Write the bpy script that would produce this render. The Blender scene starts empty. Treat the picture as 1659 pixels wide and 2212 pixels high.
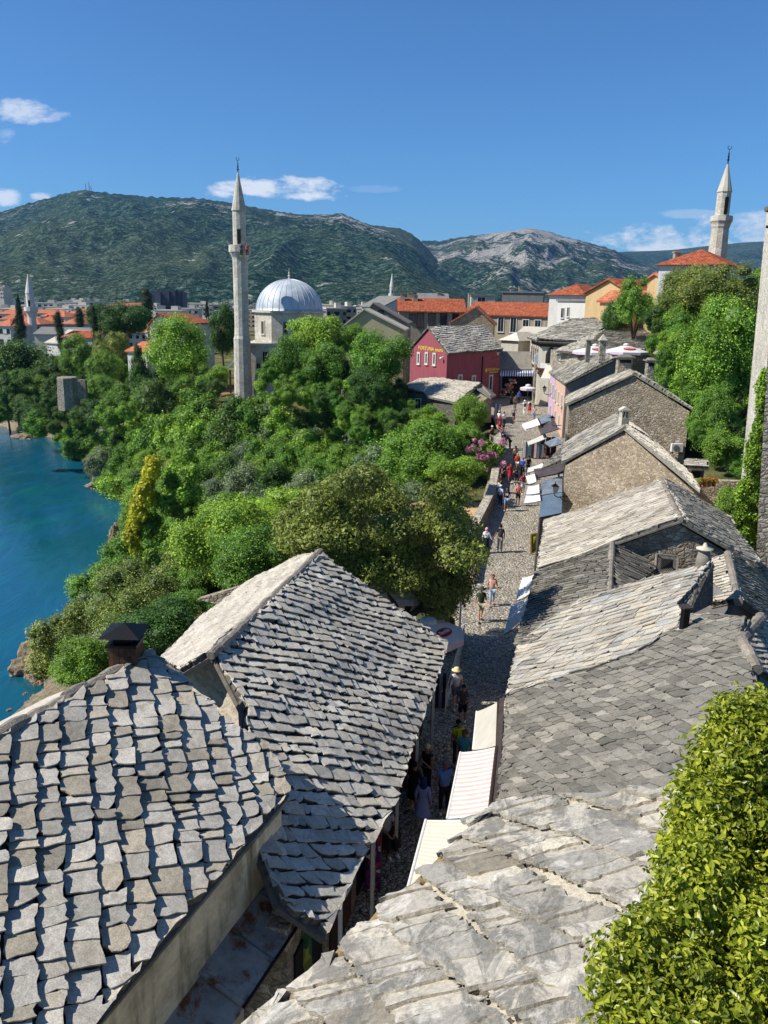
import bpy, bmesh, math, random
from mathutils import Vector, Matrix, noise
R = math.radians
rnd = random.Random(7)
for b in (bpy.data.objects, bpy.data.meshes):
    for o in list(b): b.remove(o)
SC = bpy.context.scene
COL = SC.collection
# ------------------------------------------------------------------ camera geometry (display px 1659x2212)
F = 1750.; PC = R(14.6); RC = R(1.1); CZ = 15.2
cp, sp = math.cos(PC), math.sin(PC)
FW = Vector((0, cp, -sp)); U0 = Vector((0, sp, cp)); R0 = Vector((1, 0, 0))
RT = math.cos(RC)*R0 + math.sin(RC)*U0
UP = -math.sin(RC)*R0 + math.cos(RC)*U0
CAM = Vector((0, 0, CZ))
def ray(px, py): return FW + RT*((px-829.5)/F) - UP*((py-1106)/F)
def P(px, py, z):
    r = ray(px, py); t = (z-CZ)/r.z
    return CAM + r*t
def PD(px, py, D):
    r = ray(px, py); return CAM + r*(D/r.y)
def PXY(px, py, x, y):            # height seen at (px,py) above plan point (x,y)
    r = ray(px, py); return CZ + r.z*(y/r.y)
def pxm(D, z): return F/(D*cp+(CZ-z)*sp)
def lerp(tab, v):
    if v <= tab[0][0]: return tab[0][1]
    for (a, p), (b, q) in zip(tab, tab[1:]):
        if v <= b: return p+(q-p)*(v-a)/(b-a)
    return tab[-1][1]
ZS = [(0, 0), (55, 0), (62, .35), (70, .8), (86, 2.0), (92, 2.6), (115, 3.0), (140, 3.5)]
def zs(y): return lerp(ZS, y)
def PS(px, py):                  # point on the street surface
    z = 0.
    for _ in range(12):
        p = P(px, py, z); z = zs(p.y)
    return P(px, py, z)
# ------------------------------------------------------------------ mesh builder
class MB:
    def __init__(s): s.v = []; s.f = []; s.m = []; s.t = []; s.uv = None
    def face(s, idx, m=0, t=None): s.f.append(tuple(idx)); s.m.append(m); s.t.append(rnd.random() if t is None else t)
    def add(s, pts): n = len(s.v); s.v.extend([tuple(p) for p in pts]); return n
    def poly(s, pts, m=0, t=None): n = s.add(pts); s.face(range(n, n+len(pts)), m, t)
    def prism(s, top, bot, m=0, mside=None, t=None):
        k = len(top); n = s.add(list(top)+list(bot)); ms = m if mside is None else mside
        if t is None: t = rnd.random()
        s.face(range(n, n+k), m, t); s.face(range(n+2*k-1, n+k-1, -1), ms, t)
        for i in range(k):
            j = (i+1) % k; s.face((n+i, n+k+i, n+k+j, n+j), ms, t)
    def box(s, c, d, rz=0, m=0, t=None, M=None):
        x, y, z = d[0]/2, d[1]/2, d[2]/2
        T = Matrix.Translation(c) @ Matrix.Rotation(rz, 4, 'Z')
        if M is not None: T = M @ T
        tp = [T @ Vector(p) for p in ((-x, -y, z), (x, -y, z), (x, y, z), (-x, y, z))]
        bt = [T @ Vector(p) for p in ((-x, -y, -z), (x, -y, -z), (x, y, -z), (-x, y, -z))]
        s.prism(tp, bt, m, None, t)
    def tube(s, pts, rad, n=8, m=0, t=None, caps=True):
        pts = [Vector(p) for p in pts]; k = len(pts)
        if not hasattr(rad, '__len__'): rad = [rad]*k
        if t is None: t = rnd.random()
        base = None
        for i, p in enumerate(pts):
            d = (pts[min(i+1, k-1)]-pts[max(i-1, 0)]).normalized()
            a = d.orthogonal().normalized() if i == 0 else (a - d*a.dot(d)).normalized()
            b = d.cross(a)
            q = s.add([p+(a*math.cos(2*math.pi*j/n)+b*math.sin(2*math.pi*j/n))*rad[i] for j in range(n)])
            if base is not None:
                for j in range(n): s.face((base+j, base+(j+1) % n, q+(j+1) % n, q+j), m, t)
            elif caps: s.face([q+j for j in range(n)][::-1], m, t)
            base = q
        if caps: s.face([base+j for j in range(n)], m, t)
    def lathe(s, c, prof, n=24, m=0, ph=0, t=None):
        base = None; c = Vector(c)
        if t is None: t = rnd.random()
        for r, z in prof:
            q = s.add([c+Vector((r*math.cos(ph+2*math.pi*j/n), r*math.sin(ph+2*math.pi*j/n), z)) for j in range(n)])
            if base is not None:
                for j in range(n): s.face((base+j, base+(j+1) % n, q+(j+1) % n, q+j), m, t)
            else: s.face([q+j for j in range(n)][::-1], m, t)
            base = q
        s.face([base+j for j in range(n)], m, t)
    def ball(s, c, r, n=8, m=0, t=None, k=5):
        r = r if hasattr(r, '__len__') else (r, r, r)
        if t is None: t = rnd.random()
        rows = []
        for i in range(1, k):
            th = math.pi*i/k
            rows.append(s.add([(c[0]+r[0]*math.sin(th)*math.cos(2*math.pi*j/n), c[1]+r[1]*math.sin(th)*math.sin(2*math.pi*j/n), c[2]+r[2]*math.cos(th)) for j in range(n)]))
        a = s.add([(c[0], c[1], c[2]+r[2])]); b = s.add([(c[0], c[1], c[2]-r[2])])
        for j in range(n):
            s.face((a, rows[0]+j, rows[0]+(j+1) % n), m, t); s.face((b, rows[-1]+(j+1) % n, rows[-1]+j), m, t)
        for x, y in zip(rows, rows[1:]):
            for j in range(n): s.face((x+j, y+j, y+(j+1) % n, x+(j+1) % n), m, t)
    def build(s, name, mats, parent=None, smooth=False, fix=True):
        me = bpy.data.meshes.new(name)
        off = Vector((0, 0, 0))
        if parent is not None:
            off = wloc(parent)
        me.from_pydata([(a-off.x, b-off.y, c-off.z) for a, b, c in s.v], [], s.f)
        if not isinstance(mats, (list, tuple)): mats = [mats]
        for m in mats: me.materials.append(m)
        me.polygons.foreach_set('material_index', s.m)
        at = me.attributes.new('tone', 'FLOAT', 'FACE'); at.data.foreach_set('value', s.t)
        if smooth: me.polygons.foreach_set('use_smooth', [True]*len(s.f))
        if fix and len(s.f) < 60000:
            bm = bmesh.new(); bm.from_mesh(me); bmesh.ops.recalc_face_normals(bm, faces=bm.faces); bm.to_mesh(me); bm.free()
        me.update()
        o = bpy.data.objects.new(name, me); COL.objects.link(o)
        if parent is not None: o.parent = parent
        return o
def wloc(o):
    v = Vector(o.location)
    while o.parent is not None: o = o.parent; v = v + Vector(o.location)
    return v
def tag(o, label=None, cat=None, group=None, kind=None):
    if label: o['label'] = label
    if cat: o['category'] = cat
    if group: o['group'] = group
    if kind: o['kind'] = kind
    return o
def thing(name, label, cat, loc=(0, 0, 0), group=None, rz=0):
    o = bpy.data.objects.new(name, None); COL.objects.link(o); o.location = loc; o.rotation_euler[2] = rz
    o.empty_display_size = .3
    return tag(o, label, cat, group)
# ------------------------------------------------------------------ materials
def srgb(h):
    h = h.lstrip('#'); c = [int(h[i:i+2], 16)/255 for i in (0, 2, 4)]
    return tuple((x/12.92 if x <= .04045 else ((x+.055)/1.055)**2.4) for x in c)+(1,)
class NT:
    def __init__(s, name):
        s.mat = bpy.data.materials.new(name); s.mat.use_nodes = True; s.nt = s.mat.node_tree; s.nt.nodes.clear()
        s.out = s.n('ShaderNodeOutputMaterial'); s.co = s.n('ShaderNodeTexCoord').outputs['Object']
    def n(s, t, **k):
        x = s.nt.nodes.new(t)
        for a, b in k.items(): setattr(x, a, b)
        return x
    def l(s, a, b): s.nt.links.new(a, b)
    def map(s, sc=(1, 1, 1), rot=(0, 0, 0)):
        m = s.n('ShaderNodeMapping'); m.inputs['Scale'].default_value = sc; m.inputs['Rotation'].default_value = rot; s.l(s.co, m.inputs[0]); return m.outputs[0]
    def noise(s, scale, det=4, rough=.6, co=None, dist=0):
        x = s.n('ShaderNodeTexNoise'); x.inputs['Scale'].default_value = scale; x.inputs['Detail'].default_value = det
        x.inputs['Roughness'].default_value = rough; x.inputs['Distortion'].default_value = dist; s.l(co or s.co, x.inputs['Vector']); return x.outputs['Fac']
    def vor(s, scale, feat='F1', co=None, out='Distance', rand=1):
        x = s.n('ShaderNodeTexVoronoi', feature=feat); x.inputs['Scale'].default_value = scale; x.inputs['Randomness'].default_value = rand
        s.l(co or s.co, x.inputs['Vector']); return x.outputs[out]
    def warp(s, co, sc, amt):
        x = s.n('ShaderNodeTexNoise'); x.inputs['Scale'].default_value = sc; s.l(co, x.inputs['Vector'])
        a = s.n('ShaderNodeVectorMath', operation='SUBTRACT'); s.l(x.outputs['Color'], a.inputs[0]); a.inputs[1].default_value = (.5, .5, .5)
        b = s.n('ShaderNodeVectorMath', operation='SCALE'); s.l(a.outputs[0], b.inputs[0]); b.inputs['Scale'].default_value = amt
        c = s.n('ShaderNodeVectorMath', operation='ADD'); s.l(co, c.inputs[0]); s.l(b.outputs[0], c.inputs[1]); return c.outputs[0]
    def ramp(s, fac, stops, interp='LINEAR'):
        x = s.n('ShaderNodeValToRGB'); r = x.color_ramp; r.interpolation = interp
        while len(r.elements) < len(stops): r.elements.new(.5)
        for e, (p, c) in zip(r.elements, stops):
            e.position = p; e.color = srgb(c) if isinstance(c, str) else (c if hasattr(c, '__len__') else (c, c, c, 1))
        s.l(fac, x.inputs[0]); return x.outputs[0]
    def mix(s, fac, a, b, mode='MIX'):
        x = s.n('ShaderNodeMix', data_type='RGBA', blend_type=mode)
        for v, i in ((fac, 0), (a, 6), (b, 7)):
            if isinstance(v, str): v = srgb(v)
            if isinstance(v, (int, float, tuple)): x.inputs[i].default_value = v
            else: s.l(v, x.inputs[i])
        return x.outputs[2]
    def math(s, op, a, b=0., c=None):
        x = s.n('ShaderNodeMath', operation=op)
        for i, v in enumerate((a, b, c)):
            if v is None: continue
            if isinstance(v, (int, float)): x.inputs[i].default_value = v
            else: s.l(v, x.inputs[i])
        return x.outputs[0]
    def attr(s, name='tone'): return s.n('ShaderNodeAttribute', attribute_name=name).outputs['Fac']
    def bump(s, h, st=.5, dist=.05, nrm=None):
        x = s.n('ShaderNodeBump'); x.inputs['Strength'].default_value = st; x.inputs['Distance'].default_value = dist; s.l(h, x.inputs['Height'])
        if nrm is not None: s.l(nrm, x.inputs['Normal'])
        return x.outputs[0]
    def done(s, col, rough=.8, nrm=None, metal=0, spec=.3, trans=None, emit=None):
        x = s.n('ShaderNodeBsdfPrincipled')
        if isinstance(col, str): col = srgb(col)
        if isinstance(col, tuple): x.inputs['Base Color'].default_value = col
        else: s.l(col, x.inputs['Base Color'])
        if isinstance(rough, (int, float)): x.inputs['Roughness'].default_value = rough
        else: s.l(rough, x.inputs['Roughness'])
        x.inputs['Metallic'].default_value = metal; x.inputs['Specular IOR Level'].default_value = spec
        if nrm is not None: s.l(nrm, x.inputs['Normal'])
        o = x.outputs[0]
        if trans:
            t = s.n('ShaderNodeBsdfTranslucent')
            if isinstance(col, tuple): t.inputs[0].default_value = col
            else: s.l(col, t.inputs[0])
            m = s.n('ShaderNodeMixShader'); m.inputs[0].default_value = trans; s.l(o, m.inputs[1]); s.l(t.outputs[0], m.inputs[2]); o = m.outputs[0]
        s.l(o, s.out.inputs[0]); return s.mat
def m_plain(name, col, rough=.7, metal=0, var=.12, sc=3., bump=0, spec=.3, trans=None):
    t = NT(name); n = t.noise(sc, 5, .65)
    c = t.mix(n, col, col); dk = tuple(x*(1-var*1.6) for x in srgb(col)[:3])+(1,); lt = tuple(min(1, x*(1+var)) for x in srgb(col)[:3])+(1,)
    c = t.ramp(n, [(.3, dk), (.7, lt)])
    return t.done(c, rough, t.bump(n, bump, .02) if bump else None, metal, spec, trans)
def m_slate(name, cols, sc=2.5, lich=None, bump=.35, dist=.03, var=.35, side=None):
    t = NT(name); tn = t.attr()
    base = t.mix(1, t.ramp(tn, [(i/(len(cols)-1), c) for i, c in enumerate(cols)]), (1.01, 1, .97, 1), 'MULTIPLY')
    n1 = t.noise(sc, 6, .7, dist=.6); n2 = t.noise(sc*6, 4, .7); n3 = t.noise(sc*28, 3, .7)
    c = t.mix(1, base, t.ramp(n1, [(.3, 1-var), (.52, 1.), (.72, 1.12)]), 'MULTIPLY')
    c = t.mix(1, c, t.ramp(n2, [(.35, .82), (.62, 1.05)]), 'MULTIPLY')
    c = t.mix(1, c, t.ramp(n3, [(.36, .66), (.6, 1.08)]), 'MULTIPLY')
    c = t.mix(t.ramp(t.noise(sc*.45, 5, .75), [(.5, 0.), (.7, .25)]), c, '#6e6a62')
    if lich: c = t.mix(t.ramp(t.noise(sc*1.7, 5, .75), [(.56, 0.), (.68, .8)]), c, lich)
    h = t.math('ADD', t.math('MULTIPLY', n1, .9), t.math('ADD', t.math('MULTIPLY', n2, .45), t.math('MULTIPLY', n3, .16)))
    return t.done(c, .9, t.bump(h, bump, dist), spec=.15)
def m_rubble(name, cols, mortar, sc=4., bump=1., dist=.06, mw=.06):
    t = NT(name); co = t.warp(t.map((1, 1, 1.5)), 2.2, .35)
    co = t.warp(co, 9, .08)
    d = t.vor(sc, 'DISTANCE_TO_EDGE', co); cc = t.vor(sc, 'F1', co, 'Color')
    sep = t.n('ShaderNodeSeparateColor'); t.l(cc, sep.inputs[0])
    base = t.ramp(sep.outputs[0], [(i/(len(cols)-1), c) for i, c in enumerate(cols)])
    n = t.noise(14, 5, .7); big = t.noise(.5, 4, .6)
    msk = t.ramp(t.math('ADD', d, t.math('MULTIPLY', t.math('SUBTRACT', n, .5), .12)), [(mw*.5, 0.), (mw*1.8, 1.)])
    c = t.mix(msk, mortar, base)
    c = t.mix(1, c, t.ramp(n, [(.36, .5), (.52, .95), (.68, 1.15)]), 'MULTIPLY')
    c = t.mix(1, c, t.ramp(big, [(.3, .78), (.65, 1.08)]), 'MULTIPLY')
    h = t.math('ADD', t.math('MINIMUM', t.math('MULTIPLY', d, 2.2), .45), t.math('ADD', t.math('MULTIPLY', n, .25), t.math('MULTIPLY', sep.outputs[1], .25)))
    return t.done(c, .92, t.bump(h, bump, dist), spec=.1)
def m_plaster(name, col, stain='#6b6252', amt=.35, streak=True, bump=.2):
    t = NT(name); big = t.noise(.7, 6, .7); fine = t.noise(11, 5, .7)
    st = t.noise(2.2, 5, .7, t.map((1, 1, .14)))
    c = t.mix(t.ramp(big, [(.45, 0.), (.75, amt)]), col, stain)
    if streak: c = t.mix(t.ramp(st, [(.5, 0.), (.72, amt)]), c, stain)
    c = t.mix(1, c, t.ramp(fine, [(.3, .88), (.7, 1.05)]), 'MULTIPLY')
    return t.done(c, .9, t.bump(t.math('ADD', fine, big), bump, .02), spec=.15)
def m_tiles(name, cols=('#94492f', '#a85a3c', '#84402b', '#b06f4c'), sc=1., ang=0, rows=3.):
    t = NT(name); tn = t.noise(1.2, 4, .6)
    geo = t.n('ShaderNodeNewGeometry')
    sepp = t.n('ShaderNodeSeparateXYZ'); t.l(t.map((1, 1, 1), (0, 0, ang)), sepp.inputs[0])
    # tile courses follow height, rolls follow the eave axis
    row = t.math('FRACT', t.math('MULTIPLY', sepp.outputs[2], 5.*sc)); colm = t.math('SINE', t.math('MULTIPLY', sepp.outputs[0], 24.*sc))
    vv = t.vor(3.*sc, 'F1', t.map((1, 1, 2.2)), 'Color'); sep = t.n('ShaderNodeSeparateColor'); t.l(vv, sep.inputs[0])
    c = t.ramp(sep.outputs[0], [(i/(len(cols)-1), k) for i, k in enumerate(cols)])
    c = t.mix(1, c, t.ramp(tn, [(.3, .75), (.7, 1.1)]), 'MULTIPLY')
    c = t.mix(1, c, t.ramp(row, [(.0, .55), (.18, 1.)]), 'MULTIPLY')
    h = t.math('ADD', t.math('MULTIPLY', row, .5), t.math('MULTIPLY', colm, .3))
    return t.done(c, .85, t.bump(h, .8, .06), spec=.15)
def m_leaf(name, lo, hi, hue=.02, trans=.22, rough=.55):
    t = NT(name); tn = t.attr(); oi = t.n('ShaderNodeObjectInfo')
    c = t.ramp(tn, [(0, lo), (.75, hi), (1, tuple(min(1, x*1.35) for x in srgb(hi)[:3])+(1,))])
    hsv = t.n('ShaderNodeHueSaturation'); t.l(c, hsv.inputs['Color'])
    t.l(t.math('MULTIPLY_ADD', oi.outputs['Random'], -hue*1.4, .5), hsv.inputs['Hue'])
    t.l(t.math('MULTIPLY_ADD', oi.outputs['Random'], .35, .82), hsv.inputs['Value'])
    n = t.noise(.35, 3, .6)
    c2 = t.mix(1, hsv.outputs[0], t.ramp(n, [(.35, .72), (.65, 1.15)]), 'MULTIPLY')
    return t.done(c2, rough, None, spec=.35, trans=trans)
# ------------------------------------------------------------------ slate roof surface
def plane_of(a, b, c):
    n = (b-a).cross(c-a).normalized()
    if n.z < 0: n = -n
    return a, n
def on_plane(px, py, pl):
    r = ray(px, py); o, n = pl
    return CAM + r*((o-CAM).dot(n)/r.dot(n))
def inside(p, poly):
    x, y = p; c = False; n = len(poly)
    for i in range(n):
        x1, y1 = poly[i]; x2, y2 = poly[i-1]
        if (y1 > y) != (y2 > y) and x < (x2-x1)*(y-y1)/(y2-y1)+x1: c = not c
    return c
def slates(mb, outline, A, B, sa, sb, ra=.0, rb=.05, th=.035, jit=.12, cols=False, wav=.04, seed=1, base=.1, mats=(0, 1), gap=.0, tilt=.02, tonefn=None, varw=.4, skipbase=False, over=.1, sub=1, warp=0., ga=0., gb=0.):
    """irregular stone slates over a planar outline. A,B in-plane directions (B points down the slope)."""
    rg = random.Random(seed)
    n = Vector((0, 0, 0)); O = outline[0]
    for i in range(1, len(outline)-1): n += (outline[i]-O).cross(outline[i+1]-O)
    n.normalize()
    if n.z < 0: n = -n
    A = (A-n*A.dot(n)).normalized(); B = (B-n*B.dot(n)).normalized(); E = n.cross(A)
    bx, by = B.dot(A), B.dot(E)
    def to2(p): d = p-O; return (d.dot(A), d.dot(E))
    poly = [to2(p) for p in outline]
    def ab(p2): b = p2[1]/by; return (p2[0]-b*bx, b)
    pa = [ab(q) for q in poly]
    a0, a1 = min(q[0] for q in pa), max(q[0] for q in pa); b0, b1 = min(q[1] for q in pa), max(q[1] for q in pa)
    def w2(a, b): return (a+b*bx, b*by)
    def und(x, y): return wav*(math.sin(x*.9+seed)+math.sin(y*1.1+x*.5+seed*2)+.6*math.sin(y*2.3-x*1.7))
    def W(x, y, h): return O+A*x+E*y+n*(h+und(x, y))
    if not skipbase:
        mb.prism([p+n*(-th*.5) for p in outline], [p-n*base for p in outline], mats[1], t=.3)
    cx, cy = sum(q[0] for q in poly)/len(poly), sum(q[1] for q in poly)/len(poly)
    L0, L1, M0, M1, sl, sm = (a0, a1, b0, b1, sa, sb) if not cols else (b0, b1, a0, a1, sb, sa)
    m = M0-rg.random()*sm
    while m < M1+sm:
        wm = sm*rg.uniform(.85, 1.18); q = L0-rg.random()*sl
        ph = rg.random()*9
        while q < L1+sl:
            wl = sl*rg.uniform(1-varw, 1+varw)
            if cols: c = (m, m+wm, q, q+wl)
            else: c = (q, q+wl, m, m+wm)
            qa = c[0]+(c[1]-c[0])/2; qb = c[2]+(c[3]-c[2])/2
            qx_, qy_ = w2(qa, qb); ok = inside((qx_, qy_), poly) or inside((qx_+(cx-qx_)*.045, qy_+(cy-qy_)*.045), poly)
            if ok:
                sw = warp*math.sin(q*1.3+ph)*sm
                ja, jb = jit*sa, jit*sb
                aa0, aa1, bb0, bb1 = c
                eo = over
                gx_, gy_ = ga*sa*rg.uniform(.4, 1.6), gb*sb*rg.uniform(.4, 1.6)
                corners = [(aa0-eo*sa*(ra > 0), bb0-eo*sb), (aa1-gx_, bb0-eo*sb), (aa1-gx_, bb1-gy_), (aa0-eo*sa*(ra > 0), bb1-gy_)]
                pts = []
                for i in range(4):
                    p, r_ = corners[i], corners[(i+1) % 4]
                    pts.append((p[0]+rg.uniform(-ja, ja), p[1]+rg.uniform(-jb, jb)))
                    for k in range(sub):
                        f = (k+1)/(sub+1)+rg.uniform(-.12, .12)/(sub)
                        pts.append((p[0]+(r_[0]-p[0])*f+rg.uniform(-ja, ja)*.7, p[1]+(r_[1]-p[1])*f+rg.uniform(-jb, jb)*.7))
                if rg.random() < .35:    # a broken corner
                    k = rg.choice((2, 3))*(sub+1) % len(pts)
                    pts[k] = (pts[k][0]+(qa-pts[k][0])*.3, pts[k][1]+(qb-pts[k][1])*.3)
                ta, tb = rg.uniform(-tilt, tilt), rg.uniform(-tilt, tilt); up = rg.uniform(0, .35)*(ra+rb)
                top = []; bot = []
                for (a, b) in pts:
                    a2, b2 = a + (sw if cols else 0), b + (0 if cols else sw)
                    x, y = w2(a2, b2)
                    k = 0
                    while not inside((x, y), poly) and k < 7:
                        x += (cx-x)*.04; y += (cy-y)*.04; k += 1
                    sA = (a-aa0)/(aa1-aa0); sB = (b-bb0)/(bb1-bb0)
                    h = ra*sA+rb*sB+up+ta*(sA-.5)+tb*(sB-.5)
                    top.append(W(x, y, h+wav*2.2)); bot.append(O+A*x+E*y+n*(-th-.02))
                k = len(top); t = rg.random()
                if tonefn: t = tonefn(sum(top, Vector())/k, t)
                ctr = sum(top, Vector())/k; mid = [p-n*th for p in top]; rin = [p.lerp(ctr, .16)-n*th for p in top]; bot = [b_.lerp(ctr, .12) for b_ in bot]
                bot = [Vector(b_)-n*((Vector(b_)-O).dot(n)+th+.02) for b_ in bot]
                i0 = mb.add(top+mid+rin+bot+[ctr+n*rg.uniform(-.004, .008)])
                for i in range(k):
                    j = (i+1) % k
                    mb.face((i0+i, i0+j, i0+4*k), mats[0], t)
                    mb.face((i0+i, i0+k+i, i0+k+j, i0+j), mats[2] if len(mats) > 2 else mats[0], t)
                    mb.face((i0+2*k+i, i0+3*k+i, i0+3*k+j, i0+2*k+j), mats[1], t)
            q += wl+gap*sl
        m += wm+gap*sm
def cap(mb, a, b, r=.12, seg=.5, m=0, seed=3):
    """a mortared ridge of short rounded stones"""
    rg = random.Random(seed); a = Vector(a); b = Vector(b); L = (b-a).length; n = max(2, int(L/seg)); d = (b-a)/n
    for i in range(n):
        p = a+d*i; q = a+d*(i+1.06); rr = r*rg.uniform(.85, 1.15); o = Vector((0, 0, rg.uniform(-.02, .02)))
        mb.tube([p+o, p.lerp(q, .5)+o+Vector((0, 0, .02)), q+o], [rr, rr*1.06, rr*.94], 9, m, rg.random())
# ================================================================== camera, light, sky
cam = bpy.data.cameras.new('camera'); co = bpy.data.objects.new('camera', cam); COL.objects.link(co)
cam.sensor_fit = 'VERTICAL'; cam.sensor_height = 24; cam.lens = 24*F/2212; cam.clip_start = .1; cam.clip_end = 30000
co.matrix_world = Matrix(((RT.x, UP.x, -FW.x, 0), (RT.y, UP.y, -FW.y, 0), (RT.z, UP.z, -FW.z, CZ), (0, 0, 0, 1)))
SC.camera = co
EL, AZ = R(46), R(11)
SUN = Vector((-math.cos(EL)*math.cos(AZ), -math.cos(EL)*math.sin(AZ), math.sin(EL)))
ld = bpy.data.lights.new('sun', 'SUN'); ld.energy = 5.0; ld.angle = R(.5); ld.color = (1, .955, .88)
lo = bpy.data.objects.new('sun', ld); COL.objects.link(lo); lo.rotation_euler = SUN.to_track_quat('Z', 'Y').to_euler()
W = bpy.data.worlds.new('World'); SC.world = W; W.use_nodes = True
wt = NT.__new__(NT); wt.mat = None; wt.nt = W.node_tree; wt.nt.nodes.clear()
tc = wt.n('ShaderNodeTexCoord'); wt.co = tc.outputs['Generated']
sky = wt.n('ShaderNodeTexSky', sky_type='NISHITA'); sky.sun_disc = False; sky.sun_elevation = EL; sky.sun_rotation = R(258)
sky.altitude = 60; sky.air_density = 1.0; sky.dust_density = .35; sky.ozone_density = 3.2
def dotc(v, shift=0.):
    x = wt.n('ShaderNodeVectorMath', operation='DOT_PRODUCT'); wt.l(wt.co, x.inputs[0]); x.inputs[1].default_value = v; return x.outputs['Value']
cl = None
cn = wt.noise(9., 8, .62, wt.map((1, 1, 2.6)), .4); cn2 = wt.noise(28., 6, .65, wt.map((1, 1, 1.6)))
cnn = wt.math('ADD', wt.math('MULTIPLY', cn, .7), wt.math('MULTIPLY', cn2, .3))
for px, py, hw, hh, op in ((590, 408, 150, 24, 1.), (55, 243, 85, 26, .75), (12, 424, 34, 17, .9), (90, 423, 26, 9, .8), (10, 290, 30, 18, .4), (1470, 528, 215, 36, .9), (1640, 500, 120, 44, .75), (1500, 462, 70, 9, .3), (800, 408, 60, 8, .12)):
    r_ = ray(px, py).normalized(); a_ = RT; b_ = UP
    f_ = wt.math('MAXIMUM', dotc(tuple(FW)), .05)
    c0 = ray(px, py); cx_, cy_ = c0.dot(RT), c0.dot(UP)
    u = wt.math('MULTIPLY', wt.math('SUBTRACT', wt.math('DIVIDE', dotc(tuple(RT)), f_), cx_), F/hw)
    v = wt.math('MULTIPLY', wt.math('SUBTRACT', wt.math('DIVIDE', dotc(tuple(UP)), f_), cy_), F/hh)
    r2 = wt.math('ADD', wt.math('MULTIPLY', u, u), wt.math('MULTIPLY', v, v))
    k = wt.math('ADD', wt.math('SUBTRACT', .7, wt.math('MULTIPLY', r2, .62)), wt.math('MULTIPLY', wt.math('SUBTRACT', cnn, .5), 6.5))
    k = wt.math('MULTIPLY', k, 1.7); k = wt.math('MULTIPLY', wt.math('SMOOTH_MIN', wt.math('MAXIMUM', k, 0.), 1., .2), op)
    cl = k if cl is None else wt.math('MAXIMUM', cl, k)
skt = wt.mix(1, sky.outputs[0], (.50, .88, 1.26, 1), 'MULTIPLY')
sc_ = wt.mix(wt.math('MINIMUM', wt.math('MULTIPLY', cl, .85), .9), skt, (9.5, 9.7, 10.0, 1))
bg = wt.n('ShaderNodeBackground'); bg.inputs[1].default_value = .072; wt.l(sc_, bg.inputs[0])
wo = wt.n('ShaderNodeOutputWorld'); wt.l(bg.outputs[0], wo.inputs[0])
SC.view_settings.view_transform = 'Standard'; SC.view_settings.look = 'None'; SC.view_settings.exposure = .47; SC.view_settings.gamma = 1
SC.cycles.max_bounces = 6; SC.cycles.diffuse_bounces = 3; SC.cycles.glossy_bounces = 2; SC.cycles.transparent_max_bounces = 6; SC.cycles.volume_bounces = 0
SC.cycles.use_denoising = True
# ================================================================== materials
M = {}
M['slate_grey'] = m_slate('slate_grey', ['#aea99f', '#c1bcb0', '#cec8bb', '#b4afa4', '#c4bbaa', '#a39f95'], 2.2, '#87837a')
M['slate_front'] = m_slate('slate_front', ['#aba69d', '#bab4a9', '#9d9990', '#c5beb2', '#b0a592', '#8a8478', '#bdb6aa'], 1.6, '#8c8474', bump=.45)
M['slate_white'] = m_slate('slate_white', ['#c9c2b4', '#bfb6a6', '#b3ab9d', '#d2cbbd', '#c2b7a2'], 2., '#a29a8c', bump=.3, var=.2)
M['slate_mix'] = m_slate('slate_mix', ['#aaa59b', '#c9c2b4', '#9b978f', '#bcb4a6', '#c3b7a3', '#8a8781', '#c4beb2', '#b9b3a8', '#a7aaa9'], 2., '#94907f', bump=.35, var=.22)
M['slate_old'] = m_slate('slate_old', ['#757168', '#87837a', '#69665e', '#918c82', '#807b71', '#a19b8e'], 1.7, '#6f6d63', bump=.4)
def m_big():
    t = NT('slate_big'); tn = t.attr(); rot = t.map((1.0, .38, .8), (0, 0, .9)); st = t.noise(3.2, 7, .72, rot, .8); pt = t.noise(1.5, 7, .75, None, .9); f = t.noise(16, 5, .75); g = t.noise(70, 3, .7)
    base = t.ramp(tn, [(0, '#a09b90'), (.25, '#bdb5a5'), (.45, '#918d84'), (.65, '#b0a899'), (.85, '#c6bca8'), (.93, '#8f897d'), (.985, '#837253')])
    c = t.mix(t.ramp(st, [(.47, 0.), (.56, .75)]), base, '#6d6b65'); c = t.mix(t.ramp(pt, [(.55, 0.), (.62, .7)]), c, '#cdc7ba')
    c = t.mix(1, c, t.ramp(f, [(.32, .68), (.6, 1.08)]), 'MULTIPLY'); c = t.mix(1, c, t.ramp(g, [(.3, .8), (.7, 1.08)]), 'MULTIPLY')
    h = t.math('ADD', t.math('MULTIPLY', st, 1.), t.math('ADD', t.math('MULTIPLY', f, .3), t.math('MULTIPLY', pt, .5)))
    return t.done(c, .92, t.bump(h, .6, .03), spec=.12)
M['slate_big'] = m_big()
M['mortar_light'] = m_slate('mortar_light', ['#bcb3a2', '#c9c0ae', '#aea28e'], 3, '#8a8172', bump=.8, dist=.05)
M['mortar_dark'] = m_slate('mortar_dark', ['#68625a', '#746e65'], 3, None, bump=.5)
M['mortar_mid'] = m_slate('mortar_mid', ['#7d786e', '#8a857a'], 3, None, bump=.6)
M['mortar_brown'] = m_slate('mortar_brown', ['#a08862', '#b29a74', '#8c7450'], 4, '#7a6248', bump=1., dist=.05)
M['wood_grey'] = m_plain('wood_grey', '#8f877a', .9, var=.3, sc=6)
M['cap'] = m_slate('cap', ['#8d857a', '#9c9488', '#a59b8c', '#7e776d'], 2.5, '#5d5a52', bump=.9, dist=.06)
M['rubble'] = m_rubble('rubble', ['#9a8a73', '#b0a28c', '#877a67', '#c3b8a5', '#a0917a', '#aa9d88', '#786d5d'], '#948773', 3.4, bump=1., dist=.07)
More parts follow.
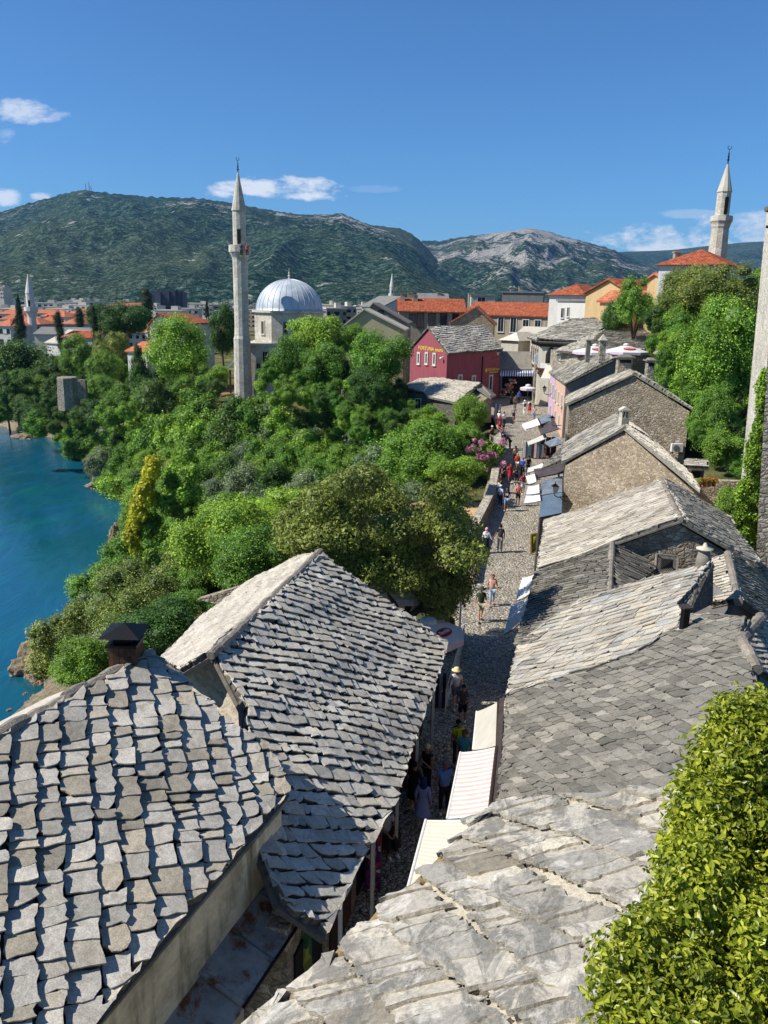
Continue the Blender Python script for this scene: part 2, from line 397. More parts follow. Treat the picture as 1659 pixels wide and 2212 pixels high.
M['rubble_warm'] = m_rubble('rubble_warm', ['#998973', '#b1a188', '#877967', '#beb19b', '#a39178', '#8c806e'], '#988870', 4.4, bump=.8, dist=.05)
M['rubble_big'] = m_rubble('rubble_big', ['#a39a89', '#b5ac9b', '#8e8677', '#c0b8a8', '#9b9282'], '#8b8271', 2.6, bump=1., dist=.08)
M['rubble_grey'] = m_rubble('rubble_grey', ['#66625b', '#77726a', '#57544e', '#8a857b'], '#5f5b53', 3.5)
M['ashlar'] = m_rubble('ashlar', ['#c9c1b0', '#d3ccbd', '#bfb6a4', '#cec6b6'], '#b3ab9b', 1.5, bump=.3, dist=.03, mw=.03)
M['cream_wall'] = m_plaster('cream_wall', '#dacaa6', '#5b5038', .85, bump=.35)
M['white_wall'] = m_plaster('white_wall', '#c9c6bd', '#8f8a7e', .3)
M['offwhite'] = m_plaster('offwhite', '#bfb9a9', '#7d7565', .35)
M['beige_wall'] = m_plaster('beige_wall', '#a59a85', '#6a5f4e', .55)
M['ochre_wall'] = m_plaster('ochre_wall', '#c3a678', '#8c7a58', .3)
M['olive_wall'] = m_plaster('olive_wall', '#a9a37f', '#7d7a5a', .3)
M['grey_wall'] = m_plaster('grey_wall', '#7d7b77', '#55534f', .5)
M['red_wall'] = m_plaster('red_wall', '#96525a', '#773c42', .5)
M['pink_wall'] = m_plaster('pink_wall', '#bfa3b8', '#a58799', .2)
M['peach_wall'] = m_plaster('peach_wall', '#c9a893', '#a88a76', .2)
M['yellow_wall'] = m_plaster('yellow_wall', '#c9b169', '#a8924f', .2)
M['tiles'] = m_tiles('tiles'); M['tiles_pale'] = m_tiles('tiles_pale', ('#b9694a', '#c27a59', '#a85c40', '#c98a68'), .8)
M['wood'] = m_plain('wood', '#4a3222', .8, var=.5, sc=6, bump=.3); M['wood_light'] = m_plain('wood_light', '#8f7654', .8, var=.4, sc=6)
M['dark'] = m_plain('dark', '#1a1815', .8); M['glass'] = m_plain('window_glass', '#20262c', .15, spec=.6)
M['frame'] = m_plain('frame_white', '#c9c5bb', .6); M['frame_brown'] = m_plain('frame_brown', '#3b2a20', .7)
M['white'] = m_plain('white_paint', '#d6d4cd', .6, var=.06); M['canvas'] = m_plain('canvas', '#cfc9bb', .85, var=.07, sc=2, trans=.25)
M['canvas_white'] = m_plain('canvas_white', '#e2e1dc', .85, var=.04, sc=2, trans=.25)
M['iron'] = m_plain('iron', '#1c1c1d', .5, .6); M['steel'] = m_plain('steel', '#6d7377', .45, .7, var=.3, sc=2.5)
M['brown_metal'] = m_plain('brown_metal', '#4b423f', .6, .3, var=.25, sc=3); M['gold'] = m_plain('gilt', '#b79245', .4, .6)
def m_rusty():
    t = NT('rusty_zinc'); big = t.noise(1.3, 6, .7); st = t.noise(1.7, 6, .7, t.map((1, .8, 1)), .2); f = t.noise(14, 5, .7)
    c = t.ramp(big, [(.3, '#6e6d68'), (.6, '#97948a'), (.8, '#aba79b')])
    c = t.mix(t.ramp(st, [(.49, 0.), (.6, .95)]), c, '#6a3a1c'); c = t.mix(t.ramp(f, [(.64, 0.), (.72, .5)]), c, '#3a3430')
    return t.done(c, t.ramp(st, [(.5, .7), (.66, .95)]), t.bump(big, .2, .03), 0, .15)
M['rusty'] = m_rusty()
def m_cobble():
    t = NT('cobbles'); co_ = t.warp(t.map((1, 1, 1)), 1.4, .12)
    d = t.vor(7.2, 'DISTANCE_TO_EDGE', co_); cc = t.vor(7.2, 'F1', co_, 'Color'); sp_ = t.n('ShaderNodeSeparateColor'); t.l(cc, sp_.inputs[0])
    f1 = t.vor(7.2, 'F1', co_); big = t.noise(.45, 5, .6)
    c = t.ramp(sp_.outputs[0], [(0, '#8d8474'), (.3, '#aca08b'), (.6, '#bfb39b'), (.85, '#9b9b96'), (1, '#cfc4ad')])
    c = t.mix(t.ramp(d, [(.03, 0.), (.11, 1.)]), '#4a4339', c)
    c = t.mix(1, c, t.ramp(big, [(.3, .75), (.65, 1.1)]), 'MULTIPLY')
    h = t.math('ADD', t.math('SUBTRACT', 1., t.math('MULTIPLY', f1, 1.)), t.math('MULTIPLY', sp_.outputs[1], .25))
    return t.done(c, .7, t.bump(h, 1., .07), spec=.3)
M['cobble'] = m_cobble()
def m_ground():
    t = NT('bank_ground'); n = t.noise(.16, 6, .65); f = t.noise(2.4, 6, .7); g = t.n('ShaderNodeSeparateXYZ'); t.l(t.co, g.inputs[0])
    c = t.ramp(n, [(.35, '#3b4a22'), (.5, '#5c6336'), (.6, '#8a7550'), (.72, '#a48a63')])
    rock = t.ramp(f, [(.3, '#6f6352'), (.6, '#a0917a'), (.8, '#b5a78f')])
    low = t.math('ADD', g.outputs[2], t.math('MULTIPLY', f, 2.4))
    k = t.n('ShaderNodeMapRange'); t.l(low, k.inputs[0]); k.inputs[1].default_value = -10.6; k.inputs[2].default_value = -8.4; k.inputs[3].default_value = 1; k.inputs[4].default_value = 0
    c = t.mix(k.outputs[0], c, rock); c = t.mix(1, c, t.ramp(f, [(.3, .7), (.7, 1.1)]), 'MULTIPLY')
    return t.done(c, .95, t.bump(f, 1., .4), spec=.1)
M['ground'] = m_ground()
M['rock'] = m_slate('shore_rock', ['#8c7c66', '#a4957d'], .7, '#6a5f4d', bump=1., dist=.25)
def m_water():
    t = NT('river_water'); a = t.map((1.0, .34, 1)); n1 = t.noise(.55, 6, .62, t.warp(a, .08, 7.), .8); n2 = t.noise(2.6, 3, .6, t.warp(t.map((1, .5, 1)), .3, 2)); big = t.noise(.035, 4, .6)
    c = t.ramp(big, [(.38, '#0b505c'), (.5, '#10516c'), (.62, '#125f62')])
    c = t.mix(t.ramp(n1, [(.35, .38), (.6, 0.)]), c, '#053c48')
    h = t.math('ADD', n1, t.math('MULTIPLY', n2, .12))
    return t.done(c, .16, t.bump(h, .2, .5), spec=.5)
M['water'] = m_water()
def m_mount(name, rock_amt, gs=1., spots=()):
    t = NT(name)
    v = t.noise(.05*gs, 5, .72); big = t.noise(.0016*gs, 5, .62, None, .5); rk = t.noise(.0042*gs, 8, .78, t.map((1, 1, .6)), .9); fine = t.noise(.15*gs, 3, .7)
    scrub = t.ramp(t.math('ADD', t.math('MULTIPLY', v, .6), t.math('MULTIPLY', fine, .4)), [(.42, '#0f2012'), (.50, '#223a22'), (.58, '#59685a')])
    dry = t.ramp(fine, [(.4, '#384a28'), (.6, '#7c7e58')])
    c = t.mix(t.ramp(big, [(.48, 0.), (.7, .45)]), scrub, dry)
    rock = t.ramp(fine, [(.36, '#5f5d57'), (.6, '#c4beb3')])
    m = t.math('ADD', rk, t.math('MULTIPLY', t.math('SUBTRACT', v, .5), .6))
    for p, r, k in spots:
        x = t.n('ShaderNodeVectorMath', operation='DISTANCE'); t.l(t.co, x.inputs[0]); x.inputs[1].default_value = tuple(p)
        m = t.math('ADD', m, t.math('MULTIPLY', t.math('MAXIMUM', t.math('SUBTRACT', 1., t.math('DIVIDE', x.outputs['Value'], r)), 0.), k))
    c = t.mix(t.ramp(m, [(.62-rock_amt, 0.), (.68-rock_amt, .92)]), c, rock)
    return t.done(c, 1., t.bump(t.math('ADD', v, t.math('MULTIPLY', fine, .5)), 1., 16.), spec=0)
# ================================================================== river bank terrain
XS = [(-80, -24), (49.6, -25.8), (54.4, -25), (61.6, -29.5), (66.6, -27.6), (81.8, -28.9), (95.8, -33), (112.3, -36.1), (117.7, -41.5), (138, -51.6), (161, -63.5), (168, -77), (178, -85.5), (195, -120), (230, -170), (300, -260), (600, -500), (9000, -4000)]
XB = [(-80, -6), (0, -6), (20, -6), (30, -2.5), (38, .8), (50, 4.2), (69, 8.6), (86, 11.2), (94, 6), (104, -15), (112, -25), (125, -31), (160, -42), (200, -70), (230, -110), (300, -200), (600, -400), (9000, -3500)]
SL = [(-20, -7), (0, -6), (15, -4), (26, -1), (37, 2.2), (38, 3.6), (48, 5.0), (69, 9.1), (86, 12.0), (92, 12.2), (97, 8), (135, 9)]
SRR = [(-20, 4), (15, 4.5), (30, 7.5), (45, 11), (58, 13.5), (80, 19), (92, 20), (100, 26), (135, 30)]
def H(x, y):
    a, b = lerp(XS, y), lerp(XB, y)
    zt = zs(y)-.3 if y < 88 else 1.4
    if y > 150: zt = 1.4-8.4*min(1, (y-150)/60)
    if x > 5 and y > 118: zt += min(1, (y-118)/40)*min(2, (x-5)*.05)
    if x < a: return max(-17, -13.6-(a-x)*.5)
    t = (x-a)/(b-a)
    if t < 1:
        z = -13.4+(zt+13.4)*min(1, t**.72)
        z += (noise.noise(Vector((x*.16, y*.16, 0)))*2.2+noise.noise(Vector((x*.5, y*.5, 3)))*.9)*math.sin(math.pi*min(1, t*1.02))**.6*min(1, (1-t)*3.5)
        return z
    z = zt
    if y > 58 and x > lerp(SRR, y)+5: z += min(9, (x-lerp(SRR, y)-5)*.35)*min(1, (y-58)/20)
    return z
def on_ground(px, py, lift=0.):
    r = ray(px, py); t = 8.; last = t
    while t < 900:
        p = CAM+r*t
        if p.z < H(p.x, p.y)+lift: break
        last = t; t += .6
    for _ in range(10):
        m_ = (t+last)/2; p = CAM+r*m_
        if p.z < H(p.x, p.y)+lift: t = m_
        else: last = m_
    return CAM+r*t
def grid_mesh(name, xs_, ys_, fz, mat, smooth=True):
    mb = MB(); n = len(xs_)
    mb.v = [(x, y, fz(x, y)) for y in ys_ for x in xs_]
    for j in range(len(ys_)-1):
        for i in range(n-1): mb.face((j*n+i, j*n+i+1, (j+1)*n+i+1, (j+1)*n+i), 0, .5)
    return mb.build(name, mat, None, smooth, fix=False)
def span(a, b, s): n = max(1, int(round((b-a)/s))); return [a+(b-a)*i/n for i in range(n)]
gx = span(-6000, -700, 900)+span(-700, -130, 30)+span(-130, -75, 3)+span(-75, 24, 1.1)+span(24, 90, 4)+span(90, 700, 50)+span(700, 6000, 900)+[6000]
gy = span(-60, 22, 6)+span(22, 150, 1.15)+span(150, 240, 4)+span(240, 700, 30)+span(700, 9000, 1200)+[9000]
tag(grid_mesh('ground', gx, gy, H, M['ground']), kind='structure')
wx = [-3000, -400, -160, -90, -20, 0, 60]; 
tag(grid_mesh('river', [-900, -300, -150, -100, -60, -20], [-60, 0, 50, 100, 150, 215], lambda x, y: -13., M['water']), kind='structure')
# rocks on the shore
def rock(px, py, s, h, seed, label, z=-13.2, g='weathered limestone outcrops along the waterline'):
    p = P(px, py, z); bm = bmesh.new(); bmesh.ops.create_icosphere(bm, subdivisions=5, radius=1)
    for v in bm.verts:
        q = v.co*1.3+Vector((seed*7, 0, 0)); d = 1+.38*noise.noise(q*1.1)+.2*noise.noise(q*2.6)+.11*noise.noise(q*6)+.05*noise.noise(q*13)
        v.co = Vector((v.co.x*s*d, v.co.y*s*d*1.25, round(v.co.z*5+noise.noise(q*2)*.9)/5*.35*h*d+v.co.z*h*.65*d))
    me = bpy.data.meshes.new('rock'); bm.to_mesh(me); bm.free(); me.materials.append(M['rock'])
    at = me.attributes.new('tone', 'FLOAT', 'FACE'); at.data.foreach_set('value', [.5]*len(me.polygons))
    o = bpy.data.objects.new('shore_rock', me); COL.objects.link(o); o.location = p; tag(o, label, 'rock', g)
rock(92, 1440, 2.2, 2.0, 1, 'large brown rock standing in the water at the left beside the riverbank bushes')
rock(262, 1170, 1.5, 2.4, 2, 'tall layered rock at the shore just below the yellow-leaved tree')
rock(235, 1050, 2.8, 1.7, 3, 'low rock shelf under the bush where the shore juts out furthest')
rock(205, 985, 2.6, 2.0, 4, 'flat overhanging rock ledge below the grey-green bushes on the far shore')
rock(165, 950, 2.6, 1.8, 5, 'undercut rock ledge between the far shore bushes and the water')
rock(62, 945, 2.6, 1.0, 6, 'dark low rock lying off the far bank in the river')
rock(90, 930, 4.0, 1.1, 7, 'pale flat limestone slab with a white streak on the far bank')
rock(250, 1210, 1.3, 1.3, 8, 'small rock point at the shore below the olive green bushes')
rock(205, 1000, 2.2, 1.0, 11, 'low brown rock at the foot of the overhanging ledge')
for i, (x, y, s) in enumerate(((100, 1500, .45), (75, 1507, .3), (60, 1520, .25), (92, 1530, .35), (45, 1540, .3), (30, 1552, .3), (110, 1520, .5), (70, 1545, .22), (20, 1535, .2), (85, 1478, .35), (55, 1500, .2), (50, 1560, .3))):
    rock(x, y, s, s*.7, 20+i, 'small boulder among those in the shallow water below the left roof', -13.05, 'small boulders in the shallows')
# ================================================================== mountains
def mountain(name, prof, Dr, Db, zb, mat, rough=1., seed=0, nx=420, nt=90, back=1.15, conv=.8):
    mb = MB(); x0, x1 = prof[0][0], prof[-1][0]
    for j in range(nt+1):
        t = j/nt*back
        for i in range(nx+1):
            px = x0+(x1-x0)*i/nx; py = lerp(prof, px); rg_ = PD(px, py, Dr); hr = rg_.z
            dirx = rg_.x/Dr
            D = Db+(Dr-Db)*t
            u = Vector((dirx*Dr*.0014+seed, t*1.7, seed))
            gul = abs(noise.noise(u*1.6))*1.0+abs(noise.noise(u*3.7))*.5+abs(noise.noise(u*8.))*.22
            if t <= 1:
                base = zb+(hr-zb)*(t**conv)
                z = base-(gul-.35)*rough*85*math.sin(math.pi*min(t, 1))**.8*(hr-zb)/400
                # keep the lower slope below the sight line to the ridge
                zmax = CZ+(hr-CZ)*D/Dr-1.-((1-t)*12)
                z = min(z, zmax) if t < .995 else hr+noise.noise(Vector((px*.09, 0, seed)))*7
            else: z = hr-(t-1)*1800
            mb.v.append((dirx*D, D, z))
    n = nx+1
    for j in range(nt):
        for i in range(nx): mb.face((j*n+i, j*n+i+1, (j+1)*n+i+1, (j+1)*n+i), 0, .5)
    return tag(mb.build(name, mat, None, True, fix=False), kind='structure')
mountain('hill', [(-400, 520), (-200, 490), (0, 458), (75, 436), (120, 424), (155, 414), (185, 411), (215, 415), (260, 420), (330, 426), (415, 428), (455, 432), (490, 437), (560, 450), (640, 463), (700, 464), (740, 461), (770, 475), (800, 486), (865, 494), (890, 505), (915, 528), (950, 565), (990, 600), (1030, 635), (1080, 652), (1200, 660)], 3300, 1450, 2, m_mount('hill_near', .0, 1., [(PD(432, 500, 2900), 260, .22), (PD(425, 530, 2600), 180, .2), (PD(735, 480, 3100), 330, .2), (PD(770, 540, 2700), 300, .14), (PD(640, 500, 2900), 240, .12)]), 1.1, 1)
mountain('hill', [(840, 600), (880, 540), (912, 520), (950, 521), (985, 514), (1030, 508), (1075, 503), (1115, 497), (1150, 493), (1190, 502), (1215, 510), (1270, 524), (1310, 535), (1340, 546), (1400, 572), (1440, 590), (1520, 610), (1660, 640), (1760, 660)], 4300, 1900, 5, m_mount('hill_rocky', .06, 1., [(PD(1150, 515, 4100), 420, .26), (PD(1200, 560, 3600), 500, .14), (PD(990, 560, 3300), 300, .14), (PD(1100, 590, 3000), 400, .12)]), 1.6, 5, conv=.95)
mountain('hill', [(1200, 600), (1290, 556), (1340, 543), (1400, 541), (1450, 539), (1510, 532), (1560, 526), (1620, 521), (1700, 517), (2000, 505)], 6200, 3500, 10, m_mount('hill_far', -.1, .7), .6, 9, nx=160, nt=40)
# haze
hb = MB(); hb.box((0, 3250, 310), (12000, 7100, 660)); hz = hb.build('haze', []); tag(hz, kind='stuff')
hm = bpy.data.materials.new('haze_air'); hm.use_nodes = True; nt_ = hm.node_tree; nt_.nodes.clear()
pv = nt_.nodes.new('ShaderNodeVolumePrincipled'); pv.inputs['Color'].default_value = (.24, .52, 1, 1); pv.inputs['Density'].default_value = 0.00005; pv.inputs['Anisotropy'].default_value = .2
ou = nt_.nodes.new('ShaderNodeOutputMaterial'); nt_.links.new(pv.outputs[0], ou.inputs['Volume']); hz.data.materials.append(hm)
# ================================================================== street
mb = MB(); ys = span(-20, 135, .8)+[135]; nn = 13
for y in ys:
    a, b = lerp(SL, y), lerp(SRR, y)
    for i in range(nn): mb.v.append((a+(b-a)*i/(nn-1), y, zs(y)+.02*noise.noise(Vector((i*.9, y*.6, 0)))))
for j in range(len(ys)-1):
    for i in range(nn-1): mb.face((j*nn+i, j*nn+i+1, (j+1)*nn+i+1, (j+1)*nn+i), 0, .5)
tag(mb.build('street', M['cobble'], None, True, fix=False), kind='structure')
# ================================================================== near stone-roofed houses
def roofpart(name, parent, calls, mats, caps=()):
    mb = MB()
    for c in calls: slates(mb, **c)
    o = mb.build(name, mats, parent, fix=False)
    for k in caps:
        cb = MB(); cap(cb, k[0], k[1], k[2] if len(k) > 2 else .12, seed=len(COL.objects)); cb.build('ridge_cap', M['cap'], o)
    return o
def body(name, parent, foot, ztop, zbot, mat):
    mb = MB(); top = [Vector((p[0], p[1], ztop if not hasattr(ztop, '__len__') else ztop[i])) for i, p in enumerate(foot)]
    mb.prism(top, [Vector((p[0], p[1], zbot)) for p in foot]); return mb.build(name, mat, parent)
def V3(x, y, z): return Vector((x, y, z))
def win(parent, c, nrm, w, h, fm=None, gm=None, depth=.06, bars=2, fr=.07, name='window', sill=True, arch=False):
    """a framed window whose outer face sits on a wall at c, facing nrm"""
    fm = fm or M['frame']; gm = gm or M['glass']; nrm = Vector((nrm[0], nrm[1], 0)).normalized(); rz = math.atan2(nrm.y, nrm.x)+math.pi/2
    T = Matrix.Translation(c) @ Matrix.Rotation(rz, 4, 'Z')      # local -Y is outward
    mb = MB()
    for x in (-w/2+fr/2, w/2-fr/2): mb.box((x, -.02, 0), (fr, depth+.04, h), 0, 0, None, T)
    for z in (-h/2+fr/2, h/2-fr/2): mb.box((0, -.02, z), (w-2*fr-.002, depth+.038, fr), 0, 0, None, T)
    for i in range(1, bars): mb.box((-w/2+w*i/bars, -.012, 0), (.035, depth, h-2*fr-.004), 0, 0, None, T)
    if sill: mb.box((0, -.07, -h/2-.035), (w+.14, .16, .06), 0, 0, None, T)
    f = mb.build(name, fm, parent)
    g = MB(); g.box((0, .0, 0), (w-2*fr-.006, depth*.5, h-2*fr-.006), 0, 0, None, T); g.build('pane', gm, f)
    return f
# ---- L1: nearest left house
pl1 = plane_of(P(215, 2212, 5.1), P(620, 1730, 5.1), P(325, 1415, 7.05))
o1 = [(-150, 1672), (322, 1418), (387, 1464), (440, 1519), (504, 1574), (584, 1621), (626, 1718), (215, 2212), (120, 2330), (-250, 2330)]
h1 = thing('stone_roof_house', 'nearest house at lower left with grey slab roof, stained cream wall and rusty zinc canopy', 'house', (-4, 12, 0))
A1 = on_plane(400, 1892, pl1)-on_plane(100, 1900, pl1); B1 = on_plane(254, 2219, pl1)-on_plane(211, 1648, pl1)
r1 = [on_plane(x, y, pl1) for x, y in o1]
roofpart('roof', h1, [dict(outline=r1, A=A1, B=B1, sa=.47, sb=.36, ra=.1, rb=.04, th=.035, jit=.1, cols=True, wav=.03, seed=11, varw=.55, tilt=.03, sub=2, base=.16, over=.05, ga=.1, gb=.03, mats=(0, 1))], [M['slate_front'], M['mortar_dark']],
         [(on_plane(-160, 1678, pl1)+V3(0, 0, .02), on_plane(326, 1414, pl1)+V3(0, 0, .02), .15)])
a = on_plane(215, 2212, pl1); b = on_plane(622, 1728, pl1); d1 = (b-a).normalized(); nin = V3(-d1.y, d1.x, 0)
a2 = a-d1*4; zb1 = PXY(623, 1866, b.x, b.y)
ins = nin*.16
mb = MB()
rA, rB = r1[0], r1[1]
q = [a2+ins, b+ins, b+nin*2.6+V3(0, 0, 1.0), rB-d1*.2, rA]
mb.prism([p-V3(0, 0, .3) for p in q], [V3(p.x, p.y, -1.) for p in q]); mb.build('wall', M['cream_wall'], h1)
# far roof slope of L1 (falls to the river)
w0, w1 = rA+nin*3.2-V3(0, 0, 1.7), rB+nin*3.2-V3(0, 0, 1.7)
mb = MB(); mb.prism([rA+V3(0, 0, -.02), rB+V3(0, 0, -.02), w1, w0], [p-V3(0, 0, .2) for p in (rA, rB, w1, w0)]); mb.build('back_roof', M['slate_white'], h1)
# zinc canopy
zc = zb1; e1 = P(699, 1914, zc-.28); e2 = P(526, 2174, zc-.28); i1 = V3(b.x, b.y, zc)+ins*.3-V3(0, 0, .0); i2 = P(431, 2100, zc)
mb = MB(); top = [i1+nin*.05, i2+nin*.05, e2, e1]; mb.prism(top, [p-V3(0, 0, .05) for p in top])
cz = mb.build('zinc_canopy', M['rusty'], h1)
tr = MB(); tr.tube([i1+V3(0, 0, .03), e1+V3(0, 0, .03)], .022, 6); tr.tube([e1+V3(0, 0, -.02), e2+V3(0, 0, -.02)], .035, 6); tr.build('edge_trim', M['iron'], cz)
for f_ in (.33, .66): tr = MB(); tr.tube([i1.lerp(i2, f_)+V3(0, 0, .015), e1.lerp(e2, f_)+V3(0, 0, .015)], .012, 5); tr.build('seam', M['steel'], cz)
j2 = P(378, 2147, zc-.1); k1 = P(526, 2176, zc-.34); dd = (k1-P(422, 2097, zc-.12))
mb = MB(); top = [P(422, 2097, zc-.08)+nin*.05, j2-d1*2.5, j2-d1*2.5+dd, k1]; mb.prism(top, [p-V3(0, 0, .05) for p in top]); mb.build('zinc_canopy', M['rusty'], h1)
up = MB(); up.prism([P(422, 2092, zc+.02)+nin*.05, P(424, 2094, zc-.04), j2-d1*2.5+V3(.1, 0, 0), j2-d1*2.5+nin*.3+V3(0, 0, .3)], [P(422, 2092, zc-.1)+nin*.05, P(424, 2094, zc-.12), j2-d1*2.5+V3(.1, 0, -.1), j2-d1*2.5+nin*.3+V3(0, 0, .2)]); up.build('flashing', M['steel'], h1)
# shop goods hanging under the canopy
sh = P(640, 2060, 2.2)
def panel(name, c4, mat, th=.03, parent=None, m2=None):
    mb = MB(); n = (c4[1]-c4[0]).cross(c4[3]-c4[0]).normalized(); mb.prism(c4, [p-n*th for p in c4]); return mb.build(name, mat, parent)
def m_patch(name, cols, sc):
    t = NT(name); v = t.vor(sc, 'F1', t.warp(t.co, 3, .2), 'Color'); s_ = t.n('ShaderNodeSeparateColor'); t.l(v, s_.inputs[0])
    c = t.ramp(s_.outputs[0], [(i/(len(cols)), c) for i, c in enumerate(cols)], 'CONSTANT'); n = t.noise(9, 4)
    return t.done(t.mix(1, c, t.ramp(n, [(.3, .7), (.7, 1.1)]), 'MULTIPLY'), .6, t.bump(n, .3, .02))
M['patch_green'] = m_patch('patch_green', ['#5e6b2a', '#8a8f3a', '#c0b07a', '#2f5a3a', '#7d7b32', '#4a6e4a'], 3.2)
M['patch_red'] = m_patch('patch_red', ['#7a1f1c', '#a8442e', '#c9a15a', '#3a1c1c', '#8a6a3a'], 6)
M['patch_multi'] = m_patch('patch_multi', ['#b83a2a', '#d9a13a', '#2a4f8a', '#e4dccb', '#3f7a45', '#7a2a5a', '#e0793a'], 7)
M['patch_purple'] = m_patch('patch_purple', ['#4a1450', '#7a2a6a', '#d8ccc0', '#5a1c62', '#b03050', '#37103a'], 7)
z0 = 2.3
tag(panel('painting', [P(817, 0, 0) if 0 else P(654, 2005, z0+.5), P(672, 2010, z0+.5), P(676, 2112, z0-1.0), P(642, 2140, z0-1.0)][::-1], M['patch_green']), 'tall green and cream patchwork picture under the rusty canopy at the shop', 'picture')
tag(panel('painting', [P(618, 2048, z0+.1), P(648, 2016, z0+.45), P(652, 2095, z0-.5), P(628, 2100, z0-.5)][::-1], M['patch_green']), 'smaller olive green picture leaning behind the tall patchwork one', 'picture')
fl = thing('metal_flower', 'wrought metal flower ornament with a yellow centre below the rusty canopy', 'ornament', P(597, 2135, 1.6))
mb = MB(); c = wloc(fl)
for i in range(8):
    an = i*math.pi/4; mb.ball((c.x+.16*math.cos(an), c.y+.12*math.sin(an), c.z+.1*math.sin(an)), (.09, .07, .03), 8)
mb.build('petals', M['steel'], fl); mb = MB(); mb.ball((c.x, c.y, c.z+.06), .06, 8); mb.build('centre', M['gold'], fl)
for i, (x, y, z_, s_, mt, lab) in enumerate(((560, 2150, 1.2, .5, 'patch_red', 'red and gold rug on the ground furthest left under the canopy'), (585, 2190, 1.0, .45, 'patch_red', 'dark red rug lying nearest the frame bottom under the canopy'), (606, 2100, 1.2, .35, 'wood_light', 'pale wooden board on the ground by the metal flower'))):
    c = P(x, y, z_-.6); mb = MB(); mb.box(c, (s_*1.3, s_, .5), .5, 0, .5); tag(mb.build('rug_stack' if i < 2 else 'display_box', M[mt]), lab, 'rug' if i < 2 else 'display box')
# wooden chimney with metal cap
ch = thing('wooden_chimney', 'dark wooden chimney box with black metal cap behind the nearest left ridge', 'chimney', P(275, 1440, 7.0))
c = wloc(ch); mb = MB(); W_ = .62
for i in range(5):
    mb.box((c.x-W_/2+W_*(i+.5)/5, c.y, c.z-.35), (W_/5-.008, W_, 1.9), 0, 0)
mb.build('shaft', M['wood'], ch)
mb = MB(); mb.box((c.x, c.y, c.z+.63), (.7, .7, .06)); mb.box((c.x, c.y, c.z+.74), (.42, .42, .18)); mb.build('collar', M['iron'], ch)
mb = MB(); t_ = [V3(c.x-.46, c.y-.46, c.z+.86), V3(c.x+.46, c.y-.46, c.z+.86), V3(c.x+.46, c.y+.46, c.z+.86), V3(c.x-.46, c.y+.46, c.z+.86)]; k = mb.add(t_+[V3(c.x, c.y, c.z+1.08)])
mb.face((k+3, k+2, k+1, k)); [mb.face((k+i, k+(i+1) % 4, k+4)) for i in range(4)]; mb.build('cap', M['iron'], ch)
# ---- L2: large roof behind
pl2 = plane_of(P(965, 1395, 3.4), P(700, 2030, 3.4), P(690, 1195, 6.4))
o2 = [(460, 1415), (690, 1195), (722, 1224), (840, 1307), (965, 1395), (940, 1480), (850, 1740), (803, 1825), (753, 1919), (702, 2030), (655, 1997), (600, 1960), (540, 1800), (520, 1530)]
h2 = thing('stone_roof_house', 'long house left of the lane under a large grey slab roof with shops below', 'house', (-2, 20, 0))
A2 = on_plane(800, 1502, pl2)-on_plane(560, 1450, pl2); B2 = on_plane(715, 1760, pl2)-on_plane(600, 1570, pl2)
r2 = [on_plane(x, y, pl2) for x, y in o2]
pw2 = plane_of(P(460, 1415, 6.4), P(690, 1195, 6.4), P(345, 1425, 4.9))
rw = [on_plane(x, y, pw2) for x, y in ((345, 1425), (430, 1345), (560, 1250), (650, 1206), (690, 1195), (460, 1415), (390, 1456))]
roofpart('roof', h2, [dict(outline=r2, A=A2, B=B2, sa=.37, sb=.34, ra=.045, rb=.055, th=.03, jit=.15, wav=.05, seed=5, varw=.55, tilt=.03, sub=1, base=.14, over=.03, ga=.08, gb=.12),
                      dict(outline=rw, A=(rw[4]-rw[5]), B=(rw[0]-rw[5]), sa=.4, sb=.25, ra=.0, rb=.03, th=.03, seed=9, sub=1, mats=(2, 1), base=.12)], [M['slate_grey'], M['mortar_dark'], M['slate_white']],
         [(P(455, 1420, 6.4)+V3(0, 0, .02), P(692, 1193, 6.4)+V3(0, 0, .02), .13), (P(524, 1588, 5.05), P(578, 1534, 5.3), .1)])
g = [P(450, 1424, 6.2), P(569, 1526, 5.2), P(497, 1562, 4.9), P(383, 1461, 5.3)]
mb = MB(); nseg = 14; idx = []
for i in range(nseg+1):
    for j in range(nseg+1):
        p = g[0].lerp(g[1], i/nseg).lerp(g[3].lerp(g[2], i/nseg), j/nseg); p = p+V3(0, 0, .05*noise.noise(p*5)+.03*noise.noise(p*14)); mb.v.append(tuple(p))
for i in range(nseg):
    for j in range(nseg): mb.face((i*(nseg+1)+j, (i+1)*(nseg+1)+j, (i+1)*(nseg+1)+j+1, i*(nseg+1)+j+1))
mb.build('mortared_hip', M['mortar_light'], h2, True)
g2 = [P(497, 1560, 4.95), P(560, 1524, 5.3), P(580, 1540, 5.2), P(528, 1592, 4.9)]
mb = MB(); mb.prism(g2, [p-V3(0, 0, .3) for p in g2]); mb.build('mortared_verge', M['mortar_light'], h2)
dl = (P(965, 1395, 3.4)-P(700, 2030, 3.4)); dl.z = 0; dl.normalize(); nl = V3(-dl.y, dl.x, 0)
s0, s1 = P(700, 2030, 3.4)+nl*.75, P(965, 1395, 3.4)+nl*.75
mb = MB(); q = [s0-dl*.0, s1-dl*.35, s1+nl*7-dl*.3, s0+nl*7]; tp_ = [V3(p.x, p.y, z_) for p, z_ in zip(q, (3.45, 3.45, 3.2, 3.2))]
mb.prism(tp_, [V3(p.x, p.y, -4) for p in q]); mb.build('wall', M['rubble'], h2)
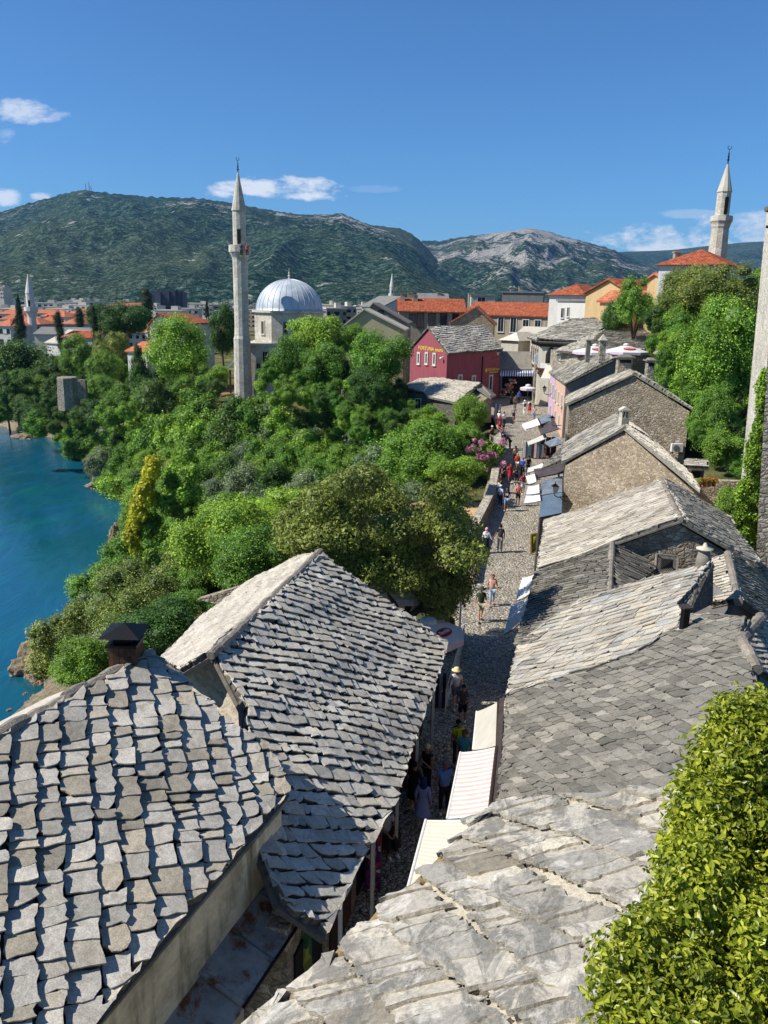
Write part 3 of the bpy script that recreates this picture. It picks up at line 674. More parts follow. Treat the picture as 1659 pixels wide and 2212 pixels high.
# north gable
rn = P(690, 1195, 6.4); mb = MB(); gq = [V3(s1.x, s1.y, 3.3)-dl*.34, V3(rn.x, rn.y, 6.2)-dl*.5, V3(rw[0].x, rw[0].y, 4.6)*0+V3(*(s1+nl*8.5-dl*.4).xy, 4.4)]
mb.prism(gq, [p-dl*.3 for p in gq]); mb.build('gable', M['rubble'], h2)
for i in range(6):   # shop shutters and posts under the eave
    f_ = (i+.5)/6; c = s0.lerp(s1, f_)-nl*.03; mb = MB(); ang = math.atan2(dl.y, dl.x)
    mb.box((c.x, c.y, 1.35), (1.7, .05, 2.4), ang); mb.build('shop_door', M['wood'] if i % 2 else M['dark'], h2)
for i in range(5):
    c = P(700, 2030, 3.4).lerp(P(962, 1400, 3.4), .12+i*.2)+nl*.18; mb = MB(); mb.box((c.x, c.y, 1.62), (.09, .09, 3.2), .2); mb.build('post', M['frame'], h2)
# ---- R1: the roof falling to the lane on the right
plA = plane_of(P(1115, 1399, 3.4), P(1070, 1760, 3.4), P(1541, 1217, 6.8))
bound = [(1465, 1366), (1440, 1366), (1411, 1395), (1345, 1424), (1237, 1461), (1092, 1511)]
oA = [(1115, 1400), (1179, 1345), (1262, 1291), (1345, 1270), (1411, 1246), (1541, 1217), (1504, 1270), (1470, 1310), (1480, 1330)]+bound
oB = bound[::-1]+[(1480, 1330), (1492, 1324), (1620, 1337), (1597, 1386), (1630, 1444), (1639, 1494), (1600, 1640), (1450, 1800), (1066, 1800), (1086, 1618)]
h3 = thing('stone_roof_house', 'long house right of the lane with pale patched slab roof and round chimney', 'house', (6, 22, 0))
rA_ = [on_plane(x, y, plA) for x, y in oA]; rB_ = [on_plane(x, y, plA) for x, y in oB]
def opd(pl, x0, y0, x1, y1): return on_plane(x1, y1, pl)-on_plane(x0, y0, pl)
roofpart('roof', h3, [dict(outline=rA_, A=opd(plA, 1150, 1450, 1300, 1418), B=opd(plA, 1250, 1400, 1205, 1450), sa=.5, sb=.3, ra=.012, rb=.035, th=.03, jit=.12, wav=.03, seed=21, sub=1, mats=(0, 2), base=.14, varw=.5, over=.15),
                      dict(outline=rB_, A=opd(plA, 1150, 1550, 1280, 1650), B=opd(plA, 1250, 1550, 1150, 1590), sa=.36, sb=.3, ra=.012, rb=.028, th=.03, jit=.24, wav=.03, seed=22, sub=2, mats=(1, 2), base=.14, varw=.5, over=.15)],
         [M['slate_mix'], M['slate_old'], M['mortar_mid']], [(P(1645, 1334, 5.2), on_plane(1601, 1388, plA)+V3(0, 0, .05), .17), (on_plane(1601, 1388, plA)+V3(0, 0, .05), on_plane(1634, 1446, plA), .16)])
dr = P(1115, 1399, 3.4)-P(1070, 1760, 3.4); dr.z = 0; dr.normalize(); nr = V3(dr.y, -dr.x, 0)
s0, s1 = P(1070, 1760, 3.4)+nr*.35-dr*5, P(1115, 1399, 3.4)+nr*.35
q = [s0, s1, s1+nr*4.5+V3(0, 0, 2.3), s0+nr*4.5+V3(0, 0, 2.3)]
mb = MB(); mb.prism([p-V3(0, 0, .25) for p in q], [V3(p.x, p.y, -1) for p in q]); mb.build('wall', M['rubble'], h3)
w4 = [on_plane(1541, 1217, plA), on_plane(1504, 1270, plA), on_plane(1489, 1312, plA), on_plane(1534, 1324, plA)]
w4[3] = V3(w4[0].x+.1, w4[0].y-.15, w4[2].z-.8); w4[2] = w4[2]-V3(0, 0, .3)
mb = MB(); mb.prism(w4, [p+V3(-.25, .3, 0) for p in w4]); mb.build('parapet', M['rubble_grey'], h3)
gut = MB(); e0, e1_ = P(1079, 1510, 3.3), P(1060, 1762, 3.3); gut.prism([e0, P(1090, 1504, 3.36), P(1074, 1768, 3.36), e1_], [e0-V3(0, 0, .1), P(1090, 1504, 3.26), P(1074, 1768, 3.26), e1_-V3(0, 0, .1)]); gut.build('fascia', M['brown_metal'], h3)
rc = MB(); c = on_plane(1518, 1222, plA)
rc.lathe(c, [(.25, -.3), (.24, .22), (.185, .5)], 18); rc.build('round_chimney', M['mortar_mid'], h3, True)
rcc = MB(); rcc.lathe(c+V3(0, 0, .5), [(.15, 0), (.15, .08), (.29, .1), (.28, .13), (.09, .18), (.05, .3), (.0, .33)], 18); rcc.build('chimney_cap', M['slate_white'], h3, True)
mc = MB(); c = on_plane(1476, 1364, plA); mc.box(c+V3(0, 0, .3), (.19, .19, .86), .2); x_ = mc.build('metal_chimney', M['iron'], h3)
mc = MB(); mc.box(c+V3(0, 0, .77), (.32, .32, .04), .2); mc.build('cap', M['brown_metal'], x_)
mc = MB(); mc.box(c+V3(0, 0, .02), (.26, .26, .06), .2); mc.build('flashing', M['white'], x_)
# ---- small roofs behind R1 at the right edge
h4 = thing('stone_roof_house', 'small house at the right edge with grey and dark slab slopes behind the round chimney', 'house', (12, 26, 0))
zR = 5.4; ra0, ra1 = P(1572, 1196, zR+.1), P(1595, 1300, zR)
plc = plane_of(ra0, ra1, P(1540, 1312, zR-.75)); pld = plane_of(ra0, ra1, P(1659, 1340, zR-1.4))
lc = [on_plane(x, y, plc) for x, y in ((1540, 1205), (1572, 1196), (1595, 1300), (1536, 1313))]; ldk = [on_plane(x, y, pld) for x, y in ((1572, 1196), (1680, 1280), (1690, 1370), (1595, 1300))]
roofpart('roof', h4, [dict(outline=lc, A=lc[3]-lc[2], B=ra1-ra0, sa=.5, sb=.34, rb=.04, th=.03, seed=31, mats=(0, 2)), dict(outline=ldk, A=ldk[1]-ldk[0], B=ra1-ra0, sa=.42, sb=.26, ra=.03, rb=.07, th=.04, seed=32, mats=(1, 2))], [M['slate_white'], M['slate_grey'], M['mortar_dark']], [(ra0, ra1, .15)])
q = [lc[3]+V3(0, .25, -.1), lc[2]+V3(0, .25, -.12), ldk[3].lerp(ldk[2], 1)+V3(0, .3, -.1)]
mb = MB(); k = mb.add([q[0], q[1], q[2], V3(q[2].x, q[2].y, 1), V3(q[0].x, q[0].y, 1)]); mb.face((k, k+1, k+2, k+3, k+4)); k2 = mb.add([V3(v[0], v[1]+4, v[2]) for v in mb.v[:5]]); mb.face((k2+4, k2+3, k2+2, k2+1, k2))
for i in range(5): j = (i+1) % 5; mb.face((k+i, k+j, k2+j, k2+i))
mb.build('wall', M['grey_wall'], h4)
h5 = thing('stone_roof_lean_to', 'slab roof corner at the right edge beyond the thick mortar ridge', 'house', (9, 18, 0))
ps2 = plane_of(P(1645, 1336, 5.3), P(1605, 1388, 5.25), P(1690, 1450, 4.3)); ls = [on_plane(x, y, ps2) for x, y in ((1645, 1336), (1720, 1350), (1720, 1500), (1632, 1448), (1605, 1388))]
roofpart('roof', h5, [dict(outline=ls, A=ls[1]-ls[0], B=ls[3]-ls[0], sa=.4, sb=.26, rb=.06, th=.04, seed=33)], [M['slate_grey'], M['mortar_dark']])
mb = MB(); q = [p+V3(.2, .1, -.15) for p in ls]; mb.prism(q, [V3(p.x, p.y, 1.) for p in q]); mb.build('wall', M['grey_wall'], h5)
# ---- R0: the huge slabs right below the camera
plC = plane_of(P(560, 2212, 8.2), P(1080, 1735, 9.1), P(1417, 1701, 10.0))
oC = [(470, 2290), (560, 2207), (641, 2146), (730, 2060), (810, 1984), (891, 1917), (1012, 1802), (1053, 1768), (1080, 1735), (1147, 1724), (1300, 1715), (1417, 1701), (1640, 1690), (1640, 2420), (470, 2420)]
h0 = thing('stone_roof_house', 'nearest roof at bottom centre of huge rough pale slabs bedded in mortar', 'house', (1, 7, 0))
rC = [on_plane(x, y, plC) for x, y in oC]
roofpart('roof', h0, [dict(outline=rC, A=opd(plC, 1060, 1810, 1270, 1912), B=opd(plC, 1150, 2000, 960, 2070), sa=.34, sb=.56, ra=.02, rb=.065, th=.055, jit=.11, wav=.015, seed=41, sub=7, base=.3, tilt=.03, varw=.6, over=.1, mats=(0, 1, 2), warp=.2)], [M['slate_big'], M['mortar_light'], M['mortar_light']])
mb = MB(); q = [p-V3(0, 0, .12)+V3(.12, 0, 0) for p in rC[1:12]]+[rC[12], rC[13], rC[14]]; mb.prism([p-V3(0, 0, .22) for p in q], [V3(p.x+.3, p.y-.1, -1) for p in q]); mb.build('wall', M['mortar_light'], h0)
vb = MB(); vp = [p+V3(.03, 0, .0) for p in rC[1:9]]
fine_ = []
for a_, b_ in zip(vp, vp[1:]):
    for i in range(6): q = a_.lerp(b_, i/6); fine_.append(q+V3(.03*noise.noise(q*6), .03*noise.noise(q*5), .02*noise.noise(q*9)-.03))
vb.tube(fine_, [.075+.03*noise.noise(q*7) for q in fine_], 8); vb.build('verge_mortar', M['mortar_brown'], h0, True)
# ---- gabled houses R2, R3, R4
def gable(h, WS, AS, ES, L, d, zb, wall, mW, mE, sl=(.34, .3), seed=1, ov=.35, rb=(.035, .07), LE=None):
    d = d.normalized(); WN, AN, EN = WS+d*L, AS+d*L, ES+d*(LE or L)
    calls = [dict(outline=[AS, WS, WN, AN], A=WS-AS, B=-d, sa=sl[0]*1.2, sb=sl[1], ra=.01, rb=rb[0], th=.035, seed=seed, mats=(0, 2), wav=.04, jit=.13),
             dict(outline=[AS, ES, EN, AN], A=ES-AS, B=-d, sa=sl[0]*1.1, sb=sl[1]*.9, ra=.03, rb=rb[1], th=.04, seed=seed+1, mats=(1, 2), wav=.05, jit=.12)]
    roofpart('roof', h, calls, [mW, mE, M['mortar_mid']], [(AS+V3(0, 0, .03), AN+V3(0, 0, .03), .13)])
    mb = MB(); w = (ES-WS); w.z = 0; w.normalize(); k = .22
    f = [WS+w*ov+d*k-V3(0, 0, .16), AS+d*k-V3(0, 0, .2), ES-w*ov+d*k-V3(0, 0, .16)]
    bk = [WN+w*ov-d*k-V3(0, 0, .16), AN-d*k-V3(0, 0, .2), EN-w*ov-d*k-V3(0, 0, .16)]
    F5 = [V3(f[0].x, f[0].y, zb)]+f+[V3(f[2].x, f[2].y, zb)]; B5 = [V3(bk[0].x, bk[0].y, zb)]+bk+[V3(bk[2].x, bk[2].y, zb)]
    mb.prism(F5, B5); mb.build('wall', wall, h)
    return WN, AN, EN, w
hR2 = thing('gabled_stone_house', 'gabled rubble house with the brightest white slab roof beside the lane and a lattice hatch', 'house', (11, 36, 0))
WS, AS, ES = P(1160, 1232, 3.4), P(1470, 1125, 6.2), P(1640, 1222, 4.3); dR = V3(.22, .976, 0)
WN, AN, EN, wv = gable(hR2, WS, AS, ES, 8.6, dR, -.5, M['rubble'], M['slate_white'], M['slate_grey'], (.42, .26), 51, rb=(.03, .08))
f_ = MB(); tops = [P(1155, 1238, 3.3), P(1166, 1120, 3.3)]; f_.tube([tops[0], tops[1]], .05, 6); f_.build('gutter', M['brown_metal'], hR2)
# lattice hatch on the gable
hat = thing('lattice_hatch', 'weathered wooden lattice hatch leaning on the rubble gable wall', 'hatch', P(1440, 1222, 4.3))
wn = (AS-WS); hc = [P(1414, 1240, 4.0), P(1462, 1234, 4.0), P(1464, 1202, 4.6), P(1418, 1197, 4.7)]
mb = MB(); fr_ = [(0, 1), (1, 2), (2, 3), (3, 0)]
for i, j in fr_: mb.tube([hc[i], hc[j]], .045, 4)
mb.build('frame', M['wood_grey'], hat); mb = MB()
for i in range(1, 12):
    f1 = i/12; mb.tube([hc[0].lerp(hc[3], f1), hc[0].lerp(hc[1], f1)], .022, 4); mb.tube([hc[1].lerp(hc[2], f1), hc[3].lerp(hc[2], f1)], .022, 4)
mb.build('slats', M['wood_grey'], hat); mb = MB(); nrm_ = (hc[1]-hc[0]).cross(hc[3]-hc[0]).normalized(); nrm_ = nrm_ if nrm_.dot(hc[0]-CAM) < 0 else -nrm_; mb.prism([p-nrm_*.04 for p in hc], [p-nrm_*.07 for p in hc]); mb.build('backing', M['dark'], hat)
# low hip roof in front of R2
hR2b = thing('stone_roof_annex', 'low hipped grey slab annex between the white roof and the patched roof', 'house', (9, 30, 0))
t0 = P(1320, 1172, 5.0); t1 = P(1313, 1285, 4.9)
pe = plane_of(P(1156, 1237, 3.3), P(1112, 1405, 3.3), t0); le = [on_plane(x, y, pe) for x, y in ((1156, 1237), (1322, 1176), (1316, 1290), (1240, 1330), (1160, 1395), (1112, 1405))]
pf = plane_of(le[1], le[2], P(1420, 1232, 4.2)); lf = [on_plane(x, y, pf) for x, y in ((1322, 1176), (1345, 1178), (1420, 1228), (1380, 1262), (1316, 1290))]
roofpart('roof', hR2b, [dict(outline=le, A=opd(pe, 1180, 1290, 1300, 1265), B=opd(pe, 1230, 1230, 1222, 1290), sa=.42, sb=.26, ra=0, rb=.04, th=.03, seed=61), dict(outline=lf, A=opd(pf, 1325, 1190, 1420, 1235), B=opd(pf, 1350, 1200, 1340, 1260), sa=.7, sb=.34, ra=.0, rb=.07, th=.05, seed=62, jit=.07, wav=.01, over=.25)], [M['slate_old'], M['mortar_dark']], [(le[1], le[2], .13)])
mb = MB(); q = [le[0]+nr*.4, le[1], le[2], le[5]+nr*.4]; mb.prism([p-V3(0, 0, .2) for p in q], [V3(p.x, p.y, -.5) for p in q]); mb.build('wall', M['rubble'], hR2b)
hR3 = thing('gabled_stone_house', 'middle rubble gable house with small arched chimney on its ridge and shops in front', 'house', (15, 55, 0))
WS, AS, ES = P(1213, 1001, 4.8), P(1349, 926, 7.1), P(1513, 1062, 4.7); d3 = V3(.2, .98, 0)
gable(hR3, WS, AS, ES, 7.5, d3, -.5, M['rubble_warm'], M['slate_mix'], M['slate_grey'], (.42, .28), 71, rb=(.03, .08))
c = AS+d3*1.2+V3(0, 0, -.1); mb = MB()
mb.box(c+V3(0, 0, .25), (.55, .5, .9), .2); x_ = mb.build('chimney', M['slate_white'], hR3)
mb = MB()
for s_ in (-.2, 0, .2): mb.box(c+V3(s_, 0, .9), (.09, .42, .5), .2)
mb.box(c+V3(0, 0, 1.18), (.62, .55, .1), .2); mb.prism([c+V3(-.36, -.3, 1.26), c+V3(.36, -.3, 1.26), c+V3(.36, .3, 1.26), c+V3(-.36, .3, 1.26)], [c+V3(-.36, -.3, 1.2), c+V3(.36, -.3, 1.2), c+V3(.36, .3, 1.2), c+V3(-.36, .3, 1.2)])
mb.prism([c+V3(-.05, -.28, 1.45), c+V3(.05, -.28, 1.45), c+V3(.05, .28, 1.45), c+V3(-.05, .28, 1.45)], [c+V3(-.34, -.3, 1.27), c+V3(.34, -.3, 1.27), c+V3(.34, .3, 1.27), c+V3(-.34, .3, 1.27)]); mb.build('arched_cap', M['slate_white'], x_)
mb = MB(); mb.box(c+V3(0, .02, .9), (.3, .3, .44), .2); mb.build('flue', M['dark'], x_)
# strip of roof reaching over the shops
hR3b = thing('shop_lean_to', 'narrow slab lean-to roof over the shop between the two rubble gables', 'lean-to', (11, 55, 0))
pz = plane_of(P(1170, 1012, 3.6), P(1213, 968, 4.6), P(1215, 1000, 4.55)); lz = [P(1168, 1014, 3.5), P(1215, 1000, 4.5), P(1222, 962, 4.9), P(1195, 985, 4.2)]
roofpart('roof', hR3b, [dict(outline=lz, A=lz[1]-lz[0], B=lz[1]-lz[2], sa=.4, sb=.3, rb=.03, th=.03, seed=75)], [M['slate_old'], M['mortar_dark']])
hR4 = thing('gabled_stone_house', 'largest rubble gable facing the camera with an air conditioner low on its wall', 'house', (22, 74, 0))
WS, AS, ES = P(1222, 876, 6.3), P(1370, 808, 9.3), P(1500, 886, 6.5); d4 = V3(.18, .983, 0)
gable(hR4, WS, AS, ES, 6.5, d4, 0, M['rubble'], M['slate_white'], M['slate_grey'], (.42, .34), 81, rb=(.03, .06))
wv4 = (ES-WS); wv4.z = 0; wv4.normalize(); na = V3(wv4.y, -wv4.x, 0); rr_ = ray(1462, 967); pa_ = CAM+rr_*(((WS+d4*.22+na*.3)-CAM).dot(na)/rr_.dot(na))
ac = thing('air_conditioner', 'white outdoor air conditioner unit hanging on the large rubble gable', 'air conditioner', pa_)
c = wloc(ac); mb = MB(); mb.box(c, (1.0, .36, .72), .0); mb.build('case', M['white'], ac); mb = MB()
mb.lathe((0, 0, 0), [(.26, -.01), (.26, .01)], 20); mb.v = [(c.x-.12+v[0], c.y-.2+v[2], c.z+v[1]) for v in mb.v]; mb.build('fan_grille', M['grey_wall'], ac)
for sx in (-.35, .35): mb = MB(); mb.box(c+V3(sx, .1, -.44), (.05, .5, .14)); mb.build('bracket', M['iron'], ac)
# ================================================================== vegetation
import numpy as np
LF = {'dark': m_leaf('leaf_dark', '#2f4f18', '#567f2c'), 'mid': m_leaf('leaf_mid', '#3f6c1c', '#78a836'), 'bright': m_leaf('leaf_bright', '#4c7d1e', '#94c03e'),
      'olive': m_leaf('leaf_olive', '#4f6426', '#93a348'), 'grey': m_leaf('leaf_grey', '#536a42', '#93a876'), 'yellow': m_leaf('leaf_yellow', '#9ea31c', '#ddd93c', hue=0, trans=.3),
      'olive2': m_leaf('leaf_olive_brown', '#4d621e', '#96a046'), 'cypress': m_leaf('leaf_cypress', '#1b3012', '#34501f'), 'hedge': m_leaf('leaf_hedge', '#647a1c', '#c0c642', hue=0, rough=.35, trans=.4), 'pink': m_leaf('petal_pink', '#b0607c', '#dfa0b2', trans=.3), 'ivy': m_leaf('leaf_ivy', '#3c6e1a', '#7aa832')}
M['bark'] = m_plain('bark', '#4d4033', .95, var=.4, sc=6, bump=.6)
def leaf_mesh(name, lobes, n, leaf, mat, seed=0, up=.35, core=.62, fold=0., droop=0., aspect=.55):
    """lobes: list of (centre, radii). Small leaf faces through the outer part of each lobe."""
    rg = np.random.default_rng(seed); C = np.array([l[0] for l in lobes], float); Rr = np.array([l[1] for l in lobes], float)
    if Rr.ndim == 1: Rr = np.repeat(Rr[:, None], 3, 1)
    wt_ = (Rr[:, 0]*Rr[:, 2]); li = rg.choice(len(C), n, p=wt_/wt_.sum())
    d = rg.normal(size=(n, 3)); d[:, 2] += up; d /= np.linalg.norm(d, axis=1)[:, None]
    rad = 1.12-np.abs(rg.normal(0, .27, n)); bump_ = 1+.22*np.sin(d[:, 0]*5+li*1.7)*np.sin(d[:, 1]*6+li)+.12*np.sin(d[:, 2]*9+li*2.3)*np.sin(d[:, 0]*11); pos = C[li]+d*Rr[li]*(rad*bump_)[:, None]
    keep = np.ones(n, bool)
    for k in range(len(C)):
        q = np.linalg.norm((pos-C[k])/Rr[k], axis=1); keep &= ~((q < .6) & (li != k))
    pos, d, li = pos[keep], d[keep], li[keep]; n = len(pos)
    nr_ = d*.8+rg.normal(0, .6, (n, 3)); nr_[:, 2] += .35; nr_ /= np.linalg.norm(nr_, axis=1)[:, None]
    a = np.cross(nr_, rg.normal(size=(n, 3))); 
    if droop: a = a*(1-droop)+np.array([0, 0, -1])*droop; a -= nr_*(a*nr_).sum(1)[:, None]
    a /= np.linalg.norm(a, axis=1)[:, None]+1e-9; b = np.cross(nr_, a)
    L = leaf*rg.uniform(.45, 1.5, n)[:, None]; w = L*aspect
    if fold:      # six-point leaf creased along its midrib
        v = np.stack([pos-a*L*.5, pos-a*L*.12+b*w*.5+nr_*L*fold, pos+a*L*.25+b*w*.36+nr_*L*fold*.8, pos+a*L*.5, pos+a*L*.25-b*w*.36+nr_*L*fold*.8, pos-a*L*.12-b*w*.5+nr_*L*fold], 1).reshape(-1, 3)
        base = np.arange(n)*6; f = np.concatenate([np.stack([base, base+3, base+2, base+1], 1), np.stack([base, base+5, base+4, base+3], 1)])
        tt = rg.random(n); tone = np.concatenate([tt, tt])
    else:
        v = np.stack([pos-a*L*.5, pos+b*w*.5, pos+a*L*.5, pos-b*w*.5], 1).reshape(-1, 3); base = np.arange(n)*4; f = np.stack([base, base+1, base+2, base+3], 1)
        lt = rg.uniform(-.18, .18, len(C)); tone = np.clip(rg.random(n)*.8+.1+lt[li], 0, 1)
    vl = v.tolist(); fl_ = f.tolist(); tone = tone.tolist()
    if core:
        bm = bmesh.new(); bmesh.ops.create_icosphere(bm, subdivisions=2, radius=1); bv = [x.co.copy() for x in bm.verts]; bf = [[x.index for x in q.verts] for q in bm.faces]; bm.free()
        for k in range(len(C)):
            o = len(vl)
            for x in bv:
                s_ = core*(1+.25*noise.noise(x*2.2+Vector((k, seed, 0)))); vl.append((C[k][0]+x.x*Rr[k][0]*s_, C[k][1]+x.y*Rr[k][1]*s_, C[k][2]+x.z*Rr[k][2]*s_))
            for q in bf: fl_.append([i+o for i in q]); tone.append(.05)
    me = bpy.data.meshes.new(name); me.from_pydata(vl, [], fl_); me.materials.append(mat)
    at = me.attributes.new('tone', 'FLOAT', 'FACE'); at.data.foreach_set('value', tone); me.update(); return me
def lobeset(shape, seed, n=16):
    rg = random.Random(seed); out = []
    for i in range(n):
        while True:
            p = Vector((rg.uniform(-1, 1), rg.uniform(-1, 1), rg.uniform(-1, 1)))
            if .35 < p.length < 1: break
        if shape == 'round': q_ = rg.uniform(.2, .42); out.append((p*(.98-q_)/max(.8, p.length), (q_,)*3))
        elif shape == 'flat': out.append((V3(p.x*.74, p.y*.74, p.z*.6), (rg.uniform(.2, .34), rg.uniform(.2, .34), rg.uniform(.18, .28))))
        elif shape == 'cone':
            z = -0.85+1.7*(i+.5)/n; r = .8*(1-(z+1)/2)**.75; an = i*2.4; out.append((V3(math.cos(an)*r*.55, math.sin(an)*r*.55, z), (max(.14, r*.62), max(.14, r*.62), .2)))
        elif shape == 'column':
            z = -0.85+1.7*(i+.5)/n; r = .62*(1-abs(z*.9)**3)+.16; out.append((V3(rg.uniform(-.25, .25), rg.uniform(-.25, .25), z), (r, r, .2)))
    return out
PROTO = {}
def proto(shape, kind, seed, n, leaf):
    k = (shape, kind, seed, n)
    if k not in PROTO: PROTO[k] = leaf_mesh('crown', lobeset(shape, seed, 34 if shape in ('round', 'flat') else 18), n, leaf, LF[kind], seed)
    return PROTO[k]
def plant(name, label, cat, c, base_z, rx, ry, rz, me, group=None, rot=None, trunk=None):
    t = thing(name, label, cat, (c.x, c.y, base_z), group)
    cr = bpy.data.objects.new('crown' if trunk else 'foliage', me); COL.objects.link(cr); cr.parent = t; cr.location = (0, 0, c.z-base_z)
    cr.scale = (rx, ry, rz); cr.rotation_euler[2] = rnd.random()*6.28 if rot is None else rot
    if trunk:
        mb = MB(); h = c.z-base_z; r = trunk; b = Vector((c.x, c.y, base_z-.3)); j = Vector((c.x+rnd.uniform(-.2, .2), c.y, base_z+h*.55))
        mb.tube([b, b.lerp(j, .5)+V3(.08, 0, 0), j], [r*1.3, r, r*.8], 8)
        for i in range(4):
            an = i*1.57+rnd.random(); e = Vector((c.x+math.cos(an)*rx*.5, c.y+math.sin(an)*ry*.5, c.z+rz*rnd.uniform(0, .45))); mb.tube([j-V3(0, 0, .1), j.lerp(e, .5)+V3(0, 0, .1), e], [r*.6, r*.4, r*.15], 6)
        mb.build('trunk', M['bark'], t, True)
    return t
def tree(label, px, py, rx, rz, D, kind='mid', shape='round', seed=1, n=26000, leaf=.045, name='broadleaf_tree', cat='tree', group=None, tr=.22, ground=None, dy=None):
    c = PD(px, py, D); s = pxm(D, c.z); gz = H(c.x, c.y) if ground is None else ground
    gz = min(gz, c.z-rz/s*.5)
    return plant(name, label, cat, c, gz, rx/s*1.06, (dy or rx)/s, rz/s*1.06, proto(shape, kind, seed, n, leaf), group, None, tr)
# --- riverside thicket: bushes on the bank
BANK = [(118, 935), (150, 865), (300, 875), (380, 888), (560, 900), (700, 885), (880, 900), (1000, 960), (1020, 1030), (960, 1080), (860, 1120), (560, 1200), (420, 1330), (300, 1420), (150, 1470), (90, 1460), (150, 1370), (160, 1310), (235, 1230), (290, 1180), (290, 1090), (235, 1045), (190, 990)]
rb_ = random.Random(4); cnt = 0
BL = {'bright': 'bright green bush in the thicket between the river and the lane', 'mid': 'mid green bush in the thicket between the river and the lane', 'grey': 'grey-green willowy bush in the thicket between the river and the lane', 'dark': 'dark green bush in the thicket between the river and the lane'}
y = 850
while y < 1480:
    stp = 30+(y-850)*.05; x = 90+rb_.random()*stp
    while x < 1030:
        jx, jy = x+rb_.uniform(-12, 12), y+rb_.uniform(-9, 9)
        if inside((jx, jy), BANK):
            g_ = on_ground(jx, jy+12); s = pxm(g_.y, g_.z); r = (38+(jy-850)*.055)*rb_.uniform(.75, 1.25)/s
            kd = rb_.choices(['bright', 'mid', 'grey', 'dark'], [4, 4, 2, 1.4])[0]
            if jy > 1230 and jx < 420: kd = rb_.choice(['grey', 'mid', 'olive'])
            lab = BL.get(kd, 'olive green bush low on the bank by the near shore')
            plant('bush', lab, 'bush', g_+V3(0, 0, r*.45), g_.z, r, r, r*rb_.uniform(.75, 1.15), proto('round', kd, rb_.choice((1, 2)), 15000 if jy > 1000 else 9000, .055 if jy > 1000 else .075), 'bushes of the riverside thicket: '+kd); cnt += 1
        x += stp*1.35
    y += stp*.8

def filler(poly, y0, y1, r0, Df, kinds, group, labf, n=12000, leaf=.06, step=1.3, z0=None):
    rf = random.Random(len(group)); y = y0
    while y < y1:
        x = min(q[0] for q in poly)+rf.uniform(0, r0)
        while x < max(q[0] for q in poly):
            jx, jy = x+rf.uniform(-10, 10), y+rf.uniform(-8, 8)
            if inside((jx, jy), poly):
                D = Df(jx, jy)+rf.uniform(-2, 2); c = PD(jx, jy, D); r = r0*rf.uniform(.7, 1.3)/pxm(D, c.z); kd = rf.choice(kinds)
                plant('bush', labf+kd.replace('mid', 'mid-green').replace('olive', 'olive-green').replace('bright', 'bright green').replace('dark', 'dark green').replace('grey', 'grey-green')+' foliage', 'bush', c, c.z-r*.6, r, r, r*.9, proto('round', kd, rf.choice((1, 2)), n, leaf), group+': '+kd)
            x += r0*step
        y += r0*.9
filler([(-10, 760), (-10, 900), (110, 925), (250, 900), (380, 860), (500, 838), (500, 800), (330, 770), (150, 760)], 760, 925, 30, lambda x, y: 185-(y-760)*.42-max(0, x-150)*.13, ['dark', 'dark', 'mid', 'dark'], 'undergrowth of the left bank', 'bush under the trees left of the tall minaret, ')
filler([(1420, 690), (1650, 600), (1640, 800), (1610, 1010), (1540, 1000), (1490, 900), (1440, 790), (1405, 745)], 600, 1010, 32, lambda x, y: 92-(y-600)*.07, ['mid', 'bright', 'dark', 'mid'], 'thicket of the right slope', 'bush in the thicket right of the big rubble gable, ')
print('bushes', cnt)
G1 = 'trees on the far left bank'
T = tree
T('broad dark green tree at the left frame edge above the river', 30, 800, 95, 80, 172, 'dark', seed=3, leaf=.05)
T('dark tree touching the river at the far left corner of the water', 15, 868, 60, 45, 168, 'dark', seed=4)
T('bushy green tree right of the one at the left frame edge', 110, 830, 55, 65, 166, 'dark', seed=5)
T('round silvery grey shrub on the rocks at the far left shore', 70, 892, 24, 18, 168, 'grey', seed=2, n=9000, leaf=.07, name='shrub', cat='shrub', tr=None)
T('dark cypress left of the small left minaret', 42, 688, 17, 46, 210, 'cypress', 'cone', 3, 12000, .06, 'cypress_tree')
T('slim cypress in front of the striped slab roof', 128, 716, 11, 42, 190, 'cypress', 'column', 3, 12000, .06, 'cypress_tree')
T('short dark cypress between the town houses and the round trees', 172, 688, 12, 22, 260, 'cypress', 'column', 5, 12000, .06, 'cypress_tree')
T('narrow dark cypress at the left flank of the big round tree', 205, 712, 9, 50, 180, 'cypress', 'column', 6, 12000, .06, 'cypress_tree')
T('tall blunt cypress rising behind the big round dark tree', 317, 660, 17, 36, 225, 'cypress', 'column', 4, 14000, .05, 'cypress_tree')
T('small pointed cypress left of the tall minaret', 447, 666, 7, 20, 200, 'cypress', 'cone', 4, 9000, .07, 'cypress_tree')
T('big round dark tree left of centre in front of the town', 268, 692, 62, 46, 182, 'dark', seed=6)
T('second round dark crown left of the biggest one', 218, 685, 36, 32, 184, 'dark', seed=8)
T('grey-green tree below the orange roofed white house', 165, 770, 42, 48, 158, 'mid', seed=7)
T('olive round tree under the big dark one', 238, 748, 42, 38, 150, 'olive', seed=3)
T('dark leafy tree above the river wall ruin', 225, 795, 42, 40, 142, 'mid', seed=9)
T('dark conical evergreen below the orange lean-to roof', 300, 800, 38, 52, 134, 'dark', 'cone', 5)
T('dark bushy tree beside the sandy slope', 335, 870, 55, 60, 118, 'dark', seed=10)
T('green tree between the ruin and the sandy slope', 215, 845, 42, 36, 132, 'mid', seed=11)
T('large bright green tree left of the tall minaret', 388, 752, 78, 72, 128, 'bright', seed=12, n=34000, leaf=.04)
T('dark tree directly left of the tall minaret', 480, 712, 38, 58, 138, 'dark', seed=13)
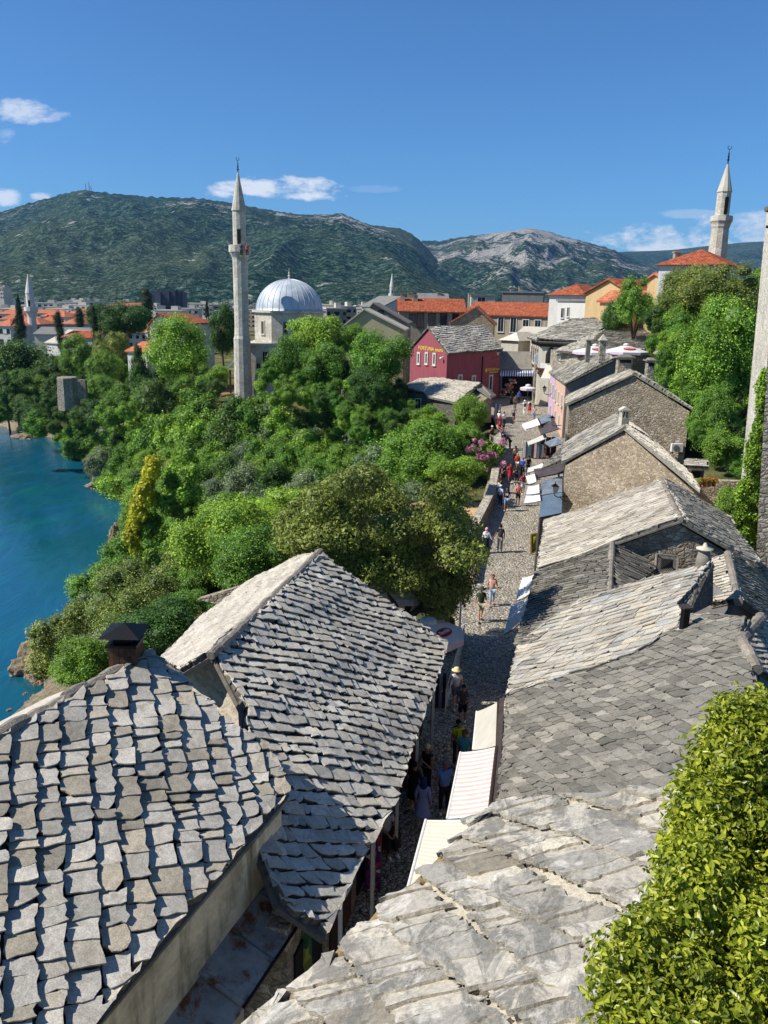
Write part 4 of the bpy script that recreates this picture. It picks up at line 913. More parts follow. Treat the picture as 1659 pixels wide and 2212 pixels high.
T('small yellow-green tree at the foot of the tall minaret', 470, 808, 28, 26, 118, 'bright', 'flat', 4, 14000, .06, tr=.14)
T('green tree in front of the mosque wall', 622, 785, 54, 64, 100, 'mid', seed=14, n=30000)
T('tallest bright green tree right of the mosque dome', 688, 735, 80, 70, 103, 'bright', 'flat', 6, 34000, .045)
T('bright tree under the olive gable wall', 700, 790, 58, 52, 98, 'mid', seed=15)
T('dense dark tree left of the red house', 822, 765, 70, 66, 92, 'mid', seed=16, n=34000, leaf=.04)
T('lower part dark tree beside the small stone house', 800, 840, 55, 50, 88, 'dark', seed=17)
T('green tree behind the dark one left of the red house', 765, 735, 38, 36, 104, 'bright', seed=18)
T('large fig tree below the small stone house', 905, 985, 105, 78, 68, 'mid', 'round', 19, 34000, .04, tr=None, name='fig_tree')
T('light green fig tree at the corner of the paved terrace', 985, 1020, 66, 46, 60, 'bright', 'flat', 5, 26000, .05, tr=None, name='fig_tree')
T('bright locust tree left of the olive brown tree', 620, 1110, 110, 66, 58, 'bright', 'flat', 7, 34000, .035)
T('bright green tree right of the yellow-leaved tree', 475, 1160, 115, 105, 55, 'bright', 'round', 20, 34000, .04)
T('mid green tree under the bright locust', 560, 1215, 105, 80, 47, 'mid', 'round', 24, 34000, .04)
T('olive green willow low at the shore', 285, 1300, 110, 95, 50, 'olive', 'round', 21, 34000, .035)
T('feathery green willow nearest the river below the olive one', 175, 1425, 78, 58, 47, 'mid', 'round', 22, 30000, .04)
T('dark glossy bush behind the wooden chimney', 350, 1345, 95, 55, 36, 'dark', 'round', 23, 26000, .05, name='bush', cat='bush', tr=None)
T('green bush at the foot of the white roof slope', 400, 1310, 70, 40, 38, 'mid', 'flat', 8, 22000, .05, name='bush', cat='bush', tr=None)
# yellow-leaved conical tree
yt = thing('poplar_tree', 'tall conical tree by the water with bright yellow leaves down its left side', 'tree', PD(370, 1180, 66)-V3(0, 0, 2)); s = pxm(66, 0)
ry = random.Random(2); lb = []
YO = [(398, 945), (410, 985), (425, 1050), (450, 1110), (460, 1180), (440, 1230), (330, 1240), (295, 1190), (300, 1120), (325, 1060), (345, 1030), (372, 1030), (385, 980)]
while len(lb) < 60:
    x, y_ = ry.uniform(290, 465), ry.uniform(945, 1240)
    if inside((x, y_), YO): lb.append((PD(x, y_, 66+ry.uniform(-2., 1.5))-wloc(yt), (ry.uniform(.45, .8),)*3))
o = bpy.data.objects.new('crown', leaf_mesh('crown', lb, 60000, .2, LF['mid'], 13)); COL.objects.link(o); o.parent = yt
lob = [((PD(px, py, 64.)-wloc(yt)), (r*1.15/s,)*3) for px, py, r in ((330, 1000, 13), (326, 1022, 15), (318, 1048, 14), (305, 1065, 13), (316, 1078, 15), (298, 1092, 14), (300, 1112, 16), (290, 1135, 14), (285, 1160, 15), (292, 1185, 10))]
me = leaf_mesh('yellow_leaves', lob, 13000, .2, LF['yellow'], 3, core=.35); o = bpy.data.objects.new('yellow_leaves', me); COL.objects.link(o); o.parent = yt
# the big olive-brown tree beside the second roof
big = thing('broadleaf_tree', 'large olive brown tree spreading over the lane beyond the second left roof', 'tree', (1.0, 31.5, 0))
rg2 = random.Random(12); lob = []
OUT = [(565, 1150), (640, 1105), (700, 1060), (780, 1035), (870, 1035), (960, 1060), (1005, 1110), (1010, 1180), (1000, 1230), (975, 1320), (930, 1340), (860, 1310), (800, 1260), (735, 1210), (640, 1190)]
while len(lob) < 84:
    x, y_ = rg2.uniform(560, 1015), rg2.uniform(1030, 1345)
    if not inside((x, y_), OUT): continue
    p = PD(x, y_, 31.5+rg2.uniform(-3.2, 3.2)); lob.append((p-wloc(big), (rg2.uniform(.5, .95), rg2.uniform(.5, .95), rg2.uniform(.4, .7))))
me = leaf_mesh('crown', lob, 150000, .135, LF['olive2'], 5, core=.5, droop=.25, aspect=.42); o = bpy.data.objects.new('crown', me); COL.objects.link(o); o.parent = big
mb = MB(); b = Vector((1.0, 31.5, -.2)); j = b+V3(-.2, .2, 2.4); mb.tube([b, b.lerp(j, .5), j], [.34, .27, .24], 10)
for e in ((2.0, .4, 3.8), (-2.4, 0, 3.8), (1.0, 1.4, 4.6), (-.8, -1.2, 4.2), (1.2, -.8, 3.4), (-3.4, .5, 3.8)): mb.tube([j-V3(0, 0, .1), j.lerp(b+V3(*e), .5)+V3(0, 0, .2), b+V3(*e)], [.17, .1, .04], 7)
mb.build('trunk', M['bark'], big, True)
# oleander
ol = thing('oleander_bush', 'pink flowering oleander bush beside the parapet wall', 'bush', PS(1055, 1015)+V3(-1, 0, -1))
lob = [(PD(px, py, 68)-wloc(ol), (r/24,)*3) for px, py, r in ((1030, 985, 16), (1055, 975, 17), (1045, 1005, 20), (1070, 985, 13), (1022, 1010, 15), (1060, 1020, 15), (1078, 972, 11))]
o = bpy.data.objects.new('foliage', leaf_mesh('foliage', lob, 14000, .2, LF['mid'], 8)); COL.objects.link(o); o.parent = ol
rgp = random.Random(3); lob2 = [(PD(rgp.gauss(1048, 20), rgp.gauss(992, 18), 66.9+rgp.random()*.8)-wloc(ol), (rgp.uniform(.12, .26),)*3) for i in range(44)]
o = bpy.data.objects.new('blossom', leaf_mesh('blossom', lob2, 5200, .11, LF['pink'], 9, core=0)); COL.objects.link(o); o.parent = ol
# right-hand slope
T('round olive-dark tree at upper right beside the white house', 1555, 625, 95, 66, 84, 'olive', seed=3, n=34000, leaf=.035, ground=5)
T('bright green tree filling the right slope above the big gable', 1560, 760, 108, 120, 76, 'bright', seed=25, n=38000, leaf=.035, ground=3)
T('dark lower tree on the right slope', 1480, 830, 85, 78, 82, 'mid', seed=26, n=34000, leaf=.035, ground=3)
T('leafy tree right of the big gable', 1545, 905, 62, 80, 70, 'mid', seed=27, n=30000, leaf=.04, ground=1)
T('airy tree left of the olive-dark one above the stone roofs', 1375, 650, 50, 55, 98, 'mid', 'round', 28, 12000, .05, ground=6)
T('dark tree under the airy one by the restaurant roof', 1440, 690, 45, 62, 92, 'olive', seed=29, n=24000, ground=6)
T('dark crown against the restaurant roof edge', 1330, 685, 34, 40, 104, 'dark', seed=30, n=14000, leaf=.055, ground=6)
T('upper crown joining the olive-dark tree', 1470, 625, 48, 45, 90, 'olive', seed=31, n=24000, ground=6)
T('small bright bush beside the cafe umbrellas', 1415, 748, 20, 26, 92, 'bright', seed=2, n=9000, leaf=.07, name='bush', cat='bush', tr=None, ground=6)
T('rosemary-like grey bush behind the big gable', 1505, 850, 20, 30, 76, 'grey', seed=2, n=9000, leaf=.06, name='bush', cat='bush', tr=None, ground=3)
T('fig tree at the foot of the ivy-clad tower', 1578, 1095, 42, 52, 46, 'mid', seed=32, n=22000, leaf=.05, name='fig_tree', tr=None, ground=1)
T('fig branches above the little slab canopy', 1560, 965, 52, 55, 60, 'mid', 'flat', 9, 22000, .05, name='fig_tree', tr=None, ground=1)
T('green shrubs under the big gable corner', 1520, 905, 40, 34, 72, 'bright', 'flat', 10, 16000, .06, name='shrub', cat='shrub', tr=None, ground=1)
filler([(560, 790), (870, 790), (885, 860), (880, 940), (740, 930), (720, 870), (560, 870)], 790, 940, 26, lambda x, y: 101-(y-790)*.13, ['bright', 'mid', 'dark', 'mid'], 'shrubs before the mosque', 'shrub below the trees between mosque and red house, ')
# the hedge under the camera
hd = thing('clipped_shrub', 'glossy yellow-green leafy shrub filling the lower right corner', 'shrub', P(1500, 2250, 9.5))
lob = []
rgh = random.Random(8)
HO = [(1600, 1525), (1760, 1525), (1800, 2300), (1290, 2300), (1265, 2205), (1310, 2110), (1390, 2010), (1450, 1910), (1475, 1790), (1500, 1710), (1545, 1620), (1560, 1560)]
while len(lob) < 190:
    x, y_ = rgh.uniform(1200, 1790), rgh.uniform(1490, 2300)
    if not inside((x, y_), HO): continue
    k = (y_-1490)/800; D = 4.6-1.5*k+rgh.uniform(-.25, .5); p = PD(x, y_, D); lob.append((p-wloc(hd), (rgh.uniform(.09, .19),)*3))
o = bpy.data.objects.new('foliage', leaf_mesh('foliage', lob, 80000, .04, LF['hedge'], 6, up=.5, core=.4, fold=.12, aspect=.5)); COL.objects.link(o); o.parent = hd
# ================================================================== town buildings
def facade(p0, p1, depth, z0, ze):
    a = V3(p0.x, p0.y, 0); b = V3(p1.x, p1.y, 0); d = (b-a).normalized(); n = V3(-d.y, d.x, 0)
    if n.y < 0: n = -n
    return a, b, b+n*depth, a+n*depth, d, n
def bld(name, label, x0, x1, ye, D0, D1=None, depth=9, z0=0, yr=None, kind='side', wall='white_wall', roof='tiles', wins=(), cat='house', ov=.35, group=None, ww=1., wh=1.4, fm=None, xr=None, chim=(), zmid=None, winbars=2):
    """building whose camera-side facade spans the eave line (x0,ye)-(x1,ye')"""
    D1 = D1 or D0; y0, y1 = ye if hasattr(ye, '__len__') else (ye, ye)
    p0, p1 = PD(x0, y0, D0), PD(x1, y1, D1); ze = (p0.z+p1.z)/2
    a, b, c, e, d, n = facade(p0, p1, depth, z0, ze); L = (b-a).length
    h = thing(name, label, cat, ((a+c)/2+V3(0, 0, z0))*1., group)
    up = lambda p, z: V3(p.x, p.y, z)
    rm = M[roof] if isinstance(roof, str) else roof
    if yr is not None:
        Dm = (D0+D1)/2+(depth/2 if kind in ('side', 'hip') else 0); zr = PD((x0+x1)/2 if xr is None else xr, yr, Dm).z; hr = max(.4, zr-ze)
    mb = MB(); t = .22
    if kind == 'flat':
        mb.prism([up(q, ze) for q in (a, b, c, e)], [up(q, z0) for q in (a, b, c, e)]); mb.build('wall', M[wall], h)
        mb = MB(); o = [a-d*.2-n*.2, b+d*.2-n*.2, c+d*.2+n*.2, e-d*.2+n*.2]; mb.prism([up(q, ze+.35) for q in o], [up(q, ze+.02) for q in o]); mb.build('roof', rm, h)
    elif kind == 'side':
        m0, m1 = (a+e)/2, (b+c)/2
        mb.prism([up(a, z0), up(a, ze), up(m0, ze+hr-.1), up(e, ze), up(e, z0)], [up(b, z0), up(b, ze), up(m1, ze+hr-.1), up(c, ze), up(c, z0)]); mb.build('wall', M[wall], h)
        mb = MB(); sl = hr/(depth/2); o0, o1 = m0-d*ov, m1+d*ov
        for s_, q0, q1 in ((-1, a, b), (1, e, c)):
            f0, f1 = q0-d*ov+n*s_*ov, q1+d*ov+n*s_*ov; zz = ze-sl*ov+.06
            mb.prism([up(f0, zz), up(f1, zz), up(o1, ze+hr+.06), up(o0, ze+hr+.06)], [up(f0, zz-t), up(f1, zz-t), up(o1, ze+hr+.06-t), up(o0, ze+hr+.06-t)])
        r_ = mb.build('roof', rm, h)
    elif kind == 'front':
        f_ = .5 if xr is None else (xr-x0)/(x1-x0); m0, m1 = a.lerp(b, f_), e.lerp(c, f_)
        mb.prism([up(a, z0), up(a, ze), up(m0, ze+hr-.1), up(b, ze), up(b, z0)], [up(e, z0), up(e, ze), up(m1, ze+hr-.1), up(c, ze), up(c, z0)]); mb.build('wall', M[wall], h)
        mb = MB()
        for s_, q0, q1 in ((-1, a, e), (1, b, c)):
            sl = hr/max(.5, (m0-q0).length); f0, f1 = q0+d*s_*ov-n*ov, q1+d*s_*ov+n*ov; zz = ze-sl*ov+.06; k0, k1 = m0-n*ov, m1+n*ov
            mb.prism([up(f0, zz), up(f1, zz), up(k1, ze+hr+.06), up(k0, ze+hr+.06)], [up(f0, zz-t), up(f1, zz-t), up(k1, ze+hr+.06-t), up(k0, ze+hr+.06-t)])
        r_ = mb.build('roof', rm, h)
    else:
        mb.prism([up(q, ze) for q in (a, b, c, e)], [up(q, z0) for q in (a, b, c, e)]); mb.build('wall', M[wall], h)
        o = [a-d*ov-n*ov, b+d*ov-n*ov, c+d*ov+n*ov, e-d*ov+n*ov]; k = min(depth, L)/2*.95; zz = ze+.04
        m0, m1 = (a+e)/2+d*k*(L > depth*.9 or 1), (b+c)/2-d*k
        if L <= depth: m0 = (a+b+c+e)/4-n*(depth-L)/2; m1 = (a+b+c+e)/4+n*(depth-L)/2
        mb = MB(); i = mb.add([up(q, zz) for q in o]+[up(m0, ze+hr), up(m1, ze+hr)])
        if L > depth: fs = ((0, 1, 5, 4), (1, 2, 5), (2, 3, 4, 5), (3, 0, 4))
        else: fs = ((0, 1, 4), (1, 2, 5, 4), (2, 3, 5), (3, 0, 4, 5))
        for q in fs: mb.face([i+v for v in q])
        mb.face((i+3, i+2, i+1, i)); r_ = mb.build('roof', rm, h)
    for cx_, cy_, cw, chh in chim:
        p = PD(cx_, cy_, (D0+D1)/2+depth*.4); mc = MB(); mc.box(p-V3(0, 0, chh/2), (cw, cw, chh)); mc.box(p+V3(0, 0, .06), (cw+.2, cw+.2, .12)); mc.build('chimney', M['beige_wall'], h)
    for w in wins:
        px, py = w[:2]; w_ = w[2] if len(w) > 2 else ww; h_ = w[3] if len(w) > 3 else wh
        r = ray(px, py); tt = (a-CAM).dot(n)/r.dot(n); p = CAM+r*tt
        win(h, p-n*.04, -n, w_, h_, fm or M['frame'], bars=winbars, fr=.12 if w_ > .8 else .08)
    return h
# ---- red travel agency
pc = PD(966, 763, 99); zE = pc.z
S0, S1, S2 = PD(887, 762, 107), PD(966, 763, 99), PD(1081, 762, 109)
red = thing('red_house', 'red plastered house with slab roof, white framed windows and yellow lettering', 'house', (12, 90, 0))
S1 = V3(S1.x, S1.y, 0); S0 = V3(S0.x, S0.y, 0); S2 = V3(S2.x, S2.y, 0)
dl_, dr_ = (S0-S1).normalized(), (S2-S1).normalized(); S3 = S0+(S2-S1)
zR = PXY(928, 708, *(S1.lerp(S0, .5)).xy); Lm = S1.lerp(S0, .5); Rm = S2.lerp(S3, .5)
U = lambda p, z: V3(p.x, p.y, z)
mb = MB(); mb.prism([U(S1, -3), U(S1, zE), U(Lm, zR-.15), U(S0, zE), U(S0, -3)], [U(S2, -3), U(S2, zE), U(Rm, zR-.15), U(S3, zE), U(S3, -3)]); mb.build('wall', M['red_wall'], red)
o_ = .35; ea, eb = U(S1, zE-.1)-dl_*o_-dr_*.25, U(S2, zE-.1)-dl_*o_+dr_*.3; ra_, rb2 = U(Lm, zR+.05)-dr_*.25, U(Rm, zR+.05)+dr_*.3; ec, ed = U(S0, zE-.1)+dl_*o_-dr_*.25, U(S3, zE-.1)+dl_*o_+dr_*.3
roofpart('roof', red, [dict(outline=[ea, eb, rb2, ra_], A=opd(plane_of(ea, eb, ra_), 960, 720, 1060, 735), B=ea-ra_, sa=.55, sb=.42, ra=.03, rb=.08, th=.05, seed=91, wav=.05), dict(outline=[ra_, rb2, ed, ec], A=rb2-ra_, B=ec-ra_, sa=.6, sb=.4, rb=.03, th=.04, seed=92, mats=(2, 1))], [M['slate_grey'], M['mortar_dark'], M['slate_white']], [(ra_, rb2, .12)])
nl_, nr__ = V3(dl_.y, -dl_.x, 0), V3(dr_.y, -dr_.x, 0)
if nl_.y > 0: nl_ = -nl_
if nr__.y > 0: nr__ = -nr__
def onwall(px, py, S, nn): r = ray(px, py); return CAM+r*((S-CAM).dot(nn)/r.dot(nn))
for px, py in ((905, 774), (922, 774), (939, 776)):
    win(red, onwall(px, py, S1, nl_)+nl_*.02, nl_, .75, 1.55, fr=.2, bars=1, depth=.1)
for px, py, w_, h_ in ((993, 822, .95, 1.5), (1022, 824, .95, 1.6), (1059, 827, .95, 2.1)):
    win(red, onwall(px, py, S1, nr__)+nr__*.02, nr__, w_, h_, fr=.2, bars=1, depth=.1)
mb = MB(); pa_, pb_ = onwall(1042, 770, S1, nr__)+nr__*.08, onwall(1038, 838, S1, nr__)+nr__*.08; mb.tube([pa_, V3(pa_.x, pa_.y, pb_.z)], .07, 8); mb.build('downpipe', M['iron'], red)
mb = MB(); cm = onwall(958, 774, S1, nl_)+nl_*.35; mb.ball(cm, .18, 10); mb.tube([cm, cm-nl_*.35+V3(0, 0, .25)], .05, 6); mb.build('camera_dome', M['white'], red)
def text(s, c, right, nrm, size, mat, name, parent=None, th=.012, wdt=None):
    cu = bpy.data.curves.new(name, 'FONT'); cu.body = s; cu.size = size; cu.align_x = 'CENTER'; cu.align_y = 'CENTER'; cu.extrude = th; cu.offset = .012; cu.materials.append(mat)
    tmp = bpy.data.objects.new(name, cu); COL.objects.link(tmp); dg = bpy.context.evaluated_depsgraph_get(); me = bpy.data.meshes.new_from_object(tmp.evaluated_get(dg)); bpy.data.objects.remove(tmp)
    me.name = name
    if wdt:
        xs_ = [v.co.x for v in me.vertices]; k = wdt/(max(xs_)-min(xs_))
        for v in me.vertices: v.co.x *= k
    right = right.normalized(); nrm = nrm.normalized(); up_ = nrm.cross(right)
    o = bpy.data.objects.new(name, me); COL.objects.link(o); off = wloc(parent) if parent else V3(0, 0, 0)
    o.matrix_world = Matrix(((right.x, up_.x, nrm.x, c.x-off.x), (right.y, up_.y, nrm.y, c.y-off.y), (right.z, up_.z, nrm.z, c.z-off.z), (0, 0, 0, 1)))
    if parent: o.parent = parent
    return o
M['letter'] = m_plain('letter_yellow', '#d9b84a', .6, var=.05); M['letter_dark'] = m_plain('letter_dark', '#26292c', .6, var=.05)
M['blue_txt'] = m_plain('letter_blue', '#2a3f8a', .6, var=.05); M['red_paint'] = m_plain('red_paint', '#b3202a', .6, var=.05)
ct = onwall(930, 754, S1, nl_)+nl_*.03; wd = (onwall(956, 756, S1, nl_)-onwall(904, 752, S1, nl_)).length
text('FORTUNA tours', ct, -dl_, nl_, .62, M['letter'], 'lettering', red, wdt=wd)
ct = onwall(1066, 798, S1, nr__)+nr__*.03; text('FORTUNA tours', ct, dr_, nr__, .5, M['letter'], 'lettering', red, wdt=3.0)
ct = onwall(1066, 804, S1, nr__)+nr__*.03; text('TRAVEL AGENCY', ct, dr_, nr__, .24, M['letter'], 'lettering', red, wdt=2.3)
mb = MB(); lg = onwall(1050, 800, S1, nr__)+nr__*.03; mb.lathe((0, 0, 0), [(.26, -.02), (.26, .02)], 16); mb.v = [tuple(lg+dr_*v[0]+V3(0, 0, v[1])+nr__*v[2]) for v in mb.v]; mb.build('logo_disc', M['letter'], red)
# small stone building in front
ss = thing('small_stone_house', 'low stone house under ivy with white slab roof in front of the red house', 'house', (8, 84, 0))
zq = 2.9
L0, L1_, L2_ = PD(868, 838, 95), PD(985, 871, 86), PD(1037, 829, 91)
plq = plane_of(L0, L1_, L2_)
qo = [on_plane(x, y, plq) for x, y in ((866, 838), (916, 848), (922, 858), (985, 872), (1040, 828), (955, 818), (905, 818))]
roofpart('roof', ss, [dict(outline=qo, A=opd(plq, 900, 835, 990, 858), B=opd(plq, 960, 830, 940, 850), sa=.55, sb=.4, rb=.05, th=.05, seed=95)], [M['slate_white'], M['mortar_mid']])
q4 = on_plane(1040, 828, plq); q3 = on_plane(985, 872, plq)
mb = MB(); mb.prism([p-V3(0, 0, .25)+V3(0, .25, 0) for p in (qo[0], qo[3], q4, qo[5])], [V3(p.x, p.y+.25, -3) for p in (qo[0], qo[3], q4, qo[5])]); mb.build('wall', M['rubble_grey'], ss)
mb = MB(); g_ = [q3, q4, PD(1062, 852, 89), PD(1062, 912, 89), PD(985, 912, 86)]; mb.prism([p+V3(0, .3, -.1) for p in g_], [p+V3(0, 1.2, -.1) for p in g_]); mb.build('gable', M['rubble'], ss)
mb = MB(); e_ = [PD(1037, 827, 92), PD(1072, 853, 92), PD(1060, 860, 88.5), PD(1028, 838, 90)]; mb.prism(e_, [p-V3(0, 0, .12) for p in e_]); mb.build('eave_slabs', M['slate_old'], ss)
win(ss, PD(903, 872, 91.2), V3(-.6, -1, 0), .8, 1.2, bars=2)
T('ivy covering the small stone house wall on its left', 925, 905, 50, 34, 84, 'ivy', 'flat', 33, 26000, .045, name='ivy', cat='ivy', tr=None)
T('ivy mound at the lane corner of the small stone house', 1016, 892, 42, 44, 84, 'ivy', 'round', 34, 26000, .045, name='ivy', cat='ivy', tr=None)
T('dense fig foliage between the ivy and the parapet', 1000, 950, 50, 42, 70, 'mid', 'round', 35, 26000, .045, name='bush', cat='bush', tr=None)
# ---- mosque
mq = thing('mosque', 'pale stone mosque with ribbed blue-grey lead dome on an octagonal drum', 'mosque', (-13, 122, 1.4))
cD = PD(626, 740, 123); zz = lambda py, D=123: PD(626, py, D).z; sM = pxm(123, 10)
hw = 80/sM
mb = MB(); mb.box((cD.x, cD.y, (1+zz(742))/2), (hw*2, hw*2, zz(742)-1), .0); mb.build('prayer_hall', M['ashlar'], mq)
mb = MB(); mb.box((cD.x, cD.y, zz(741)), (hw*2+.6, hw*2+.6, .35)); mb.build('cornice', M['offwhite'], mq)
mb = MB(); dr2 = 78/sM; mb.lathe((cD.x, cD.y, zz(738)), [(dr2*.98, 0), (dr2*.98, zz(676)-zz(738)), (dr2*1.05, zz(676)-zz(738)+.05), (dr2*1.05, zz(674)-zz(738)+.2)], 8, 0, math.pi/8); mb.build('drum', M['ashlar'], mq)
def m_lead():
    t = NT('lead_sheet'); s_ = t.n('ShaderNodeSeparateXYZ'); t.l(t.co, s_.inputs[0]); n = t.noise(.7, 5, .6); f = t.vor(.8, 'F1', None, 'Color'); s2 = t.n('ShaderNodeSeparateColor'); t.l(f, s2.inputs[0])
    c = t.ramp(t.math('ADD', t.math('MULTIPLY', n, .6), t.math('MULTIPLY', s2.outputs[0], .4)), [(.3, '#a3aab0'), (.7, '#bfc5c8')]); return t.done(c, .55, None, .15)
M['lead'] = m_lead()
rD = 71/sM; prof = [(rD*1.03, -.1), (rD*1.03, .0)]+[(rD*math.cos(a_), rD*.92*math.sin(a_)) for a_ in [math.pi/2*i/16 for i in range(17)]]
prof[-1] = (.03, prof[-1][1]); mb = MB(); mb.lathe((cD.x, cD.y, zz(674)+.2), prof, 64); dm = mb.build('dome', M['lead'], mq, True)
mb = MB()
for k in range(32):
    an = k*math.pi/16; mb.tube([(cD.x+(r+.02)*math.cos(an), cD.y+(r+.02)*math.sin(an), zz(674)+.2+z) for r, z in prof[2:-1]], .03, 4)
mb.build('ribs', M['lead'], dm)
mb = MB(); zt_ = zz(674)+.2+rD*.92; mb.lathe((cD.x, cD.y, zt_), [(.25, -.1), (.12, .2), (.22, .4), (.08, .6), (.15, .8), (.04, 1.0), (.03, 1.5)], 10); mb.build('finial', M['offwhite'], mq)
for k in range(8):
    an = math.pi/8+math.pi/4*k+math.pi/8; nn = V3(math.cos(an), math.sin(an), 0)
    if nn.y < .3:
        p = V3(cD.x, cD.y, zz(707))+nn*(dr2*.98*math.cos(math.pi/8)+.02); win(mq, p, nn, .9, 2.0, M['offwhite'], M['dark'], bars=3, fr=.14, depth=.06)
for px, py in ((562, 800), (600, 800), (575, 775)):
    p = PD(px, py, cD.y-hw-.03); win(mq, p, V3(0, -1, 0), 1.1, 2.1, M['offwhite'], M['dark'], bars=3, depth=.05)
# portico roof left of the minaret
mb = MB(); k = [PD(488, 796, 121), PD(509, 772, 121), PD(509, 772, 128), PD(488, 796, 128)]; mb.prism(k, [p-V3(0, 0, .3) for p in k]); mb.build('porch_roof', M['lead'], mq)
mb = MB(); pp = PD(497, 800, 121.5); mb.box((pp.x, pp.y, (pp.z+1.2)/2), (.25, .25, pp.z-1.2)); mb.box((pp.x, pp.y+5, (pp.z+1.2)/2), (.25, .25, pp.z-1.2)); mb.build('porch_post', M['wood'], mq)
def minaret(label, xb, yb, D, zb, pr, sides, mat, spire, fin=True, group='minarets of the town'):
    """pr: list of (py, half width px); first entries are the base"""
    b = PD(xb, yb, D); s = pxm(D, b.z); t = thing('minaret', label, 'minaret', (b.x, b.y, zb))
    Z = lambda py: PXY(xb, py, b.x, b.y)
    sh = [(w/s, Z(py)) for py, w in pr['shaft']]; sh[0] = (sh[0][0], zb)
    for nm, key, m_ in (('shaft', 'shaft', mat), ('balcony', 'balcony', mat), ('upper_shaft', 'upper', mat), ('spire', 'spire', spire)):
        q = sh if key == 'shaft' else [(w/s, Z(py)) for py, w in pr[key]]
        mb = MB(); mb.lathe((b.x, b.y, 0), q, sides, 0, math.pi/sides); o = mb.build(nm, m_, t)
        if key == 'upper':
            dmb = MB(); r0 = q[0][0]*math.cos(math.pi/sides); dmb.box((b.x+r0*.1, b.y-r0, q[0][1]+.1+1.1), (r0*.55, .1, 1.9)); dmb.build('doorway', M['dark'], o)
    top = Z(pr['spire'][-1][0]); mb = MB(); k = (w0 := pr['shaft'][0][1]/s)
    mb.lathe((b.x, b.y, top-.1), [(.09, 0), (.06, .3), (.16, .45), (.06, .6), (.13, .8), (.05, .95), (.1, 1.1), (.04, 1.2), (.03, 1.5)], 8)
    for i in range(14):
        a_ = -2.2+i*.31; 
    mb.tube([(b.x+.2*math.cos(a_), b.y, top+1.65+.2*math.sin(a_)) for a_ in [(-4.2+i*.35) for i in range(15)]], .035, 5); mb.build('finial', M['iron'], t)
    return t
minaret('tall stone minaret with a balcony standing beside the lead dome', 526, 855, 116, 1.0, dict(
    shaft=[(858, 19.5), (745, 17.5), (732, 17.8), (726, 16), (705, 15), (562, 15.5), (556, 17), (548, 21), (543, 22)], balcony=[(547, 21.5), (545, 22.8), (531, 22.8), (530, 22.8)], upper=[(532, 13.6), (456, 13.3), (455, 15)], spire=[(456, 15), (455, 15), (372, 1.2)]), 12, M['ashlar'], M['ashlar'])
minaret('minaret with loudspeakers at upper right behind the orange roof', 1550, 545, 100, 5, dict(
    shaft=[(560, 19), (545, 19), (494, 17.5), (490, 19), (484, 20), (478, 22.5)], balcony=[(480, 22), (478, 23), (468, 22.6), (467, 22.6)], upper=[(469, 14.5), (415, 14), (414, 15.5)], spire=[(415, 15.5), (413, 15), (352, 1.2)]), 10, M['ashlar'], M['offwhite'])
minaret('small white minaret at far left above the roofs of the town', 72, 725, 260, -2, dict(
    shaft=[(730, 10.5), (685, 8.5), (676, 11), (672, 14)], balcony=[(673, 13.5), (672, 14.5), (664, 14), (663, 14)], upper=[(664, 8.5), (634, 8.5), (633, 9.2)], spire=[(634, 9.2), (633, 9), (592, .9)]), 12, M['white_wall'], M['white_wall'])
minaret('slender distant white minaret near the picture centre below the mountain', 846, 650, 500, -2, dict(
    shaft=[(655, 6), (645, 5.5), (640, 7)], balcony=[(641, 7), (640, 7.5), (634, 7.4)], upper=[(635, 4.8), (620, 4.8), (619, 5.2)], spire=[(620, 5.2), (619, 5), (591, .7)]), 12, M['white_wall'], M['white_wall'])
# ---- mid-ground houses
bld('gabled_house', 'olive plastered gable rising behind the bright tree beside the mosque', 738, 872, (704, 712), 116, 115, 5, 1, 667, 'front', 'olive_wall', 'slate_white', xr=787)
bld('gabled_house', 'grey stone gable with one small dark window behind the olive gable', 775, 879, (684, 705), 132, 131, 6, 1, 654, 'front', 'rubble_big', 'slate_old', wins=((823, 677, 1.0, 1.1),), xr=806, fm=M['frame_brown'])
bld('apartment_house', 'beige apartment house with orange tile roof, skylights and tall dark windows', 862, 1004, 672, 150, 150, 12, 1, 645, 'side', 'beige_wall', 'tiles', wins=((891, 687, 1.2, 1.5), (908, 692, 1.3, 2.6), (933, 692, 1.3, 2.6), (958, 692, 1.3, 2.6), (984, 688, 1.2, 1.7)), chim=((897, 638, .9, 2.4), (870, 634, .8, 1.6)), fm=M['frame_brown'])
bld('house', 'grey roofed attic house with chimneys behind the beige apartment house', 826, 905, 662, 188, 196, 7, 0, 640, 'front', 'white_wall', 'grey_wall', chim=((885, 632, 1., 2.), (855, 640, .8, 1.5)))
bld('house', 'white house with grey metal roof and a red brick chimney behind the orange tiles', 905, 968, 652, 200, 200, 10, 0, 634, 'side', 'offwhite', 'grey_wall', chim=((949, 632, 1., 2.2),))
bld('apartment_house', 'long worn beige building with orange roof and brown windows right of centre', 1003, 1184, (676, 684), 158, 150, 12, 1, 653, 'side', 'beige_wall', 'tiles', wins=((1082, 701, 1.3, 2.8), (1109, 702, 1.3, 2.8), (1136, 698, 1.3, 1.4), (1162, 699, 1.3, 1.4)), fm=M['frame'])
bld('gabled_house', 'worn stone gable with orange left slope in front of the long beige building', 974, 1066, (692, 700), 125, 124, 7, 1, 662, 'front', 'rubble_warm', 'tiles_pale', xr=1028)
bld('ruined_house', 'roofless grey concrete block with rusty chimney behind the orange roof', 1085, 1174, 633, 190, 188, 10, 0, None, 'flat', 'grey_wall', 'grey_wall', chim=((1125, 620, .8, 2.4), (1106, 626, .7, 1.6)))
